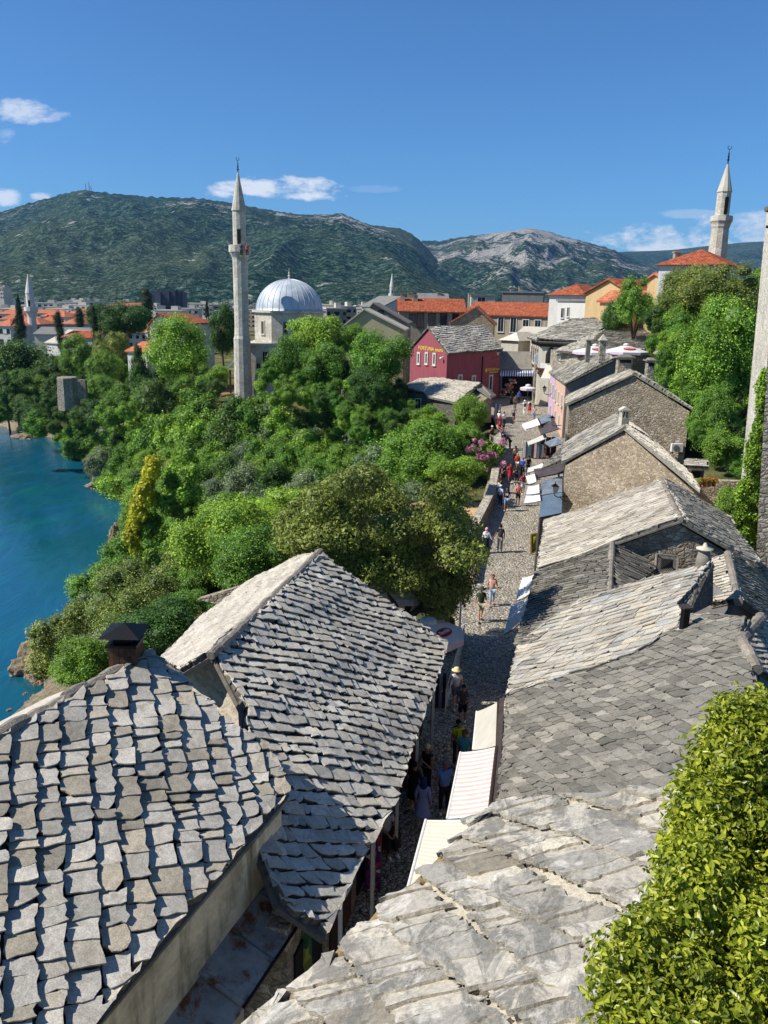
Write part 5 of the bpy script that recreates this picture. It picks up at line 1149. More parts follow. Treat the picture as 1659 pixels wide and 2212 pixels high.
bld('apartment_house', 'small white and grey flat block beside a chimney stack below the gorge', 1018, 1070, 640, 230, 230, 8, 0, None, 'flat', 'offwhite', 'grey_wall', wins=((1040, 648, 2.4, 1.6),), chim=((1018, 634, 1.6, 4),))
bld('tower_house', 'square white house with pyramidal orange tile roof', 1187, 1262, 638, 132, 128, 9, 2, 613, 'hip', 'white_wall', 'tiles', ov=.5)
bld('terrace_house', 'white stepped house with low grey parapet roofs right of the pyramid roof', 1204, 1266, (662, 640), 124, 118, 8, 2, None, 'flat', 'white_wall', 'grey_wall', wins=((1216, 676, .8, 1.5), (1228, 674, .6, 1.4)))
bld('gabled_house', 'tall ochre gable house with orange roof and rubble side wall', 1266, 1366, (634, 628), 116, 108, 9, 3, 602, 'front', 'ochre_wall', 'tiles', xr=1318, ov=.4)
bld('lean_to_house', 'low ochre annex with pale orange lean-to roof beside the tall gable', 1296, 1370, (656, 640), 108, 104, 5, 3, 628, 'side', 'ochre_wall', 'tiles_pale')
bld('house', 'white house with orange hipped tile roof below the upper right minaret', 1424, 1565, (574, 572), 96, 92, 9, 5, 540, 'hip', 'white_wall', 'tiles', chim=((1463, 546, .7, 2.2),), ov=.45)
bld('house', 'cream house with a faded orange roof left of the white hipped house', 1400, 1436, 602, 104, 100, 7, 5, 590, 'front', 'ochre_wall', 'tiles_pale')
bld('white_pavilion', 'white gabled annex with pale slab roof below the worn beige building', 1118, 1172, (722, 724), 128, 126, 7, 2, 706, 'side', 'white_wall', 'slate_white')
bld('slab_roof_hut', 'small pyramidal slab roof between the red house and the white annex', 1083, 1120, 736, 116, 114, 6, 2, 716, 'hip', 'offwhite', 'slate_white')
bld('low_house', 'low slab roofed shop with blue and white striped awning at the end of the lane', 1083, 1158, (793, 795), 110, 110, 6, 2.8, 760, 'side', 'offwhite', 'slate_old')
bld('gabled_house', 'white house with orange roof and brick chimney above the round green trees', 325, 412, (700, 694), 150, 148, 9, 0, 678, 'front', 'white_wall', 'tiles', chim=((352, 676, 1.1, 1.6),), xr=345)
bld('garden_house', 'white house with orange roof half hidden behind the bright green tree', 275, 316, 758, 140, 138, 8, -3, 738, 'side', 'white_wall', 'tiles_pale')
bld('slab_roof_house', 'white walled building with pale striped slab roof beside the left minaret', 100, 145, (738, 742), 200, 196, 14, -4, 712, 'side', 'white_wall', 'slate_white')
bld('house', 'white house with long orange roof and a brown window between the cypresses', 136, 200, 728, 188, 186, 9, -4, 714, 'side', 'white_wall', 'tiles', wins=((146, 734, 1.4, 2.0),))
bld('warehouse', 'grey roofed low building behind the left minaret', 74, 202, 722, 225, 225, 12, -4, 707, 'side', 'offwhite', 'grey_wall')
# quay ruin
rw_ = thing('ruined_tower', 'pale stump of a stone riverside tower under the trees', 'ruin', PD(148, 860, 128)); c = wloc(rw_)
mb = MB(); mb.lathe((c.x, c.y, 0), [(1.8, PD(148, 885, 128).z), (1.6, PD(148, 817, 128).z), (1.5, PD(148, 816, 128).z+.1)], 8); mb.build('tower_stump', M['rubble_big'], rw_); mb = MB(); e = PD(180, 820, 128); mb.box((e.x-1.2, e.y, e.z-1.5), (3.2, .8, 3.0)); mb.build('wall', M['rubble'], rw_)
gp = thing('park_bench', 'long red bench under the trees left of the tall minaret', 'bench', PD(428, 843, 119)); c = wloc(gp)
for nm, dz, dy, hh in (('seat', .5, 0, .08), ('backrest', .95, .25, .5)):
    mb = MB(); mb.box((c.x, c.y+dy, c.z+dz), (4.6, .4 if nm == 'seat' else .06, hh)); mb.build(nm, M['red_paint'], gp)
for sx in (-2, 2): mb = MB(); mb.box((c.x+sx, c.y, c.z+.25), (.1, .4, .5)); mb.build('leg', M['iron'], gp)
tw = MB(); a_ = PD(405, 842, 124); tw.box((a_.x+2.5, a_.y+3, 3), (6, .3, 3.2)); tag(tw.build('garden_wall', M['red_wall']), 'dull red garden wall behind the red bench', 'wall')
# ---- distant town
rt_ = random.Random(21)
WIN_M = M['dark']
def block(px, pyt, wpx, D, z0, wall, roofk, label, rows=3, group='distant town blocks', depth=12, hr=2.2):
    c = PD(px, pyt, D); s = pxm(D, 5); w = wpx/s; h = thing('apartment_block' if roofk == 'flat' else 'town_house', label, 'building', (c.x, c.y, z0), group)
    rz = rt_.uniform(-.3, .3); mb = MB(); H_ = c.z-z0; mb.box((c.x, c.y+depth/2, z0+H_/2), (w, depth, H_), rz); mb.build('wall', M[wall], h)
    T_ = Matrix.Translation((c.x, c.y+depth/2, z0)) @ Matrix.Rotation(rz, 4, 'Z')
    if roofk == 'flat':
        mb = MB(); mb.box((0, 0, H_+.3), (w+.4, depth+.4, .55), 0, 0, None, T_); mb.box((w*.15, 0, H_+1.5), (w*.25, depth*.4, 1.9), 0, 0, None, T_); mb.build('roof', M['offwhite'], h)
    else:
        mb = MB(); o = [T_@V3(-w/2-.5, -depth/2-.5, H_), T_@V3(w/2+.5, -depth/2-.5, H_), T_@V3(w/2+.5, depth/2+.5, H_), T_@V3(-w/2-.5, depth/2+.5, H_)]; k = mb.add(o+[T_@V3(-w/2+depth*.35, 0, H_+hr), T_@V3(w/2-depth*.35, 0, H_+hr)])
        for q in ((0, 1, 5, 4), (1, 2, 5), (2, 3, 4, 5), (3, 0, 4), (3, 2, 1, 0)): mb.face([k+i for i in q])
        mb.build('roof', M['tiles_pale'], h)
    nx = max(2, int(w/4)); 
    for r in range(rows):
        z = H_-1.6-r*3.
        if z < .8: break
        mb = MB(); mb.box((0, -depth/2-.03, z), (w*.9, .1, 1.3), 0, 0, None, T_)
        for i in range(nx): mb.box((-w*.45+w*.9*(i+.5)/nx, -depth/2-.06, z), (w*.9/nx*.4, .16, 1.32), 0, 1, None, T_)
        mb.build('window_row', [WIN_M, M[wall]], h)
FT = [(18, 668, 44, 520, 'beige_wall', 'flat'), (60, 662, 40, 640, 'offwhite', 'flat'), (108, 664, 36, 560, 'white_wall', 'flat'), (150, 650, 30, 720, 'offwhite', 'flat'), (165, 660, 70, 600, 'white_wall', 'flat'), (200, 652, 34, 680, 'white_wall', 'flat'), (222, 664, 36, 560, 'white_wall', 'flat'),
      (250, 655, 26, 700, 'grey_wall', 'flat'), (270, 652, 20, 760, 'beige_wall', 'flat'), (130, 668, 60, 520, 'white_wall', 'flat'), (235, 672, 30, 500, 'offwhite', 'flat'), (365, 672, 60, 420, 'white_wall', 'flat'), (405, 668, 44, 480, 'offwhite', 'flat'), (330, 662, 30, 600, 'white_wall', 'flat'), (440, 664, 30, 600, 'offwhite', 'flat'),
      (4, 622, 10, 700, 'offwhite', 'flat'), (500, 668, 26, 560, 'offwhite', 'flat'), (712, 660, 30, 420, 'offwhite', 'flat'), (745, 664, 34, 380, 'beige_wall', 'flat'), (780, 662, 28, 460, 'white_wall', 'flat'), (720, 668, 44, 330, 'grey_wall', 'flat'), (815, 654, 24, 420, 'offwhite', 'flat'), (800, 668, 40, 300, 'offwhite', 'flat'),
      (190, 678, 90, 380, 'white_wall', 'tile'), (235, 672, 60, 430, 'offwhite', 'tile'), (120, 684, 60, 340, 'offwhite', 'tile'), (22, 690, 60, 300, 'white_wall', 'tile'), (60, 700, 60, 270, 'beige_wall', 'tile'), (8, 704, 50, 250, 'white_wall', 'tile'), (175, 694, 50, 320, 'white_wall', 'tile'), (260, 690, 50, 350, 'white_wall', 'tile'), (95, 694, 40, 300, 'offwhite', 'tile'), (20, 678, 50, 360, 'white_wall', 'tile'), (150, 700, 44, 290, 'offwhite', 'tile')]
for px, py, w_, D, wl, rk in FT:
    block(px, py, w_, D, -7, wl, rk, 'pale flat-roofed block of the distant town below the mountain' if rk == 'flat' else 'white house with faded orange roof in the distant left part of the town', group='distant flat blocks' if rk == 'flat' else 'distant orange roofed houses')
r5 = random.Random(5)
for D in (1250, 1050, 900, 780, 680, 590, 510, 440, 380, 330):
    x = -20+r5.uniform(0, 30)
    while x < 520 or (D > 420 and x < 840):
        hgt = r5.choice((7, 9, 11, 14, 16)) if D > 480 else r5.choice((5, 6, 8)); w_ = r5.uniform(16, 30)
        c = PD(x, 700, D); s_ = pxm(D, 5); py = 1106-(UP.dot(V3(c.x, D, -7+hgt)-CAM)/FW.dot(V3(c.x, D, -7+hgt)-CAM))*F
        til = (D < 560 and r5.random() < .6)
        if r5.random() < .8: block(x, py, w_*s_, D, -7, r5.choice(('white_wall', 'offwhite', 'white_wall', 'beige_wall')), 'tile' if til else 'flat', 'white house with faded orange roof in the distant left part of the town' if til else 'pale flat-roofed block of the distant town below the mountain', rows=4, group='distant orange roofed houses' if til else 'distant flat blocks')
        x += w_*s_*r5.uniform(1.0, 1.9)
dk = thing('cultural_centre', 'large dark grey slab building of stepped boxes below the mountain', 'building', PD(362, 655, 620)); c = wloc(dk)
M['slate_blue'] = m_plain('slate_blue_cladding', '#3d434c', .6, var=.15, sc=.2)
for i, (dx, w_, h_) in enumerate(((-24, 12, 6), (-10, 16, 7.5), (6, 14, 9), (18, 12, 8), (27, 9, 6.5))):
    mb = MB(); p = PD(362+dx, 640, 620+i*3); mb.box((p.x, p.y, p.z-h_/2-1+h_*.12), (w_*.62*1.3, 14, h_*2)); mb.build('box_wing', M['slate_blue'], dk)
# radio masts
for i, (px, py, hgt) in enumerate(((186, 411, 34), (193, 411, 40), (197, 412, 26))):
    b = PD(px, py+2, 3300); t = thing('radio_mast', ('left', 'tallest', 'shortest right')[i]+' radio mast on the summit of the big hill', 'mast', b)
    mb = MB(); mb.tube([b, b+V3(0, 0, hgt*.8)], [1.5, .8], 4); mb.build('lattice', M['iron'], t); mb = MB(); mb.tube([b+V3(0, 0, hgt*.8), b+V3(0, 0, hgt*1.1)], .6, 4); mb.build('antenna', M['white'], t)
# ================================================================== lane furniture, shops, walls
def strips(name, c4, n, mats, parent=None, th=.02, sag=0., val=0., seg=6):
    """cloth panel c4 = inner0, inner1, outer1, outer0; stripes run from inner to outer edge"""
    mb = MB()
    def pt(u, v): p = c4[0].lerp(c4[1], u).lerp(c4[3].lerp(c4[2], u), v); return p-V3(0, 0, sag*math.sin(math.pi*v))
    for i in range(n):
        for j in range(seg):
            q = [pt(i/n, j/seg), pt((i+1)/n, j/seg), pt((i+1)/n, (j+1)/seg), pt(i/n, (j+1)/seg)]
            k = mb.add(q); mb.face((k, k+1, k+2, k+3), i % len(mats), .5)
        if val:
            a_, b_ = pt(i/n, 1), pt((i+1)/n, 1); m_ = a_.lerp(b_, .5)
            mb.poly([a_, b_, b_-V3(0, 0, val*.8), m_-V3(0, 0, val), a_-V3(0, 0, val*.8)], i % len(mats), .5)
    return mb.build(name, mats, parent, fix=False)
def awning(label, px, zz_, mats, n=1, arms=True, cat='awning', name='shop_awning', group=None, sag=.03, val=0.):
    c = [P(x, y, z) for (x, y), z in zip(px, zz_)]
    t = thing(name, label, cat, c[0], group); strips('canvas', c, n, mats, t, sag=sag, val=val)
    mb = MB(); mb.tube([c[3], c[2]], .035, 6); mb.build('front_bar', M['white'], t); mb = MB(); mb.tube([c[0], c[1]], .05, 6); mb.build('roller', M['frame_brown'], t)
    if arms:
        for a_, b_ in ((c[0], c[3]), (c[1], c[2])):
            mb = MB(); k = a_.lerp(b_, .5)+(c[1]-c[0]).normalized()*.0-V3(0, 0, .12); mb.tube([a_-V3(0, 0, .06), k, b_-V3(0, 0, .03)], .022, 5); mb.build('arm', M['steel'], t)
    return t
M['stripe_red'] = m_plain('stripe_red', '#dcc0b6', .85, var=.08, trans=.25); M['stripe_yellow'] = m_plain('stripe_yellow', '#e2d3aa', .85, var=.06, trans=.25)
M['stripe_blue'] = m_plain('stripe_blue', '#3a55a8', .85, var=.06, trans=.25)
awning('cream awning with fine ribs, second from the frame bottom row beside the patched roof', [(1077, 1515), (1074, 1610), (1022, 1620), (1030, 1537)], [3.2, 3.2, 2.35, 2.35], [M['canvas']], 1)
awning('faded red and white striped awning over the shaded part of the lane', [(1073, 1613), (1057, 1757), (966, 1769), (995, 1625)], [3.3, 3.3, 2.6, 2.6], [M['canvas_white'], M['stripe_red']], 31)
awning('yellow and white striped awning nearest the camera beside the huge slabs', [(1046, 1766), (1010, 2010), (870, 1960), (920, 1771)], [3.9, 3.9, 3.3, 3.3], [M['canvas_white'], M['stripe_yellow']], 45)
awning('white ribbed awning at the foot of the grey hipped annex', [(1156, 1240), (1146, 1280), (1115, 1297), (1130, 1248)], [3.1, 3.1, 2.3, 2.3], [M['canvas_white']], 1)
awning('dappled white awning shaded by tree leaves beside the patched roof', [(1149, 1287), (1132, 1336), (1090, 1369), (1106, 1305)], [3.1, 3.1, 2.2, 2.2], [M['canvas_white']], 1)
R8 = lambda X, Y: (972+X*.1628, 891+Y*.1628)
def A8(label, pts, z, mats, n=1, **k): return awning(label, [R8(*p) for p in pts], z, mats, n, **k)
A8('lowest of the four white awnings on the sunny right side of the lane', [(1200, 1092), (1212, 1165), (985, 1202), (1018, 1096)], [2.7, 2.7, 2.1, 2.1], [M['canvas_white']])
A8('second lowest of the four white awnings on the sunny right side of the lane', [(1193, 950), (1196, 1065), (1015, 1087), (1040, 982)], [2.8, 2.8, 2.2, 2.2], [M['canvas_white']])
A8('third white awning up, below the brown metal canopy', [(1130, 808), (1155, 910), (1040, 946), (1008, 842)], [2.9, 2.9, 2.3, 2.3], [M['canvas_white']])
A8('patterned pale awning above the brown metal canopy by the lean-to roof', [(1235, 668), (1262, 716), (1028, 798), (1042, 735)], [3.1, 3.0, 2.5, 2.5], [M['canvas_white'], M['canvas']], 14)
A8('large bright white awning farthest up on the right reaching over the lane', [(1165, 75), (1203, 156), (1010, 218), (955, 150)], [4.7, 4.7, 4.2, 4.2], [M['canvas_white']], val=.25)
A8('long narrow cream awning between the dark canopies', [(1255, 285), (1288, 338), (1048, 432), (1030, 385)], [4.0, 3.9, 3.3, 3.3], [M['canvas']], val=.2)
def canopy(label, pts, z, mat, th=.08, n=1, cat='canopy'):
    c = [P(*R8(*p), z_) for p, z_ in zip(pts, z)]; t = thing('metal_canopy', label, cat, c[0]); strips('sheet', c, n, [mat], t, seg=1, sag=0)
    mb = MB(); mb.prism(c, [p-V3(0, 0, th) for p in c]); mb.v = [(v[0], v[1], v[2]-.006) for v in mb.v]; mb.build('frame', M['brown_metal'], t)
    return t, c
M['brown_rib'] = m_plain('brown_rib', '#5b4e4a', .55, .3, var=.25, sc=2); M['pale_metal'] = m_plain('pale_metal', '#8e979d', .5, .5, var=.3, sc=1.2); M['blue_metal'] = m_plain('blue_metal', '#76868f', .45, .5, var=.15, sc=1.2)
canopy('brown ribbed metal canopy above the streaked grey metal roof', [(1500, 680), (1512, 792), (1160, 862), (1112, 752)], [3.2, 3.1, 2.75, 2.75], M['brown_rib'])
t, c = canopy('grey metal canopy with rusty streaks in front of the warm rubble gable', [(1492, 842), (1490, 1056), (1198, 1094), (1228, 900)], [3.1, 3.0, 2.7, 2.7], M['pale_metal'])
t, c = canopy('pale blue metal canopy nearest the white slab roof with a dark side', [(1490, 1062), (1482, 1330), (1186, 1392), (1208, 1106)], [3.1, 2.9, 2.6, 2.65], M['blue_metal'])
mb = MB(); mb.prism([c[1]-V3(0, 0, .02), c[2]-V3(0, 0, .02), V3(c[2].x, c[2].y, .1), V3(c[1].x, c[1].y, .1)], [p+V3(0, .12, 0) for p in (c[1]-V3(0, 0, .02), c[2]-V3(0, 0, .02), V3(c[2].x, c[2].y, .1), V3(c[1].x, c[1].y, .1))]); mb.build('side_panel', M['brown_metal'], t)
canopy('upper grey slatted canopy beside the lilac facade', [(1330, 18), (1382, 92), (1202, 156), (1146, 80)], [5.0, 4.9, 4.6, 4.6], M['pale_metal'])
canopy('dark brown slatted canopy under the wall lantern on the peach facade', [(1392, 108), (1440, 216), (1213, 288), (1168, 176)], [4.9, 4.8, 4.2, 4.3], M['brown_rib'])
canopy('silver corrugated canopy with a folded front above the clothes stall', [(1432, 320), (1492, 412), (1322, 455), (1250, 400)], [4.3, 4.1, 3.7, 3.8], M['pale_metal'])
# facade of the metal canopies' shops
sf = thing('market_stalls', 'row of open shop fronts under the awnings and metal canopies', 'shop', (11.5, 55, 0))
for i, (px, py, w_) in enumerate(((1213, 1110, 3), (1213, 1050, 3), (1222, 1000, 2.6))):
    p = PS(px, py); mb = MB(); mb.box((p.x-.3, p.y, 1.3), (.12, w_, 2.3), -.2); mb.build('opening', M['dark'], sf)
# rails, goods
def stall(label, px, py, w_, h_, mat, name='clothes_rail', cat='clothes rail', rz=0, nn=5, dz=0):
    p = PS(px, py); t = thing(name, label, cat, p, None); mb = MB()
    for i in range(nn):
        mb.box(p+V3((i-(nn-1)/2)*w_/nn, rnd.uniform(-.08, .08), dz+h_*.5), (w_/nn*.8, .3, h_*rnd.uniform(.85, 1.)), rz, i % len(mat), None)
    mb.build('goods', mat, t); mb = MB(); mb.tube([p+V3(-w_/2, 0, 0), p+V3(-w_/2, 0, h_+.1), p+V3(w_/2, 0, h_+.1), p+V3(w_/2, 0, 0)], .025, 5); mb.build('frame', M['steel'], t)
    return t
cl = [m_plain('cloth_%s' % n, c, .9, var=.15, sc=8) for n, c in (('blue', '#3a4a7a'), ('grey', '#8a8690'), ('white', '#d8d6d0'), ('maroon', '#5a2430'), ('teal', '#4a7a80'), ('red', '#b02a2e'), ('green', '#3f6a40'))]
stall('rail of long dresses under the cream awning in the lane', 1146, 990, 1.5, 1.7, [cl[2], cl[1], cl[4], cl[3]], nn=6)
stall('dark red curtain of hanging cloths under the silver canopy', 1182, 985, 1.6, 1.9, [cl[3]], nn=3)
stall('rack of scarves at the shop under the metal canopies', 1165, 990, 1.2, 1.4, [cl[2], M['patch_multi'], cl[1]], nn=5)
stall('rack hung with colourful scarves beside the dappled white awning', 1140, 1395, .8, 1.6, [cl[0], cl[4], M['patch_multi']], nn=3)
stall('upright rack of postcards near the small stone house corner', 1074, 905, .7, 1.7, [M['canvas_white'], cl[1]], 'postcard_rack', 'postcard rack', nn=3)
stall('folded parasol hung with purple flowered tablecloths below the big grey roof', 805, 1925, .4, 2.0, [M['patch_purple'], M['canvas_white'], M['patch_purple']], 'cloth_display', 'cloth display', nn=3)
stall('shelf of dark goods under the eave of the big grey roof', 885, 1700, .5, 1.2, [cl[3], M['dark'], cl[5]], 'goods_shelf', 'shelf', nn=3)
stall('rack of bags under the far end of the big grey roof', 950, 1530, .4, 1.5, [M['dark'], cl[1]], 'bag_rack', 'rack', nn=3)
pa = thing('framed_painting', 'gilt framed painting standing on the cobbles by the white slab roof', 'painting', PS(1152, 1190)); c = wloc(pa)
fr4 = [P(1147, 1195, .1), P(1159, 1190, .2), P(1159, 1152, 1.3), P(1147, 1155, 1.2)]
mb = MB()
for i in range(4): mb.tube([fr4[i], fr4[(i+1) % 4]], .06, 4)
mb.build('frame', M['gold'], pa); panel('canvas', [p+V3(.02, .03, 0) for p in fr4], M['patch_green'], .02, pa)
# ---- parapet wall and terrace
base = [(1081, 1012), (1077, 1040), (1070, 1086), (1063, 1103), (1040, 1151), (1027, 1181), (1016, 1215), (1004, 1262)]
bp = [PS(*q) for q in base]; wl = []
mb = MB(); nrm = []
for i, p in enumerate(bp):
    d = (bp[min(i+1, len(bp)-1)]-bp[max(i-1, 0)]); d.z = 0; d.normalize(); nrm.append(V3(d.y, -d.x, 0))
for i in range(len(bp)): 
    if nrm[i].x > 0: nrm[i] = -nrm[i]
for i in range(len(bp)-1):
    ns = 6
    for k in range(ns):
        u0, u1 = k/ns, (k+1)/ns; a_, b_ = bp[i].lerp(bp[i+1], u0), bp[i].lerp(bp[i+1], u1); n0, n1 = nrm[i].lerp(nrm[i+1], u0), nrm[i].lerp(nrm[i+1], u1); w_ = .62
        za = lambda q: 1.12+.05*noise.noise(q*2)
        t4 = [a_+V3(0, 0, za(a_)), b_+V3(0, 0, za(b_)), b_+n1*w_+V3(0, 0, za(b_)), a_+n0*w_+V3(0, 0, za(a_))]; j = mb.add(t4+[a_-V3(0, 0, 1), b_-V3(0, 0, 1), b_+n1*w_-V3(0, 0, 3), a_+n0*w_-V3(0, 0, 3)])
        mb.face((j, j+1, j+2, j+3), 0); mb.face((j, j+4, j+5, j+1), 1); mb.face((j+3, j+2, j+6, j+7), 1)
        if i == 0 and k == 0: mb.face((j, j+3, j+7, j+4), 1)
        if i == len(bp)-2 and k == ns-1: mb.face((j+1, j+5, j+6, j+2), 1)
M['cope'] = m_rubble('parapet_cope', ['#b9ad99', '#c7bca9', '#a4998a', '#d0c6b5'], '#8f8677', 2.6, bump=.6)
tag(mb.build('parapet_wall', [M['cope'], M['rubble']], None), 'stone parapet wall with pale coping along the left side of the lane', 'wall')
mb = MB(); q = [PS(1064, 955), PS(1083, 940), PS(1085, 965), PS(1082, 985), PS(1062, 985)]
mb = MB(); w2_ = [P(1056, 978, 3.0), P(1084, 972, 3.0), P(1082, 930, 3.2), P(1064, 945, 3.2)]; mb.prism(w2_, [V3(p.x, p.y, -2) for p in w2_], 0, 1)
tag(mb.build('stone_platform', [M['cope'], M['rubble']], None), 'low stone platform wall where people sit at the bend of the lane', 'wall')
def m_pave():
    t = NT('terrace_paving'); s_ = t.n('ShaderNodeTexBrick'); s_.inputs['Scale'].default_value = 2.2; s_.inputs['Color1'].default_value = srgb('#c9a780'); s_.inputs['Color2'].default_value = srgb('#bd9469'); s_.inputs['Mortar'].default_value = srgb('#9c8466'); s_.inputs['Mortar Size'].default_value = .012
    t.l(t.co, s_.inputs['Vector']); c = t.mix(1, s_.outputs[0], t.ramp(t.noise(2, 5), [(.3, .85), (.7, 1.08)]), 'MULTIPLY'); return t.done(c, .85)
M['pave'] = m_pave()
tz = .3; q = [P(880, 1085, tz), P(1053, 1085, tz), P(1008, 1215, tz), P(985, 1275, tz), P(860, 1300, tz), P(800, 1150, tz)]
mb = MB(); mb.prism(q, [p-V3(0, 0, 3) for p in q]); tag(mb.build('terrace', M['pave']), kind='structure')
# ---- cafe corner beside the second roof
def lantern(label, px, py, D, wall_side=1, post=None, group='wall lanterns'):
    c = PD(px, py, D); t = thing('street_lantern', label, 'lantern', c, group)
    mb = MB(); mb.prism([c+V3(-.17, -.17, .22), c+V3(.17, -.17, .22), c+V3(.17, .17, .22), c+V3(-.17, .17, .22)], [c+V3(-.09, -.09, -.2), c+V3(.09, -.09, -.2), c+V3(.09, .09, -.2), c+V3(-.09, .09, -.2)]); mb.build('glass', M['canvas'], t)
    mb = MB()
    for sx in (-1, 1):
        for sy in (-1, 1): mb.tube([c+V3(sx*.09, sy*.09, -.2), c+V3(sx*.175, sy*.175, .22)], .014, 4)
    k = mb.add([c+V3(-.21, -.21, .22), c+V3(.21, -.21, .22), c+V3(.21, .21, .22), c+V3(-.21, .21, .22), c+V3(0, 0, .42)]); mb.face((k+3, k+2, k+1, k)); [mb.face((k+i, k+(i+1) % 4, k+4)) for i in range(4)]; mb.tube([c+V3(0, 0, .4), c+V3(0, 0, .52)], .02, 5); mb.build('cap', M['iron'] if post is None else M['white'], t)
    mb = MB()
    if post is None:
        w = wall_side; mb.tube([c+V3(0, 0, -.2), c+V3(0, 0, -.36), c+V3(w*.2, 0, -.46), c+V3(w*.8, 0, -.4)], .03, 6); mb.tube([c+V3(w*.8, 0, -.75), c+V3(w*.5, 0, -.62), c+V3(w*.35, 0, -.48)], .022, 5); mb.build('bracket', M['iron'], t)
    else: mb.tube([V3(c.x, c.y, post), V3(c.x, c.y, post+.5), c+V3(0, 0, -.2)], [.08, .05, .04], 8); mb.build('post', M['white'], t)
    return t
lantern('white lamp post with small lantern by the olive brown tree', 997, 1272, 32, post=0., group=None)
lantern('large black wall lantern in front of the pale blue metal canopy', 1199, 1058, 47.5)
lantern('black wall lantern on the peach facade above the dark canopy', 1193, 908, 68)
lantern('black wall lantern beside the lilac facade', 1176, 842, 84)
lantern('small lantern near the white letters of the restaurant', 1206, 772, 93)
lantern('small lantern on the corner of the red house', 1076, 764, 104, -1)
rl = thing('railing', 'white metal railing between the lane and the cafe', 'railing', PS(985, 1350))
a_, b_ = PS(1001, 1395), PS(962, 1540); mb = MB()
for k in (.35, .65, .95): mb.tube([a_+V3(0, 0, k), b_+V3(0, 0, k)], .022, 5)
mb.build('rails', M['white'], rl)
for i in range(13):
    mb = MB(); p = a_.lerp(b_, i/12); mb.tube([p, p+V3(0, 0, 1.0)], .025, 5); mb.build('post', M['white'], rl)
def parasol(label, px, py, D, r, zg, emblem=True, txt=True, group=None, slope=.28, dirn=(0, -1)):
    a_ = PD(px, py, D); t = thing('parasol', label, 'parasol', V3(a_.x, a_.y, zg), group); k = 8; mb = MB()
    ring = [a_+V3(r*math.cos(2*math.pi*i/k+.4), r*math.sin(2*math.pi*i/k+.4), -r*slope) for i in range(k)]
    j = mb.add([a_]+ring+[p-V3(0, 0, .28) for p in ring])
    for i in range(k): n_ = (i+1) % k; mb.face((j, j+1+i, j+1+n_), 0, .5); mb.face((j+1+i, j+1+k+i, j+1+k+n_, j+1+n_), 1, .5)
    cn_ = mb.build('canopy', [M['canvas_white'], m_plain('fringe', '#c9b9c4', .8)], t, fix=False)
    mb = MB(); mb.lathe(a_, [(.35, -.02), (.3, .12), (.02, .2)], 8); mb.build('vent', M['canvas_white'], cn_)
    mb = MB(); mb.tube([V3(a_.x, a_.y, zg), a_], .035, 6); mb.build('pole', M['steel'], t)
    if emblem:
        # red oval on the front panel
        dh = V3(*dirn, 0).normalized(); n_ = dh*math.sin(math.atan(slope))+V3(0, 0, math.cos(math.atan(slope))); ax = V3(-dh.y, dh.x, 0); dn = n_.cross(ax)*-1
        c = a_+(dh+V3(0, 0, -slope))*r*.58*math.cos(math.pi/8)/1+n_*.05; mb = MB(); pts = [c+ax*.5*r/1.8*math.cos(q)+dn*.27*r/1.8*math.sin(q) for q in [i*math.pi/9 for i in range(18)]]; mb.prism(pts, [p-n_*.03 for p in pts]); mb.build('emblem', M['red_paint'], t)
        if txt: text('Coca-Cola', c+n_*.012, ax, n_, .2, M['white'], 'lettering', t, wdt=.75*r/1.8)
    return t
parasol('white cafe parasol with a red oval emblem beside the big grey roof', 925, 1343, 30, 1.5, 0, True, slope=.3, dirn=(.75, -.66))
parasol('white parasol hidden under the olive brown tree', 862, 1250, 33, 1.6, 0, False, slope=.25)
parasol('second white parasol under the olive brown tree nearer the ridge of the big roof', 770, 1215, 31, 1.6, -.5, False, slope=.25)
parasol('large white parasol with red oval on the restaurant terrace', 1353, 745, 92, 2.5, 5, True)
parasol('left white parasol behind two chimneys on the restaurant terrace', 1286, 746, 93, 2.5, 5, True)
parasol('small pale blue parasol near the cream restaurant awning', 1137+4, 833, 102, 1.0, 2.8, False)
# flowers by the railing
fb = thing('flower_box', 'box of orange red flowers behind the white railing', 'flower box', PS(972, 1400)); p0 = wloc(fb)
mb = MB(); mb.box(p0+V3(0, .3, .25), (.35, 2.0, .4), -.25); mb.build('box', M['wood'], fb)
lob = [(V3(.0+rnd.uniform(-.2, .2), .3+rnd.uniform(-.9, .9), .6+rnd.uniform(0, .5)), (.16,)*3) for i in range(14)]
o = bpy.data.objects.new('leaves', leaf_mesh('leaves', lob, 1500, .09, LF['mid'], 3)); COL.objects.link(o); o.parent = fb
LF['redflower'] = m_leaf('petal_red', '#b3301c', '#e0562c', hue=0); o = bpy.data.objects.new('blossom', leaf_mesh('blossom', [(l[0]+V3(0, 0, .1), (.1,)*3) for l in lob[:9]], 700, .07, LF['redflower'], 4)); COL.objects.link(o); o.parent = fb
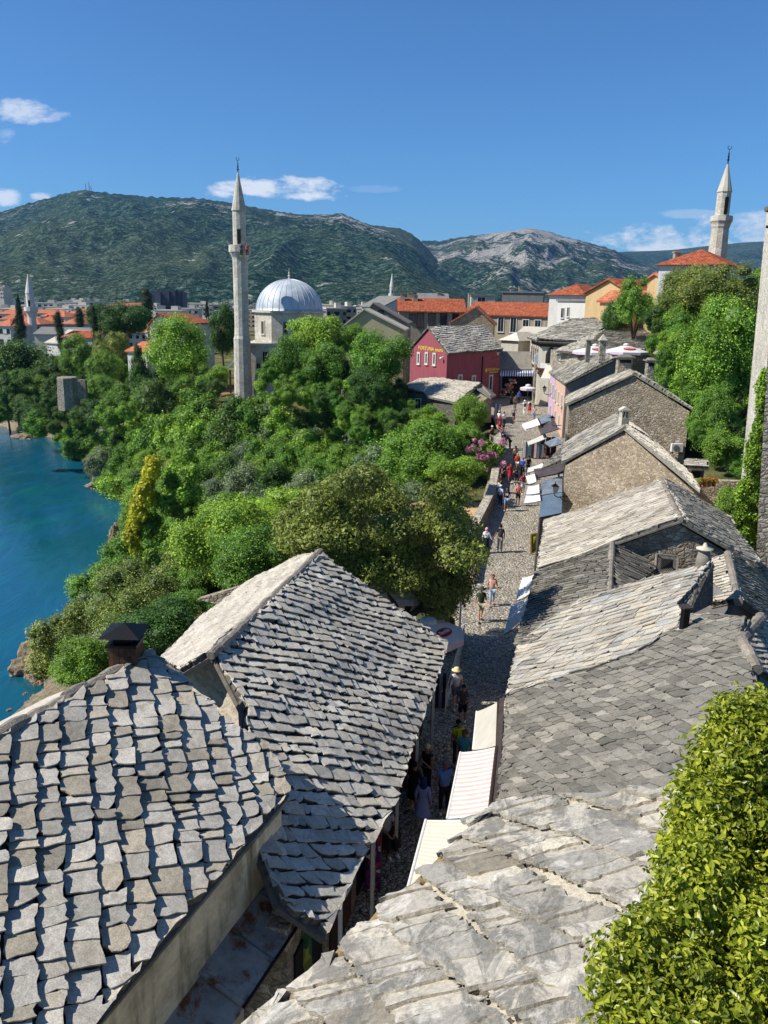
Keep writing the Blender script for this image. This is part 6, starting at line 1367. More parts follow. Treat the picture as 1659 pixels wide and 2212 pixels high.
# ---- pink and peach house
ph = thing('peach_house', 'peach and lilac fronted house with grey rendered gable and slab roof', 'house', (19, 90, 2))
Nn, Fn = PD(1224, 829, 83), PD(1190, 805, 97); zN = (Nn.z+Fn.z)/2; dN = (Fn-Nn); dN.z = 0; Ln = dN.length; dN.normalize(); eN = V3(dN.y, -dN.x, 0)
if eN.x < 0: eN = -eN
Nn.z = Fn.z = zN; wd_ = 4.6; rdg = PD(1306, 783, 80).z; rdg = zN+2.6
N1, F1 = Nn+eN*wd_, Fn+eN*wd_; N1.z = F1.z = rdg; N2, F2 = Nn+eN*wd_*1.8, Fn+eN*wd_*1.8
calls = [dict(outline=[N1, Nn-eN*.3-dN*.2, Fn-eN*.3, F1], A=-eN-V3(0, 0, .5), B=-dN, sa=.55, sb=.4, rb=.05, th=.05, seed=101), dict(outline=[N1, N2, F2, F1], A=eN-V3(0, 0, .5), B=-dN, sa=.55, sb=.4, rb=.08, th=.05, seed=102)]
roofpart('roof', ph, calls, [M['slate_grey'], M['mortar_mid']], [(N1, F1, .12)])
mb = MB(); g_ = [Nn+dN*.2-V3(0, 0, .1), N1+dN*.2-V3(0, 0, .2), N2+dN*.2-V3(0, 0, .1), V3(N2.x, N2.y, 0)+dN*.2, V3(Nn.x, Nn.y, 0)+dN*.2]; mb.prism(g_, [p+dN*(Ln-.4) for p in g_]); mb.build('wall', M['grey_wall'], ph)
for nm, u0, u1, mt in (('peach_facade', .0, .42, 'peach_wall'), ('cream_facade', .42, .62, 'peach_wall'), ('lilac_facade', .625, .99, 'pink_wall')):
    a_, b_ = Nn.lerp(Fn, u0)+dN*.19, Nn.lerp(Fn, u1); k = .06+.03*(nm[0] == 'p'); mb = MB(); mb.prism([a_-eN*k-V3(0, 0, .1), b_-eN*k-V3(0, 0, .1), b_-V3(0, 0, .1), a_-V3(0, 0, .1)], [V3(p.x, p.y, 1) for p in (a_-eN*k, b_-eN*k, b_, a_)]); mb.build(nm, M[mt], ph)
for u, z in ((.12, -1.9), (.33, -1.9), (.53, -1.9), (.72, -1.7), (.9, -1.7), (.2, -4.2), (.45, -4.2), (.8, -4.2)):
    p = Nn.lerp(Fn, u)-eN*.1+V3(0, 0, z); win(ph, p, -eN, .7, 1.35, fr=.1, bars=2)
for nm, px, py, D, s_, mt in (('chimney', 1269, 770, 84, .42, 'mortar_mid'), ('chimney', 1299, 772, 82, .6, 'rubble_big')):
    b = PD(px, py, D); mb = MB(); mb.box(b+V3(0, 0, .5), (s_, s_, 2.2)); q = mb.build(nm, M[mt], ph); mb = MB(); mb.box(b+V3(0, 0, 1.66), (s_+.2, s_+.2, .1)); k = mb.add([b+V3(-s_*.6, -s_*.6, 1.71), b+V3(s_*.6, -s_*.6, 1.71), b+V3(s_*.6, s_*.6, 1.71), b+V3(-s_*.6, s_*.6, 1.71), b+V3(0, 0, 2.3)]); [mb.face((k+i, k+(i+1) % 4, k+4)) for i in range(4)]; mb.build('cap', M['slate_white'], q)
for lab, px, py, D, w_, hh in (('wide low stone chimney with a slab cap before the white parasols', 1347, 800, 78, 1.35, 1.15), ('square ashlar chimney with domed slab cap right of the wide one', 1401, 818, 76, .62, 1.6)):
    b = PD(px, py, D); t = thing('stone_chimney', lab, 'chimney', b); mb = MB(); mb.box(b+V3(0, 0, hh/2-1), (w_, .8, hh+2)); mb.build('stack', M['rubble_big'], t); mb = MB(); mb.box(b+V3(0, 0, hh-.28), (w_*.8, .81+.012, .3)); mb.build('vents', M['dark'], t); mb = MB(); mb.box(b+V3(0, 0, hh+.08), (w_+.4, 1.2, .12)); mb.prism([b+V3(-w_*.3, -.25, hh+.32), b+V3(w_*.3, -.25, hh+.32), b+V3(w_*.3, .25, hh+.32), b+V3(-w_*.3, .25, hh+.32)], [b+V3(-w_*.5, -.5, hh+.14), b+V3(w_*.5, -.5, hh+.14), b+V3(w_*.5, .5, hh+.14), b+V3(-w_*.5, .5, hh+.14)]); mb.build('cap', M['slate_old'], t)
# ---- restaurant
rs = thing('restaurant', 'restaurant with hipped grey slab roofs, pointed arch windows and large letters', 'restaurant', (24, 104, 3))
def pz(px, py, D): return PD(px, py, D)
E0, E1_, E2 = pz(1138, 729, 113), pz(1158, 737, 103), pz(1262, 738, 100); Z1 = E1_.z; E0.z = E2.z = Z1
T0, T1, T2 = pz(1233, 690, 110), pz(1286, 691, 110), pz(1316, 706, 106)
F0, F1_, F2, F3, F4 = pz(1199, 760, 97), pz(1247, 763, 94), pz(1403, 758, 94), pz(1403, 721, 103), pz(1353, 708, 106)
calls = []
calls.append(dict(outline=[T0, E1_, E2, T2, T1], A=E2-E1_, B=E1_-T0, sa=.6, sb=.45, ra=.03, rb=.08, th=.05, seed=111))
calls.append(dict(outline=[T0, E0, E1_], A=E1_-E0, B=E0-T0, sa=.6, sb=.45, ra=.03, rb=.07, th=.05, seed=112))
roofpart('roof', rs, calls, [M['slate_grey'], M['mortar_dark']], [(T0, E1_, .13), (T0, T1, .12)])
calls = [dict(outline=[T2, F0, F1_], A=F1_-F0, B=F1_-T2, sa=.55, sb=.4, ra=.0, rb=.06, th=.05, seed=113), dict(outline=[T2, F1_, F2, F3, F4], A=F2-F1_, B=F1_-T2, sa=.6, sb=.42, ra=.03, rb=.09, th=.05, seed=114)]
roofpart('roof', rs, calls, [M['slate_grey'], M['mortar_dark']], [(T2, F1_, .13)])
G0, G1, G2 = V3(E0.x+.7, E0.y, Z1-.1), V3(E1_.x+.6, E1_.y+.5, Z1-.1), V3(E2.x, E2.y+.5, Z1-.1)
mb = MB(); q = [G0, G1, G2, V3(G2.x, G2.y+9, Z1-.1), V3(G0.x, G0.y+1, Z1-.1)]; mb.prism(q, [V3(p.x, p.y, 1.5) for p in q]); mb.build('wall', M['offwhite'], rs)
for zz0, hh_ in ((-.2, .35), (-3.2, .3)):
    mb = MB(); k_ = [G0+V3(-.08, -.1, zz0), G1+V3(-.08, -.12, zz0), G2+V3(0, -.12, zz0), G2+V3(0, .05, zz0), G1+V3(.1, .05, zz0), G0+V3(.1, .05, zz0)]; mb.prism(k_, [p-V3(0, 0, hh_) for p in k_]); mb.build('timber_band', M['wood'], rs)
q = [V3(F0.x+.6, F0.y+.6, F0.z-.15), V3(F1_.x+.1, F1_.y+.6, F1_.z-.15), V3(F2.x, F2.y+.6, F2.z-.15), V3(F2.x, F2.y+8, F2.z), V3(F0.x+.6, F0.y+8, F0.z)]; mb = MB(); mb.prism(q, [V3(p.x, p.y, 1.5) for p in q]); mb.build('wing', M['rubble_big'], rs)
fd = (G2-G1).normalized(); fn = V3(fd.y, -fd.x, 0)
fn = fn if fn.y < 0 else -fn
def arch(parent, c, w_, h_, nn, mat, pane):
    rz = nn; r_ = V3(-nn.y, nn.x, 0); 
    def shp(s_, off): return [c+r_*(x*w_/2*s_)+V3(0, 0, z*h_-(1-s_)*0)+nn*off for x, z in ((-1, -.5), (1, -.5), (1, .1), (.75, .3), (.35, .44), (0, .52), (-.35, .44), (-.75, .3), (-1, .1))]
    mb = MB(); mb.prism(shp(1, .06), shp(1, 0)); f = mb.build('arched_window', mat, parent); mb = MB(); s2 = [c+(p-c)*.82 for p in shp(1, .0)]; mb.prism([p+nn*.09 for p in s2], [p+nn*.05 for p in s2]); mb.build('pane', pane, f)
    mb = MB()
    for u in (-.28, 0, .28): mb.box((c+r_*u*w_+nn*.1), (.05, .03, h_*.75), math.atan2(r_.y, r_.x))
    mb.box(c+nn*.1, (w_*.8, .03, .05), math.atan2(r_.y, r_.x)); mb.build('glazing_bars', M['wood'], f)
for u in (.28, .62, .93): p = G1.lerp(G2, u)+V3(0, 0, -1.75); arch(rs, p, 1.35, 2.4, fn, M['wood'], M['glass'])
gd = (G0-G1).normalized(); gn = V3(-abs(gd.y), gd.x, 0); gn = gn if gn.x < 0 else -gn
for u in (.15, .38, .62, .86): p = G1.lerp(G0, u)+V3(0, 0, -1.75); arch(rs, p, .8, 2.2, gn, M['wood'], M['frame'])
sgn = MB(); p0, p1 = G1+fn*.12+V3(0, 0, -3.35)+fd*.3, G2+fn*.12+V3(0, 0, -3.35); sgn.prism([p0, p1, p1+V3(0, 0, .75), p0+V3(0, 0, .75)], [v-fn*.1 for v in (p0, p1, p1+V3(0, 0, .75), p0+V3(0, 0, .75))]); sb_ = sgn.build('sign_board', M['white'], rs)
text('R', p0+fd*1.15+V3(0, 0, .37)+fn*.03, fd, fn, .75, M['letter_dark'], 'letter', sb_, wdt=.62); text('E', p0+fd*2.6+V3(0, 0, .37)+fn*.03, fd, fn, .75, M['letter_dark'], 'letter', sb_, wdt=.6)
mb = MB(); p = G1+V3(0, 0, -3.6); mb.prism([p+fn*.3, p+fd*4+fn*.3, p+fd*4, p], [v-V3(0, 0, .35) for v in (p+fn*.3, p+fd*4+fn*.3, p+fd*4, p)]); mb.build('timber_beam', M['wood'], rs)
ow = thing('oval_sign', 'oval pale hanging sign on the stone corner before the restaurant', 'sign', PD(1161, 775, 104)); c = wloc(ow)
mb = MB(); pts = [c+V3(.42*math.cos(a_), 0, .75*math.sin(a_)) for a_ in [i*math.pi/12 for i in range(24)]]; mb.prism(pts, [q+V3(0, .08, 0) for q in pts]); mb.build('board', M['white'], ow)
mb = MB(); pts = [c+V3(.3*math.cos(a_), -.02, .56*math.sin(a_)) for a_ in [i*math.pi/12 for i in range(24)]]; mb.prism(pts, [q+V3(0, .015, 0) for q in pts]); mb.build('inner_oval', m_plain('pale_blue', '#b4bccb', .7), ow)
mb = MB(); a_ = PD(1163, 800, 105); mb.box((a_.x, a_.y+.3, 5), (.9, .8, 6)); tag(mb.build('stone_pillar', M['rubble_big']), 'rough stone pillar between the striped awning shop and the restaurant', 'pillar')
# cream awning, striped awning with shop
c4 = [PD(1180, 788, 102.5), PD(1211, 790, 101), PD(1206, 818, 98.5), PD(1168, 817, 100)]
t = thing('shop_awning', 'plain cream awning hanging below the restaurant letters', 'awning', c4[0]); strips('canvas', c4, 1, [M['canvas']], t, sag=.05, val=.25); mb = MB(); mb.tube([c4[3], c4[2]], .04, 5); mb.build('front_bar', M['white'], t)
c4 = [PD(1082, 800, 109.8), PD(1158, 800, 109.8), PD(1159, 806, 107.8), PD(1081, 806, 107.8)]
t = thing('shop_awning', 'blue and white striped awning of the souvenir shop at the end of the lane', 'awning', c4[0]); strips('canvas', c4, 30, [M['canvas_white'], M['stripe_blue']], t, val=.45, seg=2); mb = MB(); mb.tube([c4[0], c4[1]], .08, 6); mb.build('roller', M['white'], t)
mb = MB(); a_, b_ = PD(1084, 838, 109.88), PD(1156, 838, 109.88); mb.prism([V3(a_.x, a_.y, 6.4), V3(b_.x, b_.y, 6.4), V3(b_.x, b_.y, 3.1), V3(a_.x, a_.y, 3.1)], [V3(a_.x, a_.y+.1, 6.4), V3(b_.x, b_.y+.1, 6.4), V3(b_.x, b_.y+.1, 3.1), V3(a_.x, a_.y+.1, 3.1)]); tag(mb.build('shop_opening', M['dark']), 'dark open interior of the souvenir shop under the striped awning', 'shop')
for i, (px, py, lab, mt) in enumerate(((1092, 842, 'tall display of bright toys left in the souvenir shop', 'patch_multi'), (1101, 832, 'upper shelf of orange and yellow toys in the souvenir shop', 'patch_multi'), (1121, 846, 'left table with red patterned cloth before the souvenir shop', 'patch_red'), (1141, 849, 'right table with red and white cloth before the souvenir shop', 'patch_red'), (1137, 836, 'pale cushions stacked at the souvenir shop', 'canvas_white'))):
    p = PS(px, py+4) if i > 1 else PD(px, py, 109); t = thing('goods_table' if i in (2, 3) else 'goods_display', lab, 'table' if i in (2, 3) else 'display', V3(p.x, p.y, 3))
    if i in (2, 3):
        mb = MB(); mb.box((p.x, p.y, 3.75), (1.5, .7, .05)); mb.build('table_top', M['white'], t); mb = MB(); mb.box((p.x, p.y-.36, 3.4), (1.45, .02, .62)); mb.build('cloth', M[mt], t)
        for sx in (-.7, .7):
            for sy in (-.3, .3): mb = MB(); mb.box((p.x+sx, p.y+sy, 3.36), (.05, .05, .74)); mb.build('leg', M['white'], t)
    else:
        for k in range(5):
            mb = MB(); mb.box((p.x+rnd.uniform(-.6, .6), p.y+rnd.uniform(-.2, .1), p.z-.6+k*.33), (.9, .3, .28)); mb.build('goods', M[mt], t)
# ---- ivy-clad tower at the right edge
tw = thing('stone_tower', 'tall pale stone tower at the right edge with bright plastered corner', 'tower', (24, 48, 0))
cA, cB = PD(1652, 500, 47), PD(1600, 1045, 47)
def edge(pA, pB, z): return pB+(pA-pB)*((z-pB.z)/(pA.z-pB.z))
t_, b_ = edge(PD(1688, 500, 46.5), PD(1634, 1045, 46.5), 21), edge(PD(1688, 500, 46.5), PD(1634, 1045, 46.5), -1); tb_, bb_ = edge(PD(1652, 500, 53), PD(1600, 1045, 53), 21), edge(PD(1652, 500, 53), PD(1600, 1045, 53), -1); mb = MB()
mb.prism([t_, t_+V3(6, -2., 0), t_+V3(8, 6, 0), tb_], [b_, b_+V3(6, -2., 0), b_+V3(8, 6, 0), bb_]); mb.build('wall', m_rubble('tower_stone', ['#d9d1c0', '#e0d8c8', '#cbc2b0', '#d5cdbd'], '#beb6a4', 2.2, bump=.5), tw)
mb = MB(); e = PD(1659, 452, 46); mb.prism([e+V3(-.2, 0, .1), e+V3(3, -1, 1.2), e+V3(4, 1, 1.2), e+V3(.3, .7, .1)], [e+V3(-.2, 0, -.1), e+V3(3, -1, 1.), e+V3(4, 1, 1.), e+V3(.3, .7, -.1)]); mb.build('eave', M['slate_old'], tw)
mb = MB(); e = PD(1659, 490, 46); mb.tube([e+V3(-.1, 0, 0), e+V3(2, 0, 0)], .08, 6); mb.build('beam', M['wood'], tw)
tw2 = thing('stone_tower', 'darker block of squared stones nearest the right frame edge with ivy on its left', 'tower', (24, 40, 0))
c1, c2 = PD(1666, 640, 40), PD(1634, 1182, 40); t_, b_ = edge(c1, c2, PD(1655, 735, 40).z), edge(c1, c2, .5); mb = MB()
mb.prism([t_, t_+V3(5, -1.5, 0), t_+V3(8, 4.2, 0), t_+V3(3, 4.2, 0)], [b_, b_+V3(5, -1.5, 0), b_+V3(8, 4.2, 0), b_+V3(3, 4.2, 0)]); mb.build('wall', M['rubble_big'], tw2)
iv = thing('ivy', 'sheet of bright green ivy hanging down the tower wall', 'ivy', PD(1620, 1180, 44)); lob = []
ri = random.Random(6)
for i in range(120):
    t_ = ri.random()**.8; py = 790+t_*390; xl = lerp([(790, 1652), (850, 1646), (950, 1628), (1010, 1618), (1040, 1606), (1080, 1590), (1180, 1600)], py)+4*math.sin(py*.05); xr_ = 1660-(py-790)*.06
    px = ri.uniform(xl, xr_); lob.append((PD(px, py, 45.4+ri.uniform(-.3, .3))-wloc(iv), (ri.uniform(.2, .38), ri.uniform(.2, .35), ri.uniform(.3, .5))))
o = bpy.data.objects.new('foliage', leaf_mesh('foliage', lob, 52000, .13, LF['ivy'], 6, core=.6)); COL.objects.link(o); o.parent = iv
# ---- yard behind the warm gable
yc = thing('slab_canopy', 'little slab-roofed canopy over a brown door behind the stone gables', 'canopy', PD(1500, 1010, 58)); c = wloc(yc)
oq = [PD(1475, 1010, 57), PD(1531, 1013, 57), PD(1531, 996, 58.5), PD(1480, 994, 58.5)]; roofpart('roof', yc, [dict(outline=oq, A=oq[1]-oq[0], B=oq[0]-oq[3], sa=.5, sb=.4, rb=.05, th=.05, seed=120)], [M['slate_white'], M['mortar_mid']])
mb = MB(); mb.box((c.x, c.y+.6, c.z-1.4), (1.9, .2, 2.2)); mb.build('wall', M['rubble'], yc); mb = MB(); mb.box((c.x+.3, c.y+.45, c.z-1.3), (.8, .08, 1.8)); mb.build('door', M['wood'], yc)
mb = MB(); p = PD(1560, 1040, 54); mb.box((p.x, p.y, p.z-1.2), (6, .5, 2.6), -.1); tag(mb.build('garden_wall', M['rubble']), 'low rubble garden wall below the tower', 'wall')
for i, px in enumerate((1512, 1522, 1532, 1542)):
    p = PD(px, 1047, 52); t = thing('flower_pot', 'terracotta pot of red flowers in the row on the yard wall', 'flower pot', p, 'flower pots on the yard wall'); mb = MB(); mb.lathe(p, [(.1, -.12), (.16, .14)], 10); mb.build('pot', M['tiles'], t)
    o = bpy.data.objects.new('leaves', leaf_mesh('leaves', [(V3(0, 0, .28), (.22, .2, .18))], 260, .08, LF['mid'], i)); COL.objects.link(o); o.parent = t
    o = bpy.data.objects.new('blossom', leaf_mesh('blossom', [(V3(.05, -.1, .36), (.14, .1, .1))], 90, .07, LF['redflower'], i)); COL.objects.link(o); o.parent = t
hut = thing('wooden_dormer', 'small brown wooden gable hut under the trees right of the parasols', 'hut', PD(1460, 760, 84)); c = wloc(hut)
mb = MB(); mb.prism([c+V3(-1.2, 0, 0), c+V3(0, 0, 1.1), c+V3(1.2, 0, 0), c+V3(1.2, 0, -1.6), c+V3(-1.2, 0, -1.6)], [v+V3(0, 2, 0) for v in (c+V3(-1.2, 0, 0), c+V3(0, 0, 1.1), c+V3(1.2, 0, 0), c+V3(1.2, 0, -1.6), c+V3(-1.2, 0, -1.6))]); mb.build('gable', M['wood_light'], hut)
for s_ in (-1, 1): mb = MB(); k = [c+V3(0, -.3, 1.3), c+V3(s_*1.6, -.3, -.25), c+V3(s_*1.6, 2.2, -.25), c+V3(0, 2.2, 1.3)]; mb.prism(k, [v-V3(0, 0, .12) for v in k]); mb.build('roof', M['slate_old'], hut)
mb = MB(); mb.box(c+V3(0, -.02, -.8), (1.5, .08, 1.2)); mb.build('opening', M['dark'], hut)
# ================================================================== people
def skin_mesh(name, pts, edges, rad, mat, sub=1):
    me = bpy.data.meshes.new(name); me.from_pydata(pts, edges, []); o = bpy.data.objects.new(name, me); COL.objects.link(o)
    o.modifiers.new('Skin', 'SKIN'); sv = me.skin_vertices[0].data
    for i, r in enumerate(rad): sv[i].radius = r if hasattr(r, '__len__') else (r, r)
    for i in range(len(pts)): sv[i].use_root = (i == 0)
    m = o.modifiers.new('Sub', 'SUBSURF'); m.levels = sub; m.render_levels = sub
    dg = bpy.context.evaluated_depsgraph_get(); out = bpy.data.meshes.new_from_object(o.evaluated_get(dg)); bpy.data.objects.remove(o)
    out.name = name; out.materials.clear(); out.materials.append(mat); out.polygons.foreach_set('use_smooth', [True]*len(out.polygons))
    at = out.attributes.new('tone', 'FLOAT', 'FACE'); at.data.foreach_set('value', [.5]*len(out.polygons)); return out
CM = {}
def cloth(c):
    if c not in CM: CM[c] = m_plain('cloth_'+c.strip('#'), c, .85, var=.12, sc=14, bump=.15)
    return CM[c]
SKIN = {'light': m_plain('skin_light', '#c4917a', .6, var=.06, sc=20), 'tan': m_plain('skin_tan', '#a8714f', .6, var=.06, sc=20), 'brown': m_plain('skin_brown', '#875a40', .6, var=.06, sc=20)}
def person(label, px, py, h=1.72, yaw=0, pose='stand', skin='light', top='#888888', bot='trousers', botc='#333333', hair='#3a2a1e', long_=False, hat=None, pack=None, bag=None, scarf=None, sleeves='short', shoes='#d8d4cc', pos=None, logo=None, fine=False, group=None, wide=1.):
    p = pos or PS(px, py); t = thing('person', label, 'person', p, group or 'people in the lane', R(yaw)); S = h/1.75
    sw = 0.; A = {}
    J = dict(pel=(0, 0, .95), wai=(0, 0, 1.1), che=(0, 0, 1.3), nb=(0, .01, 1.47), nk=(0, 0, 1.53), h0=(0, -.015, 1.6), h1=(0, -.01, 1.67), h2=(0, .0, 1.735), no=(0, -.105, 1.645))
    for s, k in ((-1, 'l'), (1, 'r')):
        J['sh'+k] = (s*.17, .01, 1.43); J['el'+k] = (s*.235, .03, 1.16); J['wr'+k] = (s*.25, -.05, .93); J['pa'+k] = (s*.255, -.07, .86)
        J['hi'+k] = (s*.09, 0, .9); J['kn'+k] = (s*.1, -.01, .5); J['an'+k] = (s*.105, .02, .09); J['to'+k] = (s*.12, -.13, .035)
    if pose == 'walk':
        J['knl'] = (-.09, -.16, .52); J['anl'] = (-.09, -.17, .1); J['tol'] = (-.1, -.31, .06); J['knr'] = (.09, .06, .5); J['anr'] = (.09, .24, .15); J['tor'] = (.1, .12, .04)
        J['ell'] = (-.24, .1, 1.18); J['wrl'] = (-.25, .12, .95); J['pal'] = (-.25, .1, .88); J['elr'] = (.24, -.02, 1.16); J['wrr'] = (.24, -.18, 1.0); J['par'] = (.235, -.23, .95)
    elif pose in ('phone', 'film'):
        z = 1.55 if pose == 'film' else 1.3
        for s, k in ((-1, 'l'), (1, 'r')): J['el'+k] = (s*.27, -.12, z-.28); J['wr'+k] = (s*.12, -.3, z-.02); J['pa'+k] = (s*.06, -.33, z+.04)
    elif pose == 'hips':
        for s, k in ((-1, 'l'), (1, 'r')): J['el'+k] = (s*.36, .08, 1.2); J['wr'+k] = (s*.2, -.02, 1.03); J['pa'+k] = (s*.15, -.04, 1.02)
    elif pose == 'hold':
        J['elr'] = (.27, 0, 1.16); J['wrr'] = (.42, -.02, .95); J['par'] = (.47, -.02, .89)
    elif pose == 'holdl':
        J['ell'] = (-.27, 0, 1.16); J['wrl'] = (-.42, -.02, .95); J['pal'] = (-.47, -.02, .89)
    elif pose == 'bend':
        for k, dy, dz in (('wai', -.08, -.02), ('che', -.26, -.1), ('nb', -.4, -.2), ('nk', -.46, -.23), ('h0', -.53, -.27), ('h1', -.58, -.3), ('h2', -.62, -.32), ('no', -.6, -.38)): J[k] = (0, J[k][1]+dy, J[k][2]+dz)
        for s, k in ((-1, 'l'), (1, 'r')): J['sh'+k] = (s*.17, -.36, 1.25); J['el'+k] = (s*.2, -.42, .97); J['wr'+k] = (s*.12, -.5, .77); J['pa'+k] = (s*.08, -.53, .72)
    elif pose == 'sit':
        d = -.45
        for k in list(J): J[k] = (J[k][0], J[k][1], J[k][2]+d)
        for s, k in ((-1, 'l'), (1, 'r')): J['kn'+k] = (s*.12, -.44, .5); J['an'+k] = (s*.12, -.46, .09); J['to'+k] = (s*.13, -.62, .04); J['el'+k] = (s*.22, -.16, .78); J['wr'+k] = (s*.1, -.38, .7); J['pa'+k] = (s*.07, -.42, .66)
    names = list(J); rad = dict(pel=(.135*wide, .105*wide), wai=(.12*wide, .1*wide), che=(.15*wide, .105*wide), nb=.07, nk=.05, h0=(.07, .08), h1=(.085, .1), h2=(.065, .075), no=.012, sh=.055, el=.042, wr=.027, pa=(.034, .022), hi=.085, kn=.056, an=.038, to=.034)
    def rr(k): return rad[k] if k in rad else rad[k[:2]]
    ed = [('pel', 'wai'), ('wai', 'che'), ('che', 'nb'), ('nb', 'nk'), ('nk', 'h0'), ('h0', 'h1'), ('h1', 'h2'), ('h1', 'no')]
    for k in 'lr': ed += [('che', 'sh'+k), ('sh'+k, 'el'+k), ('el'+k, 'wr'+k), ('wr'+k, 'pa'+k), ('pel', 'hi'+k), ('hi'+k, 'kn'+k), ('kn'+k, 'an'+k), ('an'+k, 'to'+k)]
    if fine:
        for s, k in ((-1, 'l'), (1, 'r')):
            pa, wr = Vector(J['pa'+k]), Vector(J['wr'+k]); d = (pa-wr).normalized(); sd = d.cross(V3(0, 0, 1)); sd = V3(0, 1, 0) if sd.length < .3 else sd.normalized()
            for i, L in enumerate((.068, .078, .072, .058)):
                b = pa+d*.03+sd*(.024-.016*i); m = b+d*L*.5-sd*.002; e = b+d*L*.95+V3(-s*.012, 0, 0)
                J['f%s%da' % (k, i)] = tuple(b); J['f%s%db' % (k, i)] = tuple(m); J['f%s%dc' % (k, i)] = tuple(e)
                for q in 'abc': rad['f%s%d%s' % (k, i, q)] = .0095
                ed += [('pa'+k, 'f%s%da' % (k, i)), ('f%s%da' % (k, i), 'f%s%db' % (k, i)), ('f%s%db' % (k, i), 'f%s%dc' % (k, i))]
            b = pa-d*.01+sd*.034; e = b+d*.045+sd*.022; J['t%sa' % k] = tuple(b); J['t%sb' % k] = tuple(e); rad['t%sa' % k] = .012; rad['t%sb' % k] = .0095; ed += [('pa'+k, 't%sa' % k), ('t%sa' % k, 't%sb' % k)]
        names = list(J)
    V = lambda k, f=1: tuple(c*S for c in J[k])
    def sk(name, keys, edges, ex, mat, extra={}, sub=1):
        pts = [V(k) if k in J else tuple(c*S for c in extra[k][0]) for k in keys]; rd = []
        for k in keys:
            r = rr(k) if k in J else extra[k][1]; r = r if hasattr(r, '__len__') else (r, r); rd.append(((r[0]+ex)*S, (r[1]+ex)*S))
        me = skin_mesh(name, pts, [(keys.index(a), keys.index(b)) for a, b in edges], rd, mat, sub); o = bpy.data.objects.new(name, me); COL.objects.link(o); o.parent = t; return o
    bd = sk('body', names, ed, 0, SKIN[skin])
    # top
    L_ = lambda a, b, f: tuple(x+(y-x)*f for x, y in zip(J[a], J[b]))
    ks = ['pel', 'wai', 'che', 'nb', 'shl', 'shr']; es = [('pel', 'wai'), ('wai', 'che'), ('che', 'nb'), ('che', 'shl'), ('che', 'shr')]; ex_ = {}
    fs = {'short': .6, 'long': 1., 'none': .12}[sleeves]
    for k in 'lr':
        ex_['sl'+k] = (L_('sh'+k, 'el'+k, min(1, fs)), .045 if fs < 1 else .042); ks.append('sl'+k); es.append(('sh'+k, 'sl'+k))
        if fs >= 1: ex_['cu'+k] = (L_('el'+k, 'wr'+k, .9), .03); ks.append('cu'+k); es.append(('sl'+k, 'cu'+k))
    tp = sk('top', ks, es, .02, cloth(top), ex_)
    if logo:
        face_back = logo.get('back', False); c = V3(0, (-.155 if not face_back else .155), 1.27)*S; Tm = Matrix.Translation(p) @ Matrix.Rotation(R(yaw), 4, 'Z'); ax = Tm.to_3x3() @ V3(1, 0, 0); nn = Tm.to_3x3() @ V3(0, -1, 0)
        o = text(logo['t'], V3(0, 0, 0), V3(1, 0, 0), V3(0, -1, 0), .22*S, M['white'], 'print', None, .006); o.parent = t; o.location = c
    # bottom
    if bot in ('trousers', 'shorts'):
        f = .97 if bot == 'trousers' else .8; ks = ['pel', 'hil', 'hir', 'knl', 'knr']; es = [('pel', 'hil'), ('pel', 'hir')]; ex_ = {}
        if bot == 'shorts':
            ks = ['pel', 'hil', 'hir']
            for k in 'lr': ex_['s'+k] = (L_('hi'+k, 'kn'+k, .85), .068); ks.append('s'+k); es.append(('hi'+k, 's'+k))
        else:
            for k in 'lr': ex_['s'+k] = (L_('kn'+k, 'an'+k, .9), .045); ks.append('s'+k); es += [('hi'+k, 'kn'+k), ('kn'+k, 's'+k)]
        sk(bot, ks, es, .018, cloth(botc), ex_)
    else:
        zl = {'skirt': .5, 'dress': .45, 'longskirt': .08, 'abaya': .05, 'mini': .62}[bot]; rl_ = {'skirt': .24, 'dress': .27, 'longskirt': .24, 'abaya': .3, 'mini': .2}[bot]
        mb = MB(); n_ = 20; zt_ = 1.12; rows = []
        for i in range(7):
            u = i/6; z = zt_+(zl-zt_)*u; r = .135+(rl_-.135)*u**.8; q = mb.add([(math.cos(a_)*r*(1+.05*u*math.sin(a_*7))*S, math.sin(a_)*r*.8*(1+.05*u*math.sin(a_*7))*S, z*S) for a_ in [2*math.pi*j/n_ for j in range(n_)]]); rows.append(q)
        for a_, b_ in zip(rows, rows[1:]):
            for j in range(n_): mb.face((a_+j, b_+j, b_+(j+1) % n_, a_+(j+1) % n_))
        me_o = mb.build('skirt' if bot != 'abaya' else 'robe', cloth(botc), None, True); me_o.parent = t
    def sub(name, fn, mat, par=None, smooth=True):
        mb = MB(); fn(mb); o = mb.build(name, mat, None, smooth); o.parent = par or t; return o
    for k in 'lr':
        a_, b_ = V3(*V('an'+k)), V3(*V('to'+k)); sub('shoe', lambda m: m.ball(a_.lerp(b_, .55)+V3(0, 0, .0-.01), (.05*S, .13*S if pose != 'x' else .1, .045*S), 8), cloth(shoes))
    hc = V3(*V('h1'))
    if scarf:
        sub('headscarf', lambda m: (m.ball(hc+V3(0, .025, .01)*S, (.115*S, .125*S, .135*S), 10, k=7), m.ball(V3(*V('nb'))+V3(0, .0, .0), (.15*S, .12*S, .1*S), 10)), cloth(scarf))
    else:
        ho = sub('hair', lambda m: (m.ball(hc+V3(0, .028, .028)*S, (.098*S, .105*S, .1*S), 10, k=7), long_ and m.ball(hc+V3(0, .085, -.12)*S, (.09*S, .05*S, .17*S), 8)), cloth(hair))
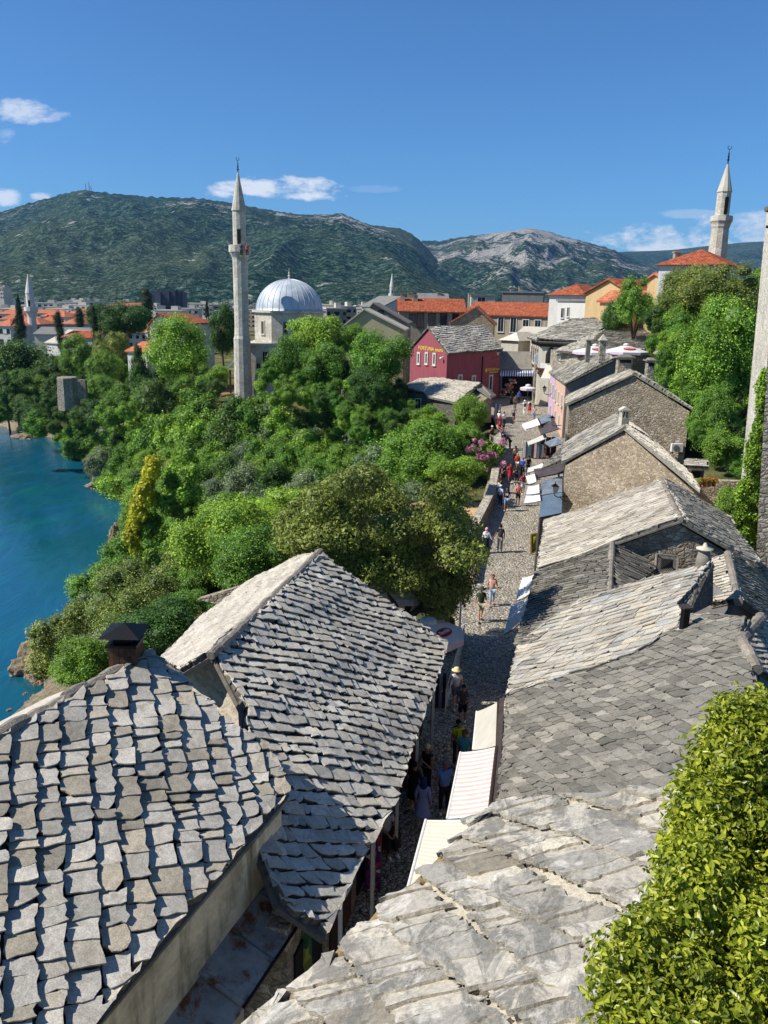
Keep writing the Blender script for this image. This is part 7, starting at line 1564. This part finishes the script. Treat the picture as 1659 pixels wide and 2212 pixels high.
    if hat:
        kind, hcx = hat
        if kind == 'cap': sub('cap', lambda m: (m.lathe(hc+V3(0, .01, .035)*S, [(.106*S, 0), (.1*S, .05*S), (.06*S, .09*S), (.01, .1*S)], 12), m.box(hc+V3(0, -.13, .04)*S, (.14*S, .12*S, .015*S))), cloth(hcx))
        else: sub('hat', lambda m: m.lathe(hc+V3(0, .0, .02)*S, [(.2*S, -.015*S), (.21*S, 0), (.11*S, .02*S), (.105*S, .09*S), (.06*S, .12*S), (.01, .125*S)], 16), cloth(hcx))
    if fine:
        for s in (-1, 1):
            sub('ear', lambda m: m.ball(hc+V3(s*.09, .01, -.02)*S, (.012*S, .02*S, .03*S), 6), SKIN[skin], bd); sub('eye', lambda m: m.ball(hc+V3(s*.033, -.094, -.005)*S, (.012*S, .008*S, .008*S), 6), cloth('#1c1614'), bd)
        sub('mouth', lambda m: m.ball(hc+V3(0, -.09, -.065)*S, (.024*S, .008*S, .006*S), 6), cloth('#8a4a40'), bd)
    if pack:
        sub('backpack', lambda m: (m.ball(V3(0, .2, 1.25)*S, (.15*S, .09*S, .22*S), 10, k=7), m.ball(V3(0, .26, 1.18)*S, (.11*S, .05*S, .12*S), 8)), cloth(pack))
        for s in (-1, 1): sub('strap', lambda m: m.tube([V3(s*.1, .14, 1.42)*S, V3(s*.11, .0, 1.49)*S, V3(s*.1, -.13, 1.36)*S, V3(s*.12, -.12, 1.18)*S, V3(s*.14, .1, 1.1)*S], .018*S, 5), cloth(pack))
    if bag:
        k, bc = bag; q = V3(*V('pa'+k)); b = MB(); c = q-V3(0, 0, .22*S); cc = V3(c.x, c.y, c.z); b.prism([cc+V3(-.15, -.05, .15), cc+V3(.15, -.05, .15), cc+V3(.15, .05, .15), cc+V3(-.15, .05, .15)], [cc+V3(-.13, -.06, -.17), cc+V3(.13, -.06, -.17), cc+V3(.13, .06, -.17), cc+V3(-.13, .06, -.17)])
        bt = thing('carrier_bag' if bc != '#111111' else 'handbag', ('white carrier bag' if bc != '#111111' else 'black handbag')+' held by the '+label, 'bag', p, None, R(yaw)); o = b.build('bag_body', cloth(bc), None); o.parent = bt; b = MB(); b.tube([cc+V3(-.08, 0, .15), q+V3(0, 0, 0), cc+V3(.08, 0, .15)], .01, 4); o = b.build('handle', cloth(bc), None); o.parent = bt
        bt['label'] = ('white carrier bag' if bc != '#111111' else 'black handbag')+' hanging from the hand of the '+' '.join(label.split()[2:6])
    if pose in ('phone', 'film') and fine: pass
    return t
N8 = lambda X, Y: (810+X*.2685, 1404+Y*.2685)
R3_ = lambda X, Y: (1053+X*.1302, 729+Y*.1302)
def pp_(label, xy, **k): return person(label, xy[0], xy[1], **k)
pp_('woman in a straw sun hat and white shirt walking in the shaded lane', (983, 1530), h=1.68, yaw=8, pose='walk', top='#d9d4d2', bot='shorts', botc='#5a5a70', hat=('hat', '#d8c48e'), fine=True)
pp_('boy in a dark grey shirt and black shorts before the straw hat woman', (998, 1566), h=1.6, yaw=-12, pose='walk', skin='tan', top='#4a4c50', bot='shorts', botc='#1e1e24', hair='#201812', fine=True)
pp_('person in a bright yellow shirt with black backpack in the shaded lane', (987, 1655), h=1.7, yaw=20, pose='stand', skin='tan', top='#d2cc20', botc='#2a2a30', hair='#15100c', pack='#1c1c22', fine=True)
pp_('man in a turquoise shirt half under the striped awning', (1000, 1680), h=1.72, yaw=-20, skin='tan', top='#3f9aa0', botc='#2a2c38', hair='#6a4a30', fine=True)
pp_('heavyset man in a light blue polo shirt beside the red striped awning', (958, 1757), h=1.78, yaw=10, pose='hold', skin='tan', top='#6d8fc9', botc='#1f1f28', hair='#6e655c', fine=True, wide=1.2)
pp_('blond woman in a black tank top under the big roof eave', (920, 1712), h=1.68, yaw=-35, pose='phone', skin='tan', top='#17171a', botc='#1c1c20', hair='#d3bf8c', sleeves='none', fine=True)
pp_('person in dark maroon clothes facing the blond woman', (893, 1750), h=1.66, yaw=150, pose='phone', skin='tan', top='#2a1416', bot='skirt', botc='#161214', hair='#17110f', fine=True)
pp_('woman in a dark blue headscarf and long pale blue dress', (912, 1785), h=1.62, yaw=160, pose='stand', top='#8f97c4', bot='dress', botc='#8f97c4', scarf='#1c2c60', sleeves='long', fine=True)
sp_ = PS(833, 1830); stl = MB(); stl.box((sp_.x, sp_.y+.12, .22), (.8, .45, .44), .2); tag(stl.build('wooden_step', M['wood']), 'dark wooden step under the eave where someone sits', 'step')
person('person in dark trousers and white shoes sitting on a step under the eave', 0, 0, h=1.7, yaw=25, pose='sit', skin='tan', top='#c9c5c0', botc='#1f2733', hair='#2a1c14', shoes='#f0efe9', pos=sp_+V3(0, 0, .0), fine=True)
cp_ = pp_('woman in a pink headscarf, white blouse and long black skirt holding hands', (1049, 1195), h=1.64, yaw=165, pose='holdl', top='#e4e0de', bot='longskirt', botc='#17171a', scarf='#cda0a4', sleeves='long', fine=True)
pp_('bearded man in a black shirt with backpack holding hands with the scarfed woman', (1079, 1193), h=1.8, yaw=175, pose='holdl' if 0 else 'hold', skin='brown', top='#1a1a1c', botc='#8d8d8a', hair='#15100e', pack='#2c3133', fine=True)
pp_('woman in a pale pink dress carrying a white bag by the parapet wall', (1021, 1273), h=1.7, yaw=5, pose='walk', skin='tan', top='#d3b0a0', bot='skirt', botc='#cdb3a3', hair='#5a2d1c', sleeves='none', bag=('l', '#e8e8e6'), shoes='#2a2020', fine=True)
pp_('man in a dark green shirt, bucket hat and beige shorts', (1037, 1343), h=1.78, yaw=3, pose='walk', top='#33432c', bot='shorts', botc='#a79f84', hat=('hat', '#3c4034'), shoes='#252320', fine=True, wide=1.12)
pp_('woman in a pink top and blue jeans walking away from the awnings', (1062, 1308), h=1.68, yaw=-5, pose='walk', skin='tan', top='#d9a08f', botc='#8fa6bd', hair='#6a3a24', sleeves='none', shoes='#b98a70', fine=True)
pp_('man in a navy shirt with a white number ten and denim shorts', (1093, 1104), h=1.8, yaw=-15, pose='walk', skin='tan', top='#171f33', bot='shorts', botc='#6f9bc0', hair='#17110f', logo={'t': '10'}, fine=True)
pp_('person in a light blue shirt and white cap by the parapet wall', (1080, 1095), h=1.68, yaw=-40, pose='phone', top='#a9c3de', botc='#26344a', hat=('cap', '#e2e4e8'))
pp_('man in a salmon pink shirt and black shorts walking toward the camera', (1118, 1093), h=1.78, yaw=5, pose='phone', skin='tan', top='#d9706f', bot='shorts', botc='#201f24', hair='#2c1c14', fine=True)
pp_('man in a brick red shirt and white shorts in the sunny lane', (1129, 1068), h=1.76, yaw=30, pose='hips', skin='tan', top='#a83a3f', bot='shorts', botc='#cfcfd2', hair='#6a4630')
pp_('man in a black shirt with green and yellow print and black shorts', (1114, 1047), h=1.74, yaw=0, pose='phone', skin='tan', top='#26302a', bot='shorts', botc='#1a1a1c', hair='#7a4a34')
pp_('woman in a short red dress with hands on her hips', (1101, 1043), h=1.68, yaw=10, pose='hips', skin='tan', top='#c4202c', bot='mini', botc='#c4202c', hair='#3a1c14', long_=True, sleeves='none')
pp_('woman in a black strapless top and dark shorts beside the red dress', (1087, 1046), h=1.66, yaw=20, pose='phone', skin='tan', top='#1a1517', bot='shorts', botc='#2a1c1e', hair='#2a1812', long_=True, sleeves='none')
pp_('woman in black leaning over the parapet beside the lane', (1080, 1066), h=1.62, yaw=-70, pose='phone', skin='tan', top='#17161a', botc='#23232a', hair='#4a2a1c')
pp_('person in a white shirt and pale cap by the parapet behind the blue shirt', (1076, 1080), h=1.62, yaw=-80, pose='stand', skin='tan', top='#e6e3e0', botc='#8a8f98', hair='#4a3426')
pp_('blond woman in a bright red top seen from behind', (1116, 1020), h=1.68, yaw=170, pose='stand', skin='tan', top='#d42a2a', bot='shorts', botc='#d9d6d2', hair='#c29a5c', long_=True, sleeves='none')
pp_('dark haired woman in front of the clothes rail in the lane', (1112, 1002), h=1.64, yaw=200, pose='stand', skin='tan', top='#c9a58a', botc='#3a3a44', hair='#1e1410', long_=True)
pp_('man in a royal blue shirt among the crowd', (1128, 1031), h=1.72, yaw=160, top='#2456c0', botc='#30323c', hair='#6a6560')
pp_('man all in black beside the patterned awning', (1140, 1028), h=1.76, yaw=-160, skin='tan', top='#1a1a1d', botc='#1c1c20', hair='#2a1c16')
pp_('woman in white top and denim shorts taking a picture by the oleander', (1084, 987), h=1.68, yaw=5, pose='film', skin='tan', top='#d8dadf', bot='shorts', botc='#9db6cc', hair='#5a3020', long_=True, sleeves='none', shoes='#c4452c')
pp_('man in navy bending down beside the platform wall', (1101, 972), h=1.76, yaw=-80, pose='bend', skin='tan', top='#171b2a', botc='#151a28', hair='#15100e', sleeves='long')
def onwall_p(px, py, z): return P(px, py, z)
person('man in a white cap and navy shirt photographing from the platform wall', 0, 0, h=1.78, yaw=10, pose='film', skin='tan', top='#1c2538', botc='#b9a57e', hat=('cap', '#e0d9c6'), pos=P(1061, 964, 3.05))
person('child in a green and black shirt and pink skirt on the platform', 0, 0, h=1.5, yaw=0, pose='stand', skin='tan', top='#1e3a2a', bot='skirt', botc='#d07a8a', hair='#1c1512', pos=P(1084, 946, 2.5))
person('person in a red shirt sitting on the platform wall', 0, 0, h=1.7, yaw=20, pose='sit', skin='tan', top='#c6222c', bot='shorts', botc='#3a4a7a', hair='#8a4a34', pos=P(1078, 938, 2.95))
pp_('man in a white shirt standing behind the sitting group', (1088, 925), h=1.76, yaw=30, pose='stand', skin='tan', top='#e8e6ea', botc='#3a3f4a', hair='#4a2c20')
pp_('person in a pale cap and white top at the far end of the platform', (1077, 921), h=1.68, yaw=-30, skin='tan', top='#e2dcd6', botc='#a8323a', hat=('cap', '#dcd8d0'))
pp_('man in a grey shirt and navy shorts walking up the lane', (1109, 911), h=1.78, yaw=0, pose='walk', skin='tan', top='#9a9a9c', bot='shorts', botc='#1f2638', hair='#6a5a4c')
pp_('person all in white with a white hat and black backpack', (1132, 897), h=1.7, yaw=180, pose='walk', top='#e6e6e6', botc='#dcdcd8', hat=('hat', '#efefec'), pack='#1d2230')
pp_('person in a red skirt and white shirt with a dark backpack', (1143, 895), h=1.68, yaw=180, pose='stand', top='#e4e0e0', bot='skirt', botc='#b81e2c', hair='#2a1a14', pack='#2a2026', shoes='#3a2020')
pp_('woman in a long black robe and veil at the top of the lane', (1106, 873), h=1.66, yaw=0, top='#141317', bot='abaya', botc='#141317', scarf='#141317', sleeves='long')
pp_('man in a blue polo shirt and dark trousers beside the black robe', (1120, 874), h=1.76, yaw=0, pose='stand', skin='tan', top='#2d54b8', botc='#1a1f2e', hair='#17120f')
pp_('person in grey clothes in the shadow behind the grey shirted man', (1112, 884), h=1.68, yaw=0, skin='tan', top='#5d5d60', botc='#4a4a50', hair='#241a14')
pp_('woman with raised arms behind the bright white awning', (1153, 910), h=1.66, yaw=10, pose='film', skin='tan', top='#dcdcdc', botc='#8f9aa8', hair='#5a3a2a', sleeves='none')
# two visitors on the minaret balcony
for i, (px, lab, tpc) in enumerate(((521, 'left visitor on the balcony of the tall minaret', '#2a3a55'), (534, 'right visitor in red on the balcony of the tall minaret', '#b03a30'))):
    p = PD(px, 533, 114.4); person(lab, 0, 0, h=1.7, yaw=0, top=tpc, botc='#2a2a30', pos=p-V3(0, 0, 1.25), group='visitors on the minaret')
